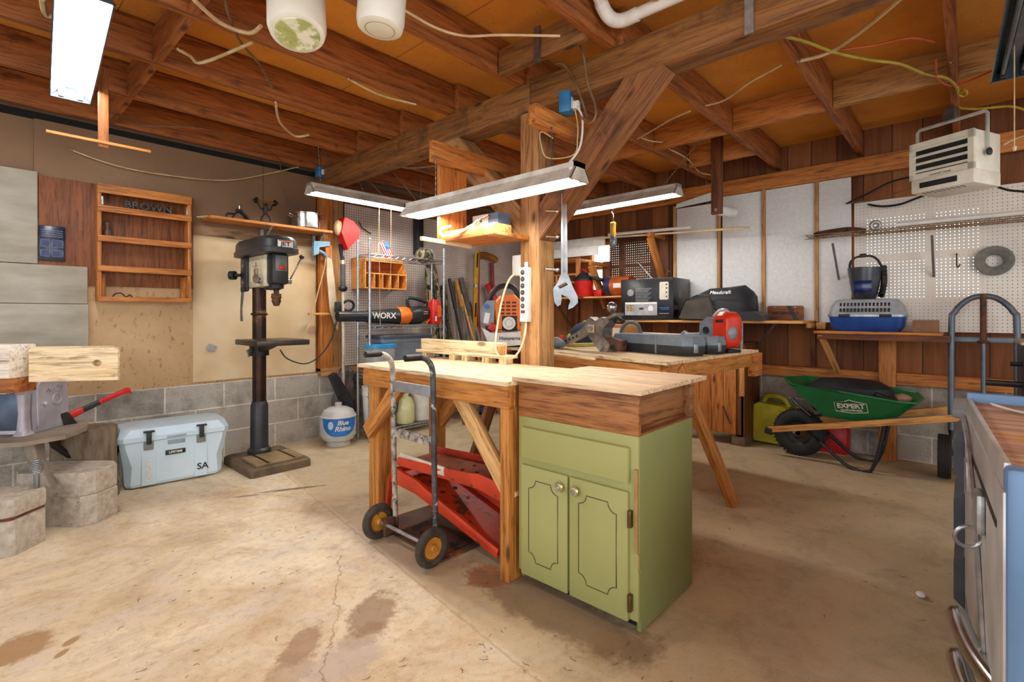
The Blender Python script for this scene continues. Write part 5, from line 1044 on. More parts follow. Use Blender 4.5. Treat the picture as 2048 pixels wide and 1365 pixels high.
# ---------------------------------------------------------------- hand truck
hp = plain('truck_tube', 'cfc7b8', '6f6a64', 0.5, 0.3, 22, 0.1, '4a4440', 0.54, 26); hk = plain('truck_tube_dark', '5b5e66', '33353a', 0.45, 0.4, 18, 0.1, 'c4bdb0', 0.58, 20)
t = TH('hand_truck', 'old steel hand truck with chipped white paint and yellow hubs', 'hand truck', (0, 0, 0))
for y, m_ in ((2.168, hp), (1.842, hk)):
    PT('side_rail', MB().tube([(1.49, y, 0.03), (1.478, y, 0.45), (1.472, y, 0.80), (1.465, y, 0.90), (1.43, y, 0.945), (1.38, y, 0.955), (1.325, y, 0.955)], 0.0135, n=12), m_, t)
    PT('hand_grip', MB().cyl((1.40, y, 0.956), (1.315, y, 0.956), 0.0155, n=12), M_dark, t)
PT('top_crossbar', MB().bx(1.462, 1.474, 1.85, 2.16, 0.765, 0.815, 0.002), plain('crossbar_grey', 'a7abae', '83878a', 0.4, 0.5), t)
PT('lower_crossbar', MB().bx(1.470, 1.482, 1.85, 2.16, 0.53, 0.575, 0.002), hp, t)
PT('axle', MB().cyl((1.43, 1.84, 0.090), (1.43, 2.25, 0.090), 0.009, n=10), M_galv, t)
PT('axle_bracket', MB().bx(1.42, 1.50, 2.155, 2.18, 0.03, 0.12, 0.004), M_rust, t)
PT('axle_bracket', MB().bx(1.42, 1.50, 1.83, 1.855, 0.03, 0.12, 0.004), M_dark, t)
PT('toe_plate', MB().bx(1.49, 1.72, 1.83, 2.19, 0.012, 0.020, 0.002), M_rust, t)
hub = plain('hub_yellow', 'd69a3c', 'a06a20', 0.5, 0.1, 14, 0.1, '6b4218', 0.6, 18)
for y in (1.80, 2.235):
    w = PT('wheel', MB().torus((1.43, y, 0.090), 0.070, 0.020, (0, 1, 0), n=36, k=12, sx=1.0), plain('tyre_worn', '4a433b', '2d2824', 0.85, 0, 30, 0.2), t)
    PT('wheel_hub', MB().lathe([(0.012, -0.022), (0.016, -0.018), (0.018, -0.006), (0.048, -0.010), (0.055, -0.012), (0.057, 0.0), (0.055, 0.012), (0.016, 0.018)], (1.43, y, 0.090), 28, (0, 1, 0)), hub, w)
    PT('hub_ring', MB().torus((1.43, y-0.011, 0.090), 0.051, 0.003, (0, 1, 0)), M_rust, w)
# ---------------------------------------------------------------- power strip and cords on the post
t = TH('power_strip', 'white metal power strip with six round outlets on the timber post', 'power strip', (2.17, 1.857, 1.265))
PT('strip_body', MB().bx(-0.042, 0.0, -0.027, 0.027, -0.155, 0.155, 0.004), M_white, t)
for i in range(6):
    z = 0.125 - 0.038*i; o_ = PT('outlet', MB().cyl((-0.043, 0.004, z), (-0.0445, 0.004, z), 0.0145, n=16), plain('outlet_grey', '4a4844', '2f2d2a', 0.5), t)
    PT('outlet_slot', MB().box((-0.045, 0.008, z+0.002), (0.001, 0.002, 0.007)).box((-0.045, 0.0, z+0.002), (0.001, 0.002, 0.007)), M_cable, o_)
PT('rocker_switch', MB().bx(-0.046, -0.042, -0.012, 0.016, -0.106, -0.09), plain('switch_redbrown', '8c2f22', '5c1c14', 0.4), t)
PT('mounting_tab', MB().bx(-0.02, -0.012, -0.012, 0.012, 0.155, 0.185, 0.002), M_white, t)
OB('white_cable', MB().tube([(2.145, 1.85, 1.11), (2.14, 1.86, 1.02), (2.13, 1.90, 0.93), (2.11, 1.96, 0.89), (2.09, 2.00, 0.90), (2.08, 2.03, 0.97), (2.10, 2.03, 1.10), (2.12, 2.01, 1.25), (2.14, 1.98, 1.35), (2.16, 1.95, 1.39)], 0.006, n=8), plain('cord_cream', 'ece0c6', 'd6c7a4', 0.5), 'cream power cord looping below the white power strip', 'cable')
OB('wall_box', MB().bx(2.18, 2.24, 1.92, 1.99, 1.38, 1.50, 0.004), M_white, 'white electrical cover plate on the left side of the post', 'box')
# ---------------------------------------------------------------- big wrench
cw = plain('wrench_chrome', 'c4c6c8', '96989b', 0.25, 0.95, 12)
wm = face_m((2.185, 1.615, 0), (-0.74, -0.62, 0))
t = TH('adjustable_wrench', 'large chrome adjustable wrench hanging jaw down by the post', 'wrench', (0, 0, 0)); t.matrix_basis = wm @ Matrix.Diagonal((1.25, 1, 1, 1))
PT('wrench_handle', MB().prism([(-0.013, 1.36), (0.016, 1.36), (0.014, 1.60), (0.011, 1.80), (0.0, 1.815), (-0.011, 1.80), (-0.013, 1.60)], 0.014, Matrix.Translation((0, 0, 0))), cw, t)
PT('fixed_jaw', MB().prism([(-0.015, 1.365), (0.018, 1.365), (0.038, 1.30), (0.058, 1.25), (0.060, 1.215), (0.040, 1.19), (0.018, 1.178), (0.020, 1.20), (0.028, 1.225), (0.015, 1.245), (-0.02, 1.265), (-0.048, 1.28), (-0.045, 1.295), (-0.03, 1.32)], 0.02, Matrix.Translation((0, 0, -0.003))), cw, t)
PT('sliding_jaw', MB().prism([(-0.046, 1.282), (-0.012, 1.262), (-0.010, 1.235), (-0.014, 1.205), (-0.028, 1.195), (-0.040, 1.215), (-0.045, 1.25)], 0.017, Matrix.Translation((0, 0, -0.001))), cw, t)
PT('worm_screw', MB().cyl((-0.022, 1.298, 0.018), (0.012, 1.318, 0.018), 0.009, n=10), M_rust, t)
PT('handle_groove', MB().prism([(-0.005, 1.38), (0.006, 1.38), (0.005, 1.77), (-0.004, 1.77)], 0.0015, Matrix.Translation((0, 0, 0.0142))), M_steel, t)
for z in (1.715, 1.575, 1.395):
    OB('hitch_pin', MB().cyl((2.175, 1.655, z), (2.135, 1.70, z+0.004), 0.009, n=10).sph((2.175, 1.65, z), 0.012), M_chrome, {1.715: 'small chrome pin near the top of the big wrench', 1.575: 'small chrome pin halfway along the wrench handle', 1.395: 'small chrome pin just above the wrench jaw'}[z], 'pin', group='chrome pins beside the big wrench')
OB('hang_bracket', MB().bx(2.18, 2.20, 1.60, 1.78, 1.79, 1.80, 0.001), M_dark, 'thin dark bar holding the big wrench to the post', 'bracket')
# ================================================================ SECOND BENCH (sheet on sawhorses) AND WHAT LIES ON IT
t = TH('sawhorse_table', 'pale plywood sheet on splayed sawhorse legs behind the cabinet', 'table', (0, 0, 0))
bt2 = wood('sheet_top', 'ead2a8', 'ceb080', 'Y', knots=False, contrast=0.7, blotch='a5835a', blotch_amt=0.64)
mb = MB(); tp = [(2.49, 1.17), (3.81, 1.10), (3.90, 2.95), (2.90, 3.02), (2.73, 2.21)]
A = [mb.bm.verts.new((x, y, 0.882)) for x, y in tp]; B = [mb.bm.verts.new((x, y, 0.90)) for x, y in tp]; mb.skin([A, B])
PT('table_top', mb, bt2, t)
bpart('edge_rail', (2.53, 1.20, 0.835), (3.77, 1.13, 0.835), 0.04, 0.09, pw('X'), t)
bpart('edge_rail', (2.535, 1.22, 0.835), (2.76, 2.24, 0.835), 0.04, 0.09, pw('X'), t)
bpart('rail_end_block', (3.70, 1.115, 0.80), (3.84, 1.108, 0.80), 0.05, 0.16, M_orange('X'), t)
for y in (1.06, 2.62):
    for s in (-1, 1):
        if y < 2: a_, b_ = (2.62+s*0.03, y+0.12, 0.86), ((3.12 if s > 0 else 2.25), y-0.02 if s > 0 else 1.42, 0.0)
        else: a_, b_ = (2.85+s*0.03, y, 0.86), (2.85+s*0.42, y+0.02, 0.0)
        bpart('sawhorse_leg', b_, a_, 0.085, 0.04, pw('X') if y < 2 else M_brown('X'), t, up=(0, 1, 0))
PT('sawhorse_post', MB().bx(2.77, 2.86, 2.58, 2.66, 0.0, 0.86, 0.003), M_brown('Z'), t)
bthing('ledger_strip', (2.46, 1.60, 0.893), (2.66, 2.16, 0.893), 0.03, 0.014, M_pale('X'), 'raw pale wooden strip along the edge of the sawhorse table', 'strip')
# tool cases
cs = plain('case_grey', '76828c', '5a6670', 0.45, 0, 8); csd = plain('case_dark', '2c3338', '1d2226', 0.4)
def tool_case(label, loc, rz, L, D, H, ridge):
    t = TH('tool_case', label, 'tool case', loc, rz, 'grey plastic tool cases on the sawhorse table')
    def sl(z0, z1, k0, k1): return MB().loft([[(p[0], p[1], z) for p in oct_(L*k, D*(1-(1-k)*3), 0.045)] for z, k in ((z0, k0), ((z0+z1)/2, 1.0), (z1, k1))])
    PT('case_bottom', sl(0, H*0.47, 0.965, 1.0), csd, t)
    PT('case_lid', sl(H*0.5, H, 1.0, 0.97), cs, t)
    PT('case_seam', MB().loft([[(p[0], p[1], z) for p in oct_(L*1.002, D*1.004, 0.045)] for z in (H*0.46, H*0.51)]), csd, t)
    if ridge:
        for x in (-0.24, 0.10): PT('lid_rib', MB().box((x, -D/2-0.001, H*0.5), (0.012, 0.008, H*0.9), bev=0.002), cs, t)
    PT('case_latch', MB().box((L*0.5, -D*0.15, H*0.4), (0.012, 0.035, 0.055), bev=0.003), M_galv, t)
    return t
tool_case('grey tool case with ribbed side, nearest the table edge', (3.07, 1.52, 0.90), -108, 0.70, 0.20, 0.12, True)
tool_case('shorter grey tool case lying behind the ribbed one', (3.27, 1.355, 0.90), -101, 0.42, 0.18, 0.112, False)
t = TH('carry_handle_tool', 'grey arched handle of a power tool behind the cases', 'tool', (3.36, 1.86, 0.90), -100)
PT('arched_handle', MB().tube([(-0.10, 0, 0.04), (-0.095, 0, 0.12), (-0.06, 0, 0.175), (0.0, 0, 0.195), (0.06, 0, 0.175), (0.09, 0, 0.11), (0.095, 0, 0.05)], 0.014, n=12), plain('handle_grey', '5a6670', '454f57', 0.4), t)
PT('tool_base', MB().box((0, 0, 0.035), (0.26, 0.10, 0.07), bev=0.012), csd, t)
PT('trigger_block', MB().box((0.05, 0, 0.08), (0.05, 0.05, 0.03), bev=0.006), M_steel, t)
# trailer hitch mount
hm_ = plain('hitch_metal', 'a29a90', '5a524b', 0.4, 0.5, 12, 0.3, '8a5a38', 0.62, 10)
t = TH('trailer_hitch', 'heavy rusty trailer hitch ball mount with a chrome ball', 'hitch', (2.95, 1.90, 0.90), -97)
# local x runs to the right in view
PT('draw_bar', MB().loft([[(x, y, z) for y, z in ((-0.03, zc-hh_), (0.03, zc-hh_), (0.03, zc+hh_), (-0.03, zc+hh_))] for x, zc, hh_ in ((-0.38, 0.02, 0.02), (-0.25, 0.06, 0.022), (-0.13, 0.115, 0.026), (-0.05, 0.17, 0.032), (0.0, 0.175, 0.03))]), hm_, t)
for k in range(6): PT('adjust_hole', MB().cyl((-0.33+0.035*k, -0.031, 0.035+0.0125*k), (-0.33+0.035*k, -0.034, 0.035+0.0125*k), 0.008, n=10), M_dark, t)
PT('bar_head', MB().loft([[(x, y, z) for x, z in ((-0.06, 0.13), (-0.02, 0.09), (0.03, 0.14), (0.02, 0.21), (-0.03, 0.235), (-0.07, 0.20))] for y in (-0.04, 0.04)]), hm_, t)
PT('mount_body', MB().loft([[(x, y, z) for x, z in ((-0.03, 0.10), (0.04, 0.03), (0.07, 0.0), (0.13, 0.0), (0.15, 0.05), (0.09, 0.11), (0.10, 0.16), (0.15, 0.21), (0.08, 0.235), (0.0, 0.19))] for y in (-0.05, 0.05)]), hm_, t)
PT('receiver_tube', MB().box((0.17, 0, 0.055), (0.12, 0.07, 0.07), rot=(0, 8, 0), bev=0.006), M_rust, t)
PT('ball_platform', MB().box((0.125, 0, 0.225), (0.16, 0.09, 0.022), rot=(0, -22, 0), bev=0.004), hm_, t)
PT('ball_shank', MB().cyl((0.14, 0, 0.23), (0.135, 0, 0.275), 0.016, 0.02, n=14), M_rust, t)
PT('hitch_ball', MB().sph((0.132, 0, 0.30), 0.036, u=24, v=16), plain('ball_chrome', 'c3c5c7', '83868a', 0.2, 0.9, 30), t)
for x, z in ((0.0, 0.155), (0.085, 0.03)): PT('mount_bolt', MB().cyl((x, -0.056, z), (x, -0.074, z), 0.02, n=6), M_galv, t)
PT('nut_plate', MB().box((0.0, -0.058, 0.155), (0.055, 0.006, 0.055), bev=0.002), M_cable, t)
PT('safety_chain', MB().tube([(0.18, -0.03, 0.20), (0.20, -0.04, 0.225), (0.235, -0.03, 0.215), (0.25, -0.02, 0.20)], 0.012, n=8), M_dark, t)
# string trimmer engine lying with its shaft
t = TH('grass_trimmer', 'red and grey grass trimmer lying along the sawhorse table', 'trimmer', (3.42, 1.24, 0.90), -110)
tr = plain('trimmer_red', 'e23a1c', 'c22c10', 0.3); tg = plain('trimmer_grey', '8b939b', '6f777f', 0.4)
PT('trimmer_shaft', MB().cyl((-0.26, 0.05, 0.095), (-1.25, 0.12, 0.09), 0.014, n=12), plain('shaft_silver', 'd6d3c8', 'b5b1a2', 0.35, 0.4), t)
PT('rear_grip', MB().tube([(-0.10, 0.0, 0.12), (-0.18, 0.02, 0.10), (-0.30, 0.05, 0.095), (-0.36, 0.055, 0.10)], lambda u: 0.030-0.006*u+0.012*math.exp(-((u-0.9)*9)**2), n=12), tg, t)
PT('clutch_housing', MB().loft([[(x, y, z) for x, z in ((-0.12, 0.05), (-0.01, 0.05), (0.02, 0.14), (0.0, 0.22), (-0.05, 0.235), (-0.11, 0.19))] for y in (-0.055, 0.055)]), tg, t)
PT('brand_disc', MB().torus((-0.055, -0.058, 0.145), 0.022, 0.004, (0, 1, 0), n=20).cyl((-0.055, -0.056, 0.145), (-0.055, -0.058, 0.145), 0.016, n=16), M_dark, t)
PT('engine_cover', MB().loft([[(x0+p[0]*s, y, 0.15+p[1]*s) for p in rrect(0.13, 0.24, 0.05, 5)] for y, s, x0 in ((-0.08, 0.8, 0.075), (-0.05, 1.0, 0.075), (0.04, 1.0, 0.075), (0.07, 0.8, 0.075))]), tr, t)
PT('starter_cap', MB().sph((0.135, -0.03, 0.13), 0.042, (0.5, 1, 1.1)), tg, t)
PT('fuel_tank', MB().sph((-0.005, -0.03, 0.05), 0.055, (1.0, 1, 0.95)), plain('fuel_white', 'e8e0c8', 'cbb996', 0.35), t)
PT('top_handle', MB().tube([(-0.03, 0, 0.235), (0.01, 0, 0.27), (0.05, 0, 0.275), (0.08, 0, 0.255)], 0.018, n=10), plain('handle_silver', 'c8cbce', '9da1a5', 0.35, 0.3), t)
PT('cooling_slot', MB().box((0.075, -0.082, 0.21), (0.06, 0.006, 0.02), bev=0.002), M_dark, t)
PT('engine_foot', MB().box((0.06, 0, 0.012), (0.14, 0.12, 0.022), bev=0.005), M_dark, t)
# backpack blower
t = TH('backpack_blower', 'orange and white backpack blower standing behind the post', 'blower', (2.86, 2.66, 0.90), -42)
PT('engine_cover', MB().loft([[(x*s, y, 0.26+z*s) for x, z in ((-0.09, -0.13), (0.09, -0.13), (0.10, 0.10), (0.05, 0.15), (-0.06, 0.14), (-0.11, 0.08))] for y, s in ((-0.07, 0.92), (-0.05, 1), (0.08, 1))]), M_orangep, t)
for i in range(4):
    for j in range(3): PT('vent_slot', MB().box((-0.045+0.045*j, -0.072, 0.26+0.028*i), (0.032, 0.006, 0.014), bev=0.002), plain('slot_red', '6a1e0c', '401006', 0.6), t)
PT('recoil_disc', MB().cyl((0.005, -0.066, 0.185), (0.005, -0.078, 0.185), 0.05, n=28), M_white, t)
PT('recoil_frame', MB().box((0.01, -0.068, 0.185), (0.12, 0.008, 0.115), bev=0.01), M_dark, t)
PT('recoil_text', MB().torus((0.005, -0.079, 0.185), 0.03, 0.0015, (0, 1, 0)), M_galv, t)
PT('air_filter', MB().loft([[(x, y, z) for x, z in ((-0.11, 0.17), (-0.10, 0.36), (-0.16, 0.36), (-0.205, 0.30), (-0.21, 0.20), (-0.17, 0.165))] for y in (-0.06, 0.05)]), tg, t)
PT('filter_knob', MB().cyl((-0.165, -0.06, 0.315), (-0.165, -0.075, 0.315), 0.018, n=14), plain('knob_blue', '2a7ad0', '1b5ea8', 0.4), t)
PT('filter_label', MB().box((-0.165, -0.062, 0.225), (0.04, 0.004, 0.08), rot=(0, 12, 0)), M_white, t)
PT('fan_housing', MB().loft([[(x, y, z) for x, z in ((-0.20, 0.15), (-0.13, 0.11), (0.12, 0.12), (0.12, 0.02), (-0.13, 0.0), (-0.16, 0.05))] for y in (-0.09, 0.10)]), M_white, t)
PT('red_lever', MB().box((-0.12, -0.08, 0.155), (0.06, 0.02, 0.06), rot=(0, 30, 0), bev=0.008), M_red, t)
PT('backpack_frame', MB().tube([(-0.14, 0.11, 0.05), (-0.14, 0.13, 0.35), (-0.06, 0.13, 0.47), (0.06, 0.13, 0.47), (0.12, 0.12, 0.35)], 0.022, n=8), M_black, t)
text_part('brand_text', 'Husqvarna', 0.038, M_black, t, face_m((0.01, -0.0925, 0.07), (0, -1, 0)), bold=0.0006)
PT('base_tube', MB().cyl((-0.02, -0.03, 0.018), (0.16, -0.03, 0.018), 0.02, n=12), M_steel, t)
# small things on and behind the table
OB('grey_shoe', MB().tube([(0, 0, 0.04), (0.07, 0, 0.055), (0.14, 0, 0.035)], lambda u: 0.045-0.02*u, n=10), plain('shoe_grey', '7b8790', '556069', 0.7, 0, 30), 'grey shoe-like glove right of the post on the sawhorse table', 'glove', (2.90, 2.27, 0.90), (0, 0, -100))
t = TH('cap', 'dark blue cap with green trim behind the trailer hitch', 'cap', (3.5, 2.35, 0.90), -90)
PT('cap_crown', MB().sph((0, 0, 0.07), 0.13, (1.25, 0.8, 0.95)), plain('cap_navy', '1f2a44', '10172a', 0.8), t)
PT('green_trim', MB().tube([(-0.16, -0.06, 0.03), (-0.12, -0.08, 0.08), (-0.13, -0.1, 0.02)], 0.014).tube([(-0.02, -0.02, 0.19), (0.05, -0.02, 0.195), (0.10, 0, 0.17)], 0.01), plain('trim_green', '8fb03a', '6d8c24', 0.5), t)
PT('red_tag', MB().box((-0.19, -0.09, 0.05), (0.04, 0.02, 0.05), bev=0.006), M_red, t)
OB('yellow_rope', MB().tube([(3.05, 2.35, 0.93), (3.10, 2.2, 0.92), (3.18, 2.0, 0.93), (3.3, 1.85, 0.93)], 0.016, n=8), plain('rope_yellow', 'd7d277', 'b3ad4e', 0.8, 0, 60, 0.3), 'fuzzy pale yellow rope lying behind the trailer hitch', 'rope')
t = TH('cardboard_box', 'small open cardboard box behind the arched tool handle', 'box', (3.62, 2.10, 0.90), -95)
PT('box_body', MB().box((0, 0, 0.085), (0.24, 0.2, 0.17), bev=0.002), plain('cardboard', 'b98c57', '9d7342', 0.8), t)
PT('white_label', MB().box((0.04, -0.102, 0.09), (0.09, 0.003, 0.11)), M_white, t)
# ================================================================ RIGHT WALL: wall bench, cabinet and contents
t = TH('wall_bench', 'long narrow pine bench shelf fixed along the right wall', 'shelf', (0, 0, 0))
PT('bench_plank', MB().bx(4.50, 4.945, 0.97, 3.0, 1.078, 1.10, 0.002), M_pine('Y'), t)
PT('metal_brace', MB().tube([(4.94, 1.43, 0.86), (4.60, 1.20, 1.075)], 0.013, n=6, smooth=1), M_galv, t)
PT('metal_upright', MB().bx(4.50, 4.52, 1.425, 1.445, 0.75, 1.078), M_galv, t)
PT('bench_bracket', MB().bx(4.70, 4.93, 0.955, 0.99, 1.04, 1.078, 0.002).bx(4.86, 4.93, 0.88, 0.95, 1.03, 1.085, 0.002), M_pine('X'), t)
t = TH('pine_cabinet', 'orange pine plank cabinet with hinged door beneath the wall bench', 'cabinet', (4.56, 1.44, 0))
PT('cabinet_frame', MB().bx(0.0, 0.42, 0.0, 0.02, 0.08, 0.88, 0.002).bx(0.02, 0.42, 0.0, 0.60, 0.88, 0.90).bx(0.0, 0.02, 0.0, 0.06, 0.08, 0.69, 0.002), M_brown('Z'), t)
for k in range(5): PT('door_board', MB().bx(-0.012, 0.006, 0.06+0.108*k, 0.06+0.108*(k+1)-0.003, 0.10, 0.70, 0.002), M_orange('Z'), t)
PT('side_panel', MB().bx(0.0, 0.42, -0.012, 0.0, 0.08, 0.88, 0.002), M_brown('Z'), t)
PT('corner_strip', MB().bx(-0.015, 0.0, -0.012, 0.03, 0.44, 0.70, 0.002), M_pine('Z'), t)
PT('foot_block', MB().bx(0.0, 0.42, -0.01, 0.10, 0.0, 0.10, 0.003), plain('dirty_block', '7d6a55', '5c4a38', 0.9), t)
PT('door_handle', MB().tube([(-0.02, 0.165, 0.34), (-0.03, 0.14, 0.28), (-0.02, 0.10, 0.19)], 0.006, n=6), M_rust, t)
PT('top_rail', MB().bx(-0.012, 0.01, 0.0, 0.60, 0.70, 0.88, 0.002), M_brown('Y'), t)
# foam boards
fm = plain('foam_white', 'edefee', 'dfe2e1', 0.85, 0, 40, 0.1, 'a9adab', 0.72, 60)
ys_ = [2.236, 1.775, 1.385, 0.962, 0.70]
for i in range(4):
    ztop = 2.245 + (0.05 if i else 0.0)
    OB('foam_board', MB().bx(4.955, 4.985, ys_[i+1]+0.016, ys_[i]-0.016, 1.085, ztop, 0.002), fm, ['white foam board strip furthest left, beside the brown pegboard', 'white foam board strip behind the hanging wooden arm', 'white foam board strip above the brown wooden plaque', 'white foam board strip bordering the white pegboard'][i], 'foam board', group='white foam boards on the right wall')
bw = wood('batten', 'c69a66', 'a37643', 'Z', knots=True)
for i, y in enumerate((2.236, 1.79, 1.385, 0.962)):
    OB('wall_batten', MB().bx(4.935, 4.985, y-0.015, y+0.015, 1.09, 2.30 - (0.03 if i == 0 else 0), 0.002), bw, ['narrow pine batten at the left end of the foam boards', 'narrow pine batten crossed by the two long white sticks', 'narrow pine batten right of the hanging wooden arm', 'narrow pine batten between the last two foam boards'][i], 'batten', group='pine battens between the foam boards')
OB('foam_scrap', MB().yz([(2.22, 2.25), (2.21, 2.29), (1.83, 2.355), (1.815, 2.275)], 4.93, 4.95), fm, 'slanted white foam offcut on top of the first foam board', 'foam board')
# pegboards
OB('white_pegboard', MB().bx(4.975, 4.98, -1.15, 0.695, 1.02, 2.075), pegboard('peg_white', 'eeeae2', 'dfd8ce', 'YZ', see=True, hole=0.115), 'white pegboard with bright holes on the right wall', 'pegboard')
OB('brown_pegboard', MB().bx(4.975, 4.98, 2.28, 3.03, 1.36, 2.06), pegboard('peg_brown', '5f3820', '44260f', 'YZ', see=True, hole=0.14), 'dark brown pegboard with glowing holes behind the black box', 'pegboard')
OB('wire_rack', MB().tube([(4.96, 2.70, 1.75), (4.96, 2.52, 1.87), (4.96, 2.30, 1.60), (4.96, 2.45, 1.50)], 0.005, n=6, smooth=1, closed=True).cyl((4.955, 2.66, 1.72), (4.955, 2.47, 1.51), 0.010, n=8), M_galv, 'tilted rectangular wire frame hanging on the brown pegboard', 'frame')
# wooden gallows brackets with long white sticks
for i, (y, z) in enumerate(((3.06, 1.74), (2.36, 1.98))):
    t = TH('wood_bracket', ['angled wooden bracket near the work lamp on the right wall', 'angled wooden bracket over the tilted wire frame'][i], 'bracket', (0, y, z), group='wooden brackets of the right wall')
    PT('bracket_arm', MB().bx(4.62, 4.97, -0.02, 0.02, -0.045, 0.0, 0.002), M_orange('X'), t)
    bpart('bracket_strut', (4.64, 0, -0.04), (4.95, 0, -0.50), 0.09, 0.038, M_orange('X'), t, up=(0, 1, 0))
    PT('bracket_back', MB().bx(4.95, 4.97, -0.05, 0.05, -0.58, 0.02, 0.002), M_brown('Z'), t)
OB('long_stick', MB().cyl((4.72, 3.05, 2.0), (4.72, 1.44, 1.93), 0.011, n=8), M_pale('Y'), 'long pale stick resting on the brackets before the foam boards', 'stick')
OB('long_stick', MB().cyl((4.66, 2.85, 2.01), (4.66, 1.95, 1.985), 0.016, n=8), M_white, 'shorter white stick beside the long pale one', 'stick')
OB('white_board', MB().bx(4.60, 4.62, 2.95, 3.9, 1.80, 1.90, 0.003), M_white, 'white board lying on the upper rack right of the post', 'board')
OB('white_board', MB().bx(4.74, 4.76, 2.95, 3.9, 1.92, 2.02, 0.003), M_white, 'upper white board behind the rack beside the work lamp', 'board')
t = TH('wall_shelf', 'pale wall shelf carrying the red shop vacuum', 'shelf', (0, 0, 0))
PT('shelf_plank', MB().bx(4.66, 5.0, 2.62, 4.1, 1.335, 1.352, 0.002), M_pine('Y'), t)
PT('shelf_upright', MB().bx(4.66, 4.70, 3.24, 3.28, 1.35, 1.80, 0.002), M_orange('Z'), t)
PT('rack_board', MB().bx(4.66, 4.98, 3.28, 3.95, 1.775, 1.795, 0.002), M_orange('Y'), t)
PT('rack_board', MB().bx(4.66, 4.68, 3.28, 3.95, 1.60, 1.62, 0.002), M_orange('Y'), t)
PT('rack_board', MB().bx(4.66, 4.68, 3.28, 3.95, 1.51, 1.53, 0.002), M_orange('Y'), t)
for y in (3.40, 3.55, 3.75): PT('rack_divider', MB().bx(4.66, 4.68, y, y+0.015, 1.53, 1.60), M_orange('Z'), t)
PT('shelf_gusset', MB().tube([(4.70, 3.6, 1.33), (4.98, 3.6, 1.02)], 0.02, smooth=1), M_brown('Z'), t)
t = TH('shop_vacuum', 'red bucket shop vacuum with a black lid on the wall shelf', 'vacuum', (4.74, 3.22, 1.353))
PT('vacuum_drum', MB().lathe([(0.095, 0), (0.10, 0.01), (0.11, 0.17), (0.114, 0.18)], n=30), M_red, t)
PT('vacuum_lid', MB().lathe([(0.118, 0.18), (0.12, 0.20), (0.10, 0.225), (0.075, 0.26), (0.05, 0.275)], n=28), M_black, t)
PT('vacuum_hose', MB().tube([(0.0, -0.10, 0.22), (-0.06, -0.17, 0.205), (0.0, -0.24, 0.18), (0.08, -0.22, 0.15)], 0.02, n=10), M_black, t)
PT('vacuum_handle', MB().tube([(-0.03, -0.07, 0.26), (-0.03, 0, 0.31), (-0.03, 0.07, 0.26)], 0.01), M_red, t)
OB('red_tray', MB().bx(4.72, 4.86, 2.98, 3.08, 1.353, 1.43, 0.006), M_red, 'small red tray between the vacuum and the wooden strut', 'tray')
t = TH('round_canister', 'orange and blue round canister on the wall shelf', 'canister', (4.75, 2.76, 1.46))
PT('orange_drum', MB().cyl((0, 0.08, 0), (0, -0.14, 0), 0.105, n=28), plain('drum_orange', 'c8622a', '8e3f18', 0.35, 0.2), t)
PT('blue_band', MB().cyl((0, 0.15, 0), (0, 0.08, 0), 0.108, n=28), plain('drum_blue', '1f3560', '13203c', 0.4), t)
PT('drum_emblem', MB().box((-0.104, -0.02, 0.0), (0.006, 0.09, 0.05), bev=0.002), M_white, t)
# work lamp
t = TH('work_lamp', 'yellow trouble lamp with a wire cage hanging from the far light', 'lamp', (3.72, 2.23, 1.80))
PT('lamp_handle', MB().lathe([(0.022, 0.02), (0.026, 0.03), (0.022, 0.06), (0.024, 0.11), (0.026, 0.13), (0.018, 0.14)], n=16), plain('lamp_yellow', 'd3a82a', 'ad8212', 0.4), t)
PT('lamp_cage', MB().lathe([(0.024, 0.02), (0.03, -0.01), (0.028, -0.05), (0.016, -0.085), (0.004, -0.095)], n=12), plain('cage_wire', '8d949a', '4e555a', 0.3, 0.7, 70), t)
PT('lamp_hook', MB().tube([(0, 0, 0.14), (0, 0, 0.20), (0.0, 0.015, 0.23), (0, 0, 0.25), (0, 0, 0.30)], 0.004), M_chrome, t)
# black box
bkx = plain('box_black', '23262b', '15171b', 0.25, 0, 3)
t = TH('product_box', 'large black cardboard box with printed pictures on the wall bench', 'box', (4.50, 2.05, 1.10), 2)
PT('box_carton', MB().bx(0, 0.42, 0, 0.545, 0, 0.405, 0.003), bkx, t)
PT('info_panel', MB().bx(-0.002, 0, 0.16, 0.50, 0.045, 0.175), plain('panel_grey', 'a8aaae', '85888d', 0.5, 0, 14), t)
PT('panel_header', MB().bx(-0.003, -0.002, 0.165, 0.495, 0.155, 0.172), M_white, t)
PT('panel_picture', MB().bx(-0.003, -0.002, 0.40, 0.48, 0.085, 0.148), plain('picture_brown', '4a3f35', 'b49a70', 0.5, 0, 45), t)
PT('panel_picture', MB().bx(-0.003, -0.002, 0.30, 0.345, 0.10, 0.12), M_black, t)
PT('panel_picture', MB().loft([[(x, y, z) for y, z in ((0.20, 0.09), (0.25, 0.09), (0.25, 0.12), (0.235, 0.14), (0.215, 0.14), (0.20, 0.12))] for x in (-0.003, -0.002)]), M_white, t)
PT('card_picture', MB().loft([[(x, p[0]+0.09, p[1]+0.28) for p in rrect(0.09, 0.17, 0.012)] for x in (-0.003, 0.0)]), plain('card_cream', 'cfcabd', 'b6b0a0', 0.5), t)
for z in (0.34, 0.305, 0.265, 0.225): PT('card_dot', MB().cyl((-0.003, 0.065, z), (-0.0045, 0.065, z), 0.008, n=10), M_dark, t)
PT('seal_mark', MB().cyl((0, 0.44, 0.27), (-0.003, 0.44, 0.27), 0.035, n=20), M_galv, t)
for k in range(9): PT('text_line', MB().bx(-0.002, 0, 0.22+0.015*(k % 3), 0.385, 0.305-0.015*k, 0.310-0.015*k), M_galv, t)
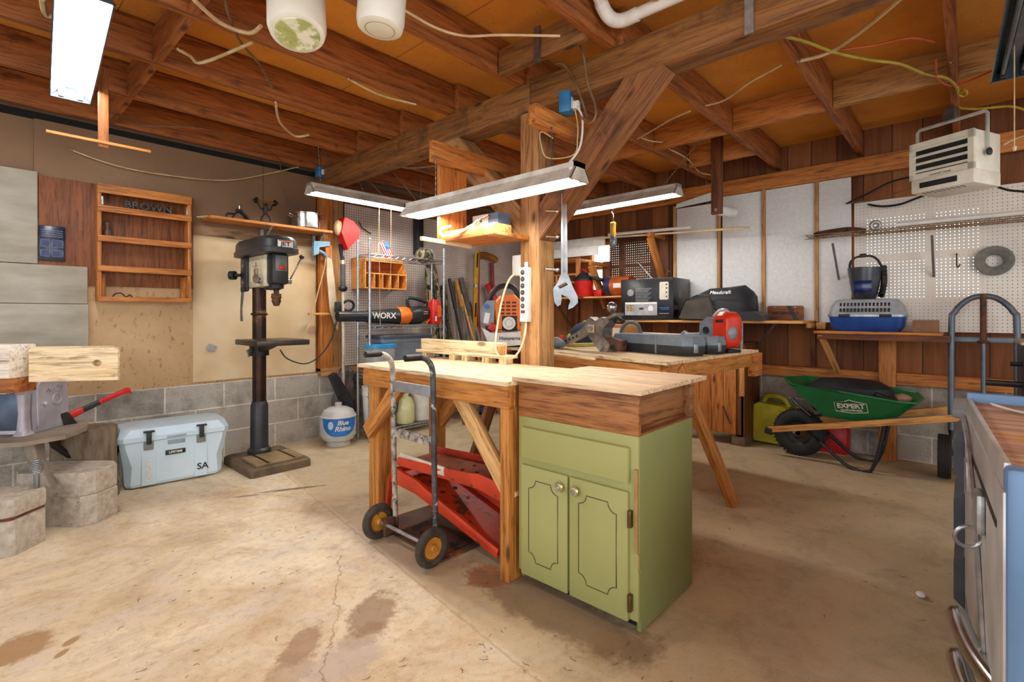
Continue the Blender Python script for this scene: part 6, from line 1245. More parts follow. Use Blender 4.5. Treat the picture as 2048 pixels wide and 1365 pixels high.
for k, (w_, z) in enumerate(((0.10, 0.115), (0.08, 0.10), (0.10, 0.06))): PT('text_line', MB().bx(-0.002, 0, 0.04, 0.04+w_, z, z+0.006), plain('print_blue', '2f7fc4', '2367a3', 0.5) if k < 2 else M_galv, t)
PT('side_picture', MB().bx(0.12, 0.34, -0.002, 0, 0.22, 0.29), plain('picture_mix', '3c4f6c', '7c6a34', 0.5, 0, 20), t)
PT('side_text', MB().bx(0.02, 0.30, -0.002, 0, 0.10, 0.14), plain('side_dim', '55585c', '2c2f33', 0.5, 0, 60), t)
# black bag
bg_ = plain('bag_black', '24272d', '15171b', 0.7, 0, 7, 0.3)
t = TH('mower_bag', 'black mower grass bag slumped against the foam boards', 'bag', (4.68, 1.72, 1.10))
PT('bag_body', MB().loft([[(x*s, y, z*h_) for x, z in ((-0.17, 0.0), (0.17, 0.0), (0.20, 0.12), (0.15, 0.25), (0.0, 0.30), (-0.14, 0.25), (-0.20, 0.12))] for y, s, h_ in ((0.28, 0.6, 0.5), (0.20, 0.85, 0.75), (0.05, 1.0, 0.98), (-0.12, 1.05, 1.0), (-0.26, 0.95, 1.05), (-0.33, 0.7, 0.85))]), bg_, t, ang=60)
PT('bag_frame', MB().tube([(-0.20, 0.28, 0.01), (-0.20, 0.20, 0.19), (-0.22, -0.02, 0.22), (-0.22, -0.06, 0.02)], 0.007, n=6, smooth=2), M_black, t)
PT('bag_panel', MB().loft([[(x, y, z) for y, z in ((0.26, 0.015), (0.19, 0.175), (-0.03, 0.20), (-0.08, 0.07), (-0.26, 0.03), (-0.30, 0.0))] for x in (-0.222, -0.205)]), plain('bag_olive', '4a453c', '332f29', 0.8, 0, 8), t)
PT('bag_flap', MB().loft([[(x, y, z) for y, z in ((-0.05, 0.0), (-0.20, 0.07), (-0.36, 0.08), (-0.44, 0.05), (-0.47, 0.0))] for x in (-0.20, 0.05)]), M_black, t)
text_part('bag_text', 'Meadcraft', 0.045, M_galv, t, face_m((-0.228, -0.12, 0.245), (-1, 0, 0.35)), shear=0.2)
# wooden plaque
t = TH('wooden_plaque', 'small varnished wooden plaque with lettering leaning on the foam board', 'sign', (4.93, 1.20, 1.101), rot=(0, 0, 0))
PT('plaque_board', MB().loft([[(x, p[0], p[1]+0.065) for p in rrect(0.29, 0.128, 0.015)] for x in (-0.012, 0.0)]), wood('plaque_wood', '8d5630', '5d3218', 'Y', knots=False), t)
PT('plaque_stripe', MB().loft([[(x, y, z) for y, z in ((-0.01, 0.128), (-0.05, 0.128), (-0.11, 0.002), (-0.07, 0.002))] for x in (-0.0128, -0.012)]), plain('stripe_brown', '4a3428', '34241b', 0.5), t)
text_part('plaque_text', 'KIRCHENBOLT', 0.035, M_dark, t, face_m((-0.0128, 0, 0.062), (-1, 0, 0)), sx=0.9, bold=0.0008)
for y in (-0.08, 0.085): PT('plaque_screw', MB().cyl((-0.012, y, 0.115), (-0.0145, y, 0.115), 0.005, n=8), M_chrome, t)
# ledge under the white pegboard with pet carrier, mask, box
t = TH('wall_ledge', 'brown wooden ledge below the white pegboard', 'shelf', (0, 0, 0))
PT('ledge_board', MB().bx(4.62, 4.97, 0.13, 0.92, 1.0, 1.02, 0.002), M_orange('Y'), t)
PT('ledge_apron', MB().bx(4.64, 4.66, 0.09, 0.90, 0.955, 1.0, 0.002), M_brown('Y'), t)
bpart('ledge_leg', (4.66, 0.88, 1.0), (4.90, 0.80, 0.68), 0.06, 0.03, M_pine('X'), t, up=(0, 1, 0))
t = TH('pet_carrier', 'grey and blue plastic pet carrier on the wall ledge', 'pet carrier', (4.79, 0.585, 1.021))
cgm = plain('carrier_grey', 'a3a9b0', '868d95', 0.45); cbm = plain('carrier_blue', '1e4d9c', '153a7c', 0.35)
def cr(L, D, r, z): return [(p[1], p[0], z) for p in rrect(L, D, r)]
PT('carrier_base', MB().loft([cr(0.40, 0.22, 0.05, 0), cr(0.46, 0.26, 0.06, 0.03), cr(0.49, 0.28, 0.06, 0.115)]), cbm, t)
PT('carrier_rim', MB().loft([cr(0.505, 0.295, 0.06, 0.115), cr(0.505, 0.295, 0.06, 0.13)]), M_galv, t)
PT('carrier_top', MB().loft([cr(0.49, 0.28, 0.06, 0.13), cr(0.46, 0.26, 0.06, 0.20), cr(0.40, 0.22, 0.06, 0.245), cr(0.36, 0.18, 0.05, 0.25)]), cgm, t)
for j in range(2):
    for i in range(14): PT('vent_slot', MB().box((-0.136+0.014*j, 0.155-0.0235*i, 0.165+0.042*j), (0.012, 0.013, 0.028), rot=(0, 16, 0), bev=0.001), M_dark, t)
for y in (-0.13, 0.13): PT('carrier_clip', MB().box((-0.148, y, 0.122), (0.012, 0.075, 0.022), bev=0.003), M_dark, t)
t = TH('welding_mask', 'black welding mask resting upright on the pet carrier', 'mask', (4.79, 0.60, 1.272))
PT('mask_shell', MB().loft([[(math.cos(R(a))*rx*-1, math.sin(R(a))*ry, z) for a in range(-100, 101, 20)] + [(math.cos(R(a))*rx*-0.9, math.sin(R(a))*ry*0.93, z) for a in range(100, -101, -20)] for rx, ry, z in ((0.06, 0.07, 0.0), (0.09, 0.085, 0.04), (0.11, 0.10, 0.14), (0.11, 0.115, 0.25))]), plain('mask_black', '3c4048', '24272d', 0.3), t)
PT('mask_window', MB().box((-0.108, 0.0, 0.10), (0.014, 0.12, 0.085), bev=0.008), plain('mask_blue', '152f74', '0c1c4c', 0.15), t)
PT('mask_side', MB().tube([(-0.02, -0.105, 0.02), (0.02, -0.12, 0.12), (0.0, -0.12, 0.26)], 0.022), M_dark, t)
PT('head_band', MB().tube([(0.0, 0.10, 0.245), (-0.02, 0.09, 0.30), (-0.02, 0.05, 0.335), (-0.02, -0.03, 0.34), (-0.02, -0.08, 0.31), (0.0, -0.11, 0.245)], 0.009, n=8), M_black, t)
PT('band_ratchet', MB().box((-0.02, 0.01, 0.345), (0.03, 0.045, 0.03), bev=0.006), M_black, t)
PT('mask_knob', MB().cyl((0, -0.12, 0.20), (0, -0.14, 0.20), 0.018, n=12), M_black, t)
OB('cardboard_box', MB().bx(4.70, 4.86, 0.155, 0.30, 1.021, 1.11, 0.002), plain('cardboard_brown', '957052', '7b5a40', 0.8), 'small brown cardboard box right of the pet carrier', 'box')
# wire wall shelf
wsx0, wsx1, wz = 4.66, 4.96, 1.80
t = TH('wire_wall_shelf', 'rusty white wire shelf across the white pegboard', 'shelf', (0, 0, 0))
ww = plain('wire_rusty', 'a38a6c', '6f5640', 0.6, 0.3, 20)
mb = MB()
for x in (wsx0, wsx0+0.1, wsx0+0.2, wsx1): mb.cyl((x, 0.99, wz), (x, -0.85, wz), 0.0035, n=6)
mb.cyl((wsx0, 0.99, wz-0.03), (wsx0, -0.85, wz-0.03), 0.0035, n=6)
n = 70; mb.tube([(wsx0, 0.98-1.8*i/n, wz-(0.03 if i % 2 else 0.0)) for i in range(n+1)], 0.0022, n=4, smooth=1)
for i in range(74): mb.cyl((wsx0, 0.985-1.82*i/73, wz+0.003), (wsx1, 0.985-1.82*i/73, wz+0.003), 0.0015, n=4, caps=False)
PT('wire_deck', mb, ww, t)
for y in (0.80, 0.19, -0.36): PT('support_strut', MB().bx(-0.006, 0.006, -0.008, 0.008, 0, 0.39), M_galv, t, (4.965, y, 1.44), (0, -44, 0))
OB('fluorescent_tube', MB().cyl((4.72, 0.40, wz+0.024), (4.72, -0.27, wz+0.024), 0.019, n=16), M_white, 'spare white fluorescent tube lying on the wire shelf', 'tube')
OB('iron_scrap', MB().tube([(4.74, 0.94, wz+0.012), (4.78, 0.82, wz+0.03), (4.76, 0.70, wz+0.03), (4.80, 0.60, wz+0.012)], 0.022, n=8), M_rust, 'rusty dark iron scrap at the left end of the wire shelf', 'scrap iron')
OB('tape_roll', MB().torus((4.78, 0.53, wz+0.045), 0.028, 0.014, (1, 0.3, 0), n=18), M_galv, 'small grey roll standing on the wire shelf', 'roll')
OB('grinding_wheel', MB().lathe([(0.045, 0), (0.105, 0), (0.105, 0.03), (0.045, 0.03)], (0, 0, 0), 36, (1, 0, 0), caps=False), plain('stone_grey', '7d7f76', '63655c', 0.85, 0, 40, 0.2), 'round grey grinding wheel hung on the white pegboard', 'grinding wheel', (4.93, -0.14, 1.535))
bmr = [o for o in bpy.data.objects if o.name == 'grinding_wheel'][0]
bm_ = bmesh.new(); bm_.from_mesh(bmr.data); bm_.edges.ensure_lookup_table()
be = [e for e in bm_.edges if e.is_boundary]; bmesh.ops.bridge_loops(bm_, edges=be); bmesh.ops.recalc_face_normals(bm_, faces=bm_.faces[:]); bm_.to_mesh(bmr.data); bm_.free()
OB('peg_hook', MB().tube([(4.975, 0.06, 1.60), (4.95, 0.06, 1.60), (4.95, 0.06, 1.53), (4.93, 0.055, 1.50), (4.92, 0.04, 1.52)], 0.004, n=6), M_rust, 'small rusty peg hook left of the grinding wheel', 'hook')
# ---------------------------------------------------------------- appliance hand truck against the wall
bl = plain('truck_blue', '66727e', '4b555f', 0.4, 0.4, 6)
t = TH('appliance_truck', 'tall blue grey steel hand truck leaning on the right wall', 'hand truck', (4.66, -0.08, 0), rot=(0, 5, 0))
pts = [(0, 0.165, 0.16), (0, 0.165, 1.05), (0, 0.15, 1.17), (0, 0.08, 1.26), (0, 0.0, 1.285), (0, -0.08, 1.26), (0, -0.15, 1.17), (0, -0.165, 1.05), (0, -0.165, 0.16)]
PT('tube_frame', MB().tube(pts, 0.019, n=12, smooth=4), bl, t)
PT('centre_bar', MB().cyl((0, 0, 0.16), (0, 0, 0.99), 0.014, n=12), bl, t)
PT('handle_bar', MB().cyl((-0.01, 0, 0.96), (-0.01, 0, 1.30), 0.018, n=12).torus((-0.01, 0, 0.965), 0.024, 0.01, (0, 0, 1), n=16), M_rust, t)
for z in (0.98, 0.55): PT('cross_bar', MB().bx(-0.008, 0.008, -0.16, 0.16, z-0.018, z+0.018, 0.002), bl, t)
for y in (0.20, -0.20):
    w = PT('wheel', MB().cyl((-0.03, y+0.035, 0.155), (-0.03, y-0.035, 0.155), 0.15, n=32), M_rubber, t)
    for k in range(4): PT('tyre_groove', MB().torus((-0.03, y-0.024+0.016*k, 0.155), 0.1505, 0.002, (0, 1, 0), n=32, k=6), M_dark, w)
# ---------------------------------------------------------------- wheelbarrow
gp = plain('barrow_green', '0f7a44', '0b6236', 0.35, 0, 4)
t = TH('wheelbarrow', 'green wheelbarrow with wooden handles against the right wall', 'wheelbarrow', (0, 0, 0))
rim = [(4.36, 1.03, 0.605), (4.34, 0.70, 0.583), (4.33, 0.36, 0.548), (4.40, 0.26, 0.54), (4.62, 0.235, 0.55), (4.84, 0.28, 0.56), (4.90, 0.38, 0.57), (4.90, 0.72, 0.60), (4.86, 1.03, 0.62), (4.62, 1.13, 0.625)]
bot = [(4.47, 0.82, 0.365), (4.46, 0.70, 0.362), (4.46, 0.50, 0.358), (4.50, 0.43, 0.358), (4.62, 0.42, 0.36), (4.73, 0.44, 0.362), (4.78, 0.50, 0.365), (4.78, 0.68, 0.368), (4.75, 0.82, 0.37), (4.62, 0.86, 0.372)]
def ins(P, k, dz):
    c_ = sum((Vector(p) for p in P), Vector())/len(P); return [tuple(c_ + (Vector(p)-c_)*k + Vector((0, 0, dz))) for p in P]
PT('barrow_tray', MB().loft([bot, ins([tuple((Vector(a)*0.5+Vector(b_)*0.5)) for a, b_ in zip(rim, bot)], 1.02, 0), rim, ins(rim, 0.965, 0.0), ins(bot, 0.97, 0.012)]), gp, t, ang=40)
PT('tray_rim', MB().tube(rim, 0.009, n=8, smooth=1, closed=True), gp, t)
for x, x2 in ((4.44, 4.40), (4.78, 4.84)):
    bpart('wood_handle', (x, 1.22, 0.205), (x2, 0.03, 0.475), 0.035, 0.045, M_pine('X'), t)
    PT('leg_frame', MB().tube([(x, 0.98-0.05, 0.25), (x, 0.74, 0.08), (x-0.005, 0.64, 0.012), (x-0.01, 0.52, 0.012), (x-0.01, 0.47, 0.18), (x-0.005, 0.44, 0.36)], 0.0125, n=8, smooth=2), M_black, t)
PT('leg_cross', MB().cyl((4.43, 0.465, 0.2), (4.78, 0.465, 0.2), 0.010, n=8), M_black, t)
w = PT('barrow_wheel', MB().torus((4.61, 1.02, 0.19), 0.138, 0.052, (1, 0, 0), n=40, k=14), M_rubber, t)
mb = MB()
for i in range(40):
    a = 2*math.pi*i/40
    for s in (-1, 1): mb.box((4.61+s*0.018, 1.02+0.187*math.cos(a+s*0.04), 0.19+0.187*math.sin(a+s*0.04)), (0.03, 0.008, 0.012), rot=Euler((a, 0, 0)).to_matrix().to_4x4())
PT('tyre_tread', mb, M_rubber, w)
PT('wheel_rim', MB().lathe([(0.02, -0.05), (0.03, -0.045), (0.035, -0.012), (0.085, -0.018), (0.098, -0.03), (0.098, 0.03), (0.035, 0.02), (0.02, 0.05)], (4.61, 1.02, 0.19), 28, (1, 0, 0)), M_black, w)
PT('rusty_hub', MB().lathe([(0.06, -0.02), (0.045, -0.028), (0.03, -0.05)], (4.61, 1.02, 0.19), 20, (1, 0, 0)), M_rust, w)
for x in (4.44, 4.78): PT('axle_bracket', MB().box((x-0.005, 1.20, 0.20), (0.03, 0.06, 0.055), rot=(12, 0, 0), bev=0.006), M_black, t)
PT('axle', MB().cyl((4.44, 1.02, 0.215), (4.78, 1.02, 0.215), 0.009, n=8), M_galv, t)
PT('wheel_guard', MB().tube([(4.50, 0.90, 0.34), (4.56, 1.02, 0.42), (4.61, 1.07, 0.46)], 0.012, n=6), M_black, t)
n_ = Vector((-1, 0, -0.5)).normalized()
lm = face_m((4.384, 0.635, 0.475), (-0.86, 0, -0.5), (-0.02, 0.08, 1))
PT('logo_frame', MB().tube([lm @ Vector(p) for p in ((-0.10, 0.035, 0), (-0.03, 0.045, 0), (0, 0.06, 0), (0.03, 0.045, 0), (0.10, 0.03, 0), (0.10, -0.05, 0), (0, -0.06, 0), (-0.10, -0.045, 0))], 0.003, n=6, smooth=1, closed=True), lw, t)
text_part('logo_text', 'EXPERT', 0.056, lw, t, lm @ Matrix.Translation((0, 0.004, 0.002)), bold=0.002, sx=0.9)
text_part('logo_text', 'GARDENER', 0.024, lw, t, lm @ Matrix.Translation((0, -0.034, 0.002)), bold=0.0006, sx=1.1)
t = TH('tarp_bundle', 'black folded tarp heaped in the green wheelbarrow', 'tarp', (4.62, 0.66, 0.46))
PT('tarp_heap', MB().loft([[(math.cos(a)*rx, 0.02+math.sin(a)*ry, z) for a in [2*math.pi*i/18 for i in range(18)]] for rx, ry, z in ((0.15, 0.24, -0.07), (0.20, 0.30, 0.06), (0.20, 0.27, 0.14), (0.14, 0.20, 0.185), (0.05, 0.12, 0.195))]), plain('tarp_black', '23252c', '121318', 0.6, 0, 9, 0.6), t)
PT('black_tray', MB().box((-0.05, -0.21, 0.10), (0.22, 0.14, 0.03), rot=(28, -12, 10), bev=0.004), M_black, t)
OB('crumpled_rag', MB().sph((4.64, 0.36, 0.535), 0.05, (1, 1.3, 0.7)), plain('rag_pink', 'b89482', '7c5f52', 0.9, 0, 25, 0.5), 'crumpled pinkish rag at the rear of the wheelbarrow', 'rag')
# jerry cans
yl = plain('can_yellow', 'd3cd2c', 'bdb41c', 0.45, 0, 6, 0, '6a6420', 0.60, 11)
t = TH('yellow_jerry_can', 'dirty yellow plastic jerry can beside the pine cabinet', 'jerry can', (4.915, 1.24, 0), 0)
PT('can_body', MB().loft([[(x, y, z) for y, z in ((0.18, 0.02), (0.19, 0.05), (0.185, 0.34), (0.15, 0.365), (-0.05, 0.345), (-0.15, 0.29), (-0.19, 0.24), (-0.19, 0.05), (-0.18, 0.01))] for x in (-0.12, 0.10)]), yl, t)
PT('can_handle', MB().tube([(-0.01, 0.13, 0.355), (-0.01, 0.11, 0.405), (-0.01, 0.06, 0.42), (-0.01, -0.03, 0.405), (-0.01, -0.08, 0.335)], 0.022, n=10), yl, t)
PT('can_cap', MB().cyl((-0.01, -0.13, 0.30), (-0.01, -0.17, 0.345), 0.028, n=14), yl, t)
t = TH('red_gas_can', 'red plastic gas can behind the wheelbarrow wheel', 'gas can', (4.925, 0.84, 0), 0)
PT('can_body', MB().loft([[(p[1], p[0], z) for p in rrect(0.24*s, 0.16*s, 0.04)] for z, s in ((0, 0.95), (0.03, 1), (0.19, 1), (0.24, 0.8))]), M_red, t)
PT('can_spout', MB().cyl((0, 0.06, 0.22), (0, 0.10, 0.30), 0.018, n=10), M_black, t)
# ================================================================ RIGHT FOREGROUND: blue chest and machine
cbx = plain('chest_blue', '6f93ba', '577ba3', 0.4, 0.1, 2, 0, '9fb3c6', 0.68, 14); cst = plain('chest_silver', 'd2d1cf', 'a5a5a6', 0.3, 0.35, 5, 0, '6c5a48', 0.64, 9)
t = TH('truck_tool_chest', 'worn blue steel chest with a wooden board lid', 'tool chest', (0, 0, 0))
x0, x1, y1, y0 = 1.37, 2.45, -0.035, -0.75
PT('chest_front', MB().bx(x0, x0+0.05, y0, y1-0.045, 0.10, 0.845, 0.006), cbx, t)
PT('chest_body', MB().bx(x0+0.02, x1, y0, y1-0.012, 0.10, 0.78), cst, t)
PT('side_door', MB().bx(x0+0.01, x1, y1-0.012, y1+0.004, 0.14, 0.80, 0.003), cst, t)
PT('corner_post', MB().bx(x0, x0+0.05, y1-0.05, y1, 0.10, 0.85, 0.012), cbx, t)
PT('back_rim', MB().bx(x1-0.02, x1, y0, y1, 0.78, 0.87, 0.004), cbx, t)
PT('side_rim', MB().bx(x0+0.04, x1, y1-0.012, y1, 0.78, 0.853, 0.003), cst, t)
PT('wood_lid', MB().bx(x0+0.02, x1-0.02, y0, y1-0.012, 0.815, 0.838, 0.002), wood('lid_wood', 'c9a892', 'a07c66', 'Y', knots=False, contrast=1.3, blotch='c98f3c', blotch_amt=0.55), t)
PT('door_slot', MB().bx(x0+0.10, x1-0.15, y1+0.003, y1+0.006, 0.70, 0.715), M_dark, t)
for x in (1.75, 2.12):
    PT('door_hasp', MB().bx(x-0.05, x+0.03, y1+0.004, y1+0.022, 0.60, 0.70, 0.006), M_galv, t)
PT('door_strap', MB().tube([(1.62, y1+0.008, 0.20), (1.85, y1+0.010, 0.52), (2.10, y1+0.014, 0.74), (2.40, y1+0.012, 0.79)], 0.007, n=6), M_galv, t)
PT('hasp_ring', MB().torus((1.80, y1+0.03, 0.56), 0.03, 0.005, (0.9, 0.3, 0.2), n=20), M_galv, t)
for z in (0.18, 0.30): PT('tow_tube', MB().tube([(1.55, y1-0.02, z), (1.70, y1+0.025, z), (1.88, y1+0.05, z+0.005), (1.93, y1+0.04, z-0.03)], 0.024, n=12), M_chrome, t)
th_ = R(3.1); t.rotation_euler = (0, 0, th_); t.location = (1.37-(1.37*math.cos(th_)+0.035*math.sin(th_)), -0.055-(1.37*math.sin(th_)-0.035*math.cos(th_)), 0)
OB('white_strap', MB().tube([(2.35, -0.06, 0.846), (2.27, -0.10, 0.844), (2.20, -0.14, 0.846), (2.15, -0.22, 0.845), (2.17, -0.235, 0.85), (2.22, -0.235, 0.855)], 0.006, n=6, flat=0.7), M_white, 'bent white plastic strap lying on the wooden chest lid', 'strap')
pc = plain('drawer_plastic', '8a9096', '70767c', 0.45); pcd = plain('drawer_dark', '4b525a', '383e45', 0.45)
t = TH('plastic_drawer_unit', 'grey plastic drawer tower hidden behind the blue chest', 'drawers', (2.56, -0.26, 0))
PT('unit_body', MB().bx(0, 0.34, -0.3, 0.27, 0.0, 0.78, 0.006), pc, t)
for z in (0.03, 0.27, 0.51): PT('drawer', MB().loft([[(x, y, z+dz) for y, dz in ((0.27, 0.0), (0.30, 0.03), (0.30, 0.17), (0.27, 0.20))] for x in (0.0, 0.34)]), pcd, t)
PT('unit_top', MB().bx(-0.01, 0.35, -0.31, 0.305, 0.755, 0.79, 0.008), pc, t)
# blue machine
mb_ = plain('machine_blue', '27384a', '17222e', 0.4, 0.2, 5); t = TH('engine_machine', 'dark blue louvered engine machine behind the chest', 'machine', (3.30, -0.42, 0))
PT('machine_housing', MB().bx(-0.22, 0.22, -0.35, 0.24, 0.60, 1.02, 0.01), mb_, t)
PT('machine_top', MB().box((0, -0.05, 1.025), (0.48, 0.60, 0.014), bev=0.003), plain('machine_tan', 'b1a08a', '8c7c68', 0.5), t)
for k in range(6): PT('louver', MB().box((-0.225, -0.02, 0.78+0.03*k), (0.012, 0.20, 0.010), rot=(0, 30, 0)), M_black, t)
PT('machine_cowl', MB().cyl((-0.15, -0.05, 1.0), (0.15, -0.05, 1.0), 0.16, n=28), mb_, t)
PT('cowl_band', MB().torus((-0.15, -0.05, 1.0), 0.16, 0.012, (1, 0, 0), n=32), plain('machine_tan', 'b1a08a', '8c7c68', 0.5), t)
PT('machine_pipe', MB().tube([(-0.23, 0.22, 0.74), (-0.25, 0.10, 0.86), (-0.26, -0.02, 0.95), (-0.26, -0.2, 0.98)], 0.014), pc, t)
PT('side_lever', MB().cyl((-0.15, 0.22, 0.84), (-0.15, 0.36, 0.84), 0.014, n=10).cyl((-0.15, 0.22, 0.93), (-0.15, 0.28, 0.93), 0.01, n=8), M_black, t)
for x in (-0.2, 0.2):
    for y in (-0.3, 0.2): PT('leg', MB().cyl((x, y, 0), (x, y, 0.62), 0.016, n=8), M_dark, t)
OB('paper_scrap', MB().sph((2.62, 0.14, 0.012), 0.018, (1.2, 1, 0.6), u=8, v=6), M_white, 'tiny crumpled white scrap on the floor by the chest', 'scrap')
# ================================================================ LEFT FOREGROUND: wood stove, boards, blocks, axe
st = plain('stove_iron', 'cdcad3', '918c98', 0.38, 0.25, 4, 0.15, '6e6258', 0.66, 6)
t = TH('wood_stove', 'old polished grey cast iron stove with an embossed side', 'stove', (0.247, 3.776, 0.50), 49)
PT('side_panel', MB().loft([[(x, y, z) for x, z in ((0.0, 0.0), (0.245, 0.0), (0.255, 0.10), (0.25, 0.22), (0.235, 0.29), (0.04, 0.295), (0.0, 0.27))] for y in (0.0, 0.03)]), st, t)
PT('side_molding', MB().tube([(0.035, -0.003, 0.02), (0.03, -0.003, 0.14), (0.045, -0.003, 0.275), (0.225, -0.003, 0.27)], 0.006, n=8), st, t)
PT('embossed_oval', MB().torus((0.165, -0.003, 0.165), 0.03, 0.004, (0, 1, 0), n=24).sph((0.08, -0.005, 0.15), 0.012), st, t)
o = text_part('embossed_text', 'No 20', 0.045, st, t, face_m((0.15, -0.003, 0.225), (0, -1, 0)), ext=0.003)
PT('stove_body', MB().loft([[(p[0]*s+0.0, p[1]*s+0.24, z) for p in rrect(0.20, 0.42, 0.05)] for z, s in ((0.0, 1.1), (0.05, 1.0), (0.12, 0.96), (0.24, 1.0))]), st, t, (0.10, 0.0, 0))
PT('front_column', MB().loft([[(p[0], p[1], z) for p in rrect(a, a*0.8, a*0.3)] for z, a in ((0.0, 0.09), (0.02, 0.06), (0.12, 0.045), (0.22, 0.06), (0.24, 0.09))]), st, t, (-0.03, 0.02, 0))
PT('front_plate', MB().bx(-0.02, 0.01, 0.05, 0.45, 0.02, 0.23, 0.01), plain('stove_blue', '5c6b80', '414d60', 0.35, 0.4), t)
hp_ = [(-0.22, 0.30), (-0.20, -0.10), (-0.05, -0.20), (0.15, -0.17), (0.30, -0.08), (0.36, 0.02), (0.22, 0.30)]
PT('hearth_plate', MB().prism(hp_, 0.022, Matrix.Translation((0, 0, -0.024))), plain('hearth_top', 'a39684', '7c7164', 0.6, 0.2, 5, 0.1), t)
PT('stove_leg', MB().loft([[(x0+p[0]*s, y0_+p[1]*s, z) for p in rrect(0.06, 0.05, 0.012)] for x0, y0_, z, s in ((-0.08, -0.06, -0.02, 1.4), (-0.08, -0.08, -0.12, 1.1), (-0.09, -0.12, -0.20, 0.8), (-0.11, -0.16, -0.255, 1.1))]), plain('leg_iron', '9c9184', '72685c', 0.5, 0.3), t)
PT('stove_leg', MB().loft([[(x0+p[0]*s, y0_+p[1]*s, z) for p in rrect(0.05, 0.03, 0.01)] for x0, y0_, z, s in ((0.17, 0.03, -0.02, 1.5), (0.19, 0.02, -0.12, 1.0), (0.25, -0.02, -0.20, 0.9), (0.29, -0.03, -0.215, 1.1))]), M_dark, t)
# coil handle
mb = MB(); co = []
for i in range(90):
    u_ = i/89; a = 2*math.pi*9*u_; rr = 0.026*math.sin(math.pi*(0.12+0.76*u_)); co.append((rr*math.cos(a), rr*math.sin(a), 0.075*u_))
t = TH('coil_handle', 'coiled wire stove handle standing on the concrete block', 'handle', (0.245, 3.50, 0.335))
PT('wire_coil', MB().tube(co, 0.003, n=6, smooth=1), M_galv, t)
PT('handle_shaft', MB().cyl((0.0, 0, -0.075), (0, 0, 0.01), 0.012, n=10), M_steel, t)
# lumber on the stove
OB('pale_beam', MB().bx(-0.55, 0, -0.07, 0.07, 0, 0.165, 0.004), wood('whitewash', 'efe8da', 'd8cdb9', 'X', contrast=1.4, knots=False), 'thick whitewashed timber end lying on the stove', 'timber', (0.195, 3.52, 0.835), (0, 0, -48))
OB('brown_beam', MB().bx(-0.55, 0, -0.06, 0.06, 0, 0.075, 0.004), wood('resin_wood', 'b06a30', '6a3818', 'X', contrast=1.5), 'rough orange brown timber under the whitewashed one', 'timber', (0.205, 3.53, 0.76), (0, 0, -48))
OB('support_wedge', MB().bx(-0.03, 0.03, -0.03, 0.03, 0, 0.03), M_pale('X'), 'tiny pale wedge between the stove and the brown timber', 'wedge', (0.14, 3.66, 0.745), (0, 0, -48))
mbh = MB(); hole = [(0.30+0.022*math.cos(2*math.pi*i/20), 0.09+0.017*math.sin(2*math.pi*i/20)) for i in range(20)]
outer = [(0.0, 0.0), (0.395, 0.0), (0.395, 0.17), (0.0, 0.17)]
bmq = mbh.bm; vo = [bmq.verts.new((p[0], 0, p[1])) for p in outer]; vh = [bmq.verts.new((p[0], 0, p[1])) for p in hole]
eo = [bmq.edges.new((vo[i], vo[(i+1) % 4])) for i in range(4)]; eh = [bmq.edges.new((vh[i], vh[(i+1) % 20])) for i in range(20)]
bmesh.ops.triangle_fill(bmq, use_beauty=True, use_dissolve=False, edges=eo+eh)
g = bmesh.ops.extrude_face_region(bmq, geom=bmq.faces[:]); 
for v in [v for v in g['geom'] if isinstance(v, bmesh.types.BMVert)]: v.co.y += 0.02
OB('drilled_board', mbh, M_pale('X'), 'pale board with a round hole resting on the stove', 'board', (0.215, 3.50, 0.81), (0, 0, -36))
OB('pale_plank', MB().bx(0, 0.36, 0.022, 0.06, 0.0, 0.175, 0.002), M_pale('X'), 'second pale plank just behind the drilled board', 'board', (0.21, 3.52, 0.81), (0, 0, -36))
# axe
t = TH('axe', 'splitting axe with a red and black handle stuck by the stove', 'axe', (0.405, 3.95, 0.55), rot=(0, -19, 14))
PT('handle_grip', MB().loft([[(x, p[0]*s, p[1]*s2+z) for p in rrect(0.022, 0.034, 0.01)] for x, s, s2, z in ((0.17, 1, 1, 0.0), (0.27, 1, 0.95, 0.004), (0.33, 1.05, 1.1, 0.003), (0.345, 1.0, 1.35, -0.008))]), M_red, t)
PT('handle_middle', MB().loft([[(x, p[0]*s, p[1]*s2+z) for p in rrect(0.022, 0.034, 0.01)] for x, s, s2, z in ((0.08, 1.02, 1.05, -0.004), (0.17, 1.01, 1.0, 0.0))]), M_black, t)
PT('handle_base', MB().loft([[(x, p[0]*s, p[1]*s2+z) for p in rrect(0.022, 0.034, 0.01)] for x, s, s2, z in ((0.0, 1.2, 1.3, -0.01), (0.08, 1.02, 1.1, -0.004))]), M_red, t)
PT('axe_head', MB().loft([[(x, y, z) for x, z in ((-0.03, 0.03), (0.01, 0.02), (0.03, -0.08), (0.005, -0.12), (-0.04, -0.11), (-0.03, -0.04))] for y in (-0.018, 0.018)]), M_dark, t)
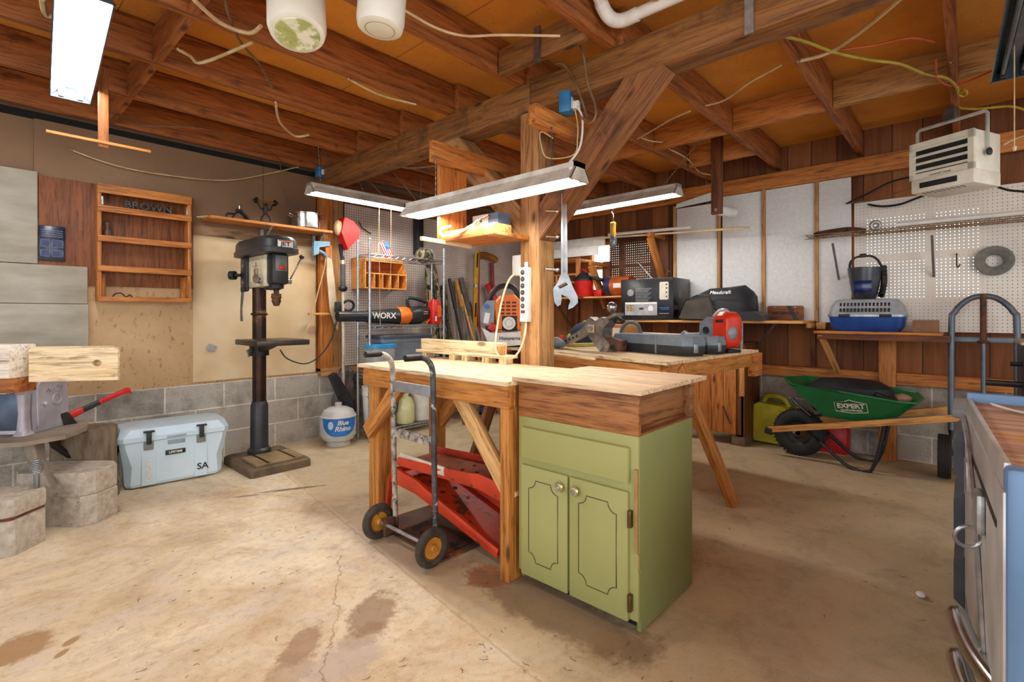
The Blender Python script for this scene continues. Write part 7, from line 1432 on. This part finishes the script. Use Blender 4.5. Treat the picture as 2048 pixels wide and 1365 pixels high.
# stump and concrete blocks
OB('tree_stump', MB().lathe([(0.175, 0), (0.165, 0.1), (0.16, 0.35), (0.165, 0.44), (0.0, 0.445)], n=22), plain('bark', '8a7b66', '5d4f3f', 0.9, 0, 7, 0.6, '3e3226', 0.6, 9, stretch=(4, 4, 1)), 'grey barked tree stump standing between the stove and cooler', 'stump', (0.50, 4.07, 0))
cbk = plain('concrete_block', 'c4bcae', '9c9486', 0.95, 0, 30, 0.5, '665d50', 0.62, 20)
def blk(label, x, y, rz, z, L, D, H, ch=0.05):
    return OB('concrete_block', MB().loft([[(p[0], p[1], zz) for p in oct_(L*s, D*s, ch)] for zz, s in ((0, 0.985), (0.01, 1), (H-0.008, 1), (H, 0.98))]), cbk, label, 'concrete block', (x, y, z), (0, 0, rz), 'concrete blocks under the stove', ang=25)
blk('lower chipped concrete block in front of the stump', 0.40, 3.74, -48, 0.0, 0.42, 0.24, 0.165)
blk('upper concrete block in front of the stump, dirty top', 0.39, 3.745, -47, 0.167, 0.43, 0.25, 0.125)
blk('tall rough concrete block nearest the camera at the left', 0.125, 3.50, -45, 0.0, 0.26, 0.22, 0.17, 0.03)
blk('upper block nearest the camera, under the coiled handle', 0.125, 3.50, -46, 0.188, 0.265, 0.225, 0.08, 0.03)
OB('wood_shim', MB().box((0.125, 3.50, 0.179), (0.235, 0.19, 0.016), rot=(0, 0, -45), bev=0.003), plain('shim_red', '8a4a2a', '60301a', 0.8), 'thin reddish wooden shim between the two nearest blocks', 'shim')
# twigs and leaf litter scattered on the floor
mb = MB(); rnd = random.Random(3)
for i in range(170):
    a_ = rnd.random(); x, y = rnd.uniform(0.35, 1.5), rnd.uniform(0.3, 2.9)
    if i % 3 == 0: x, y = rnd.uniform(2.2, 4.4), rnd.uniform(0.0, 1.2)
    if i % 5 == 0: x, y = rnd.uniform(1.15, 1.55), rnd.uniform(0.55, 1.3)
    th = rnd.uniform(0, 6.28); L = rnd.uniform(0.008, 0.03)
    mb.tube([(x, y, 0.001), (x+L*0.5*math.cos(th), y+L*0.5*math.sin(th), 0.003), (x+L*math.cos(th+0.5), y+L*math.sin(th+0.5), 0.001)], 0.0009, n=4, smooth=1)
o = link('floor_litter', mb.mesh('floor_litter'), plain('litter_brown', '6a4c2c', '47331d', 0.9)); o['kind'] = 'stuff'; o['label'] = 'tiny twigs and dry bits scattered over the concrete floor'; o['category'] = 'litter'
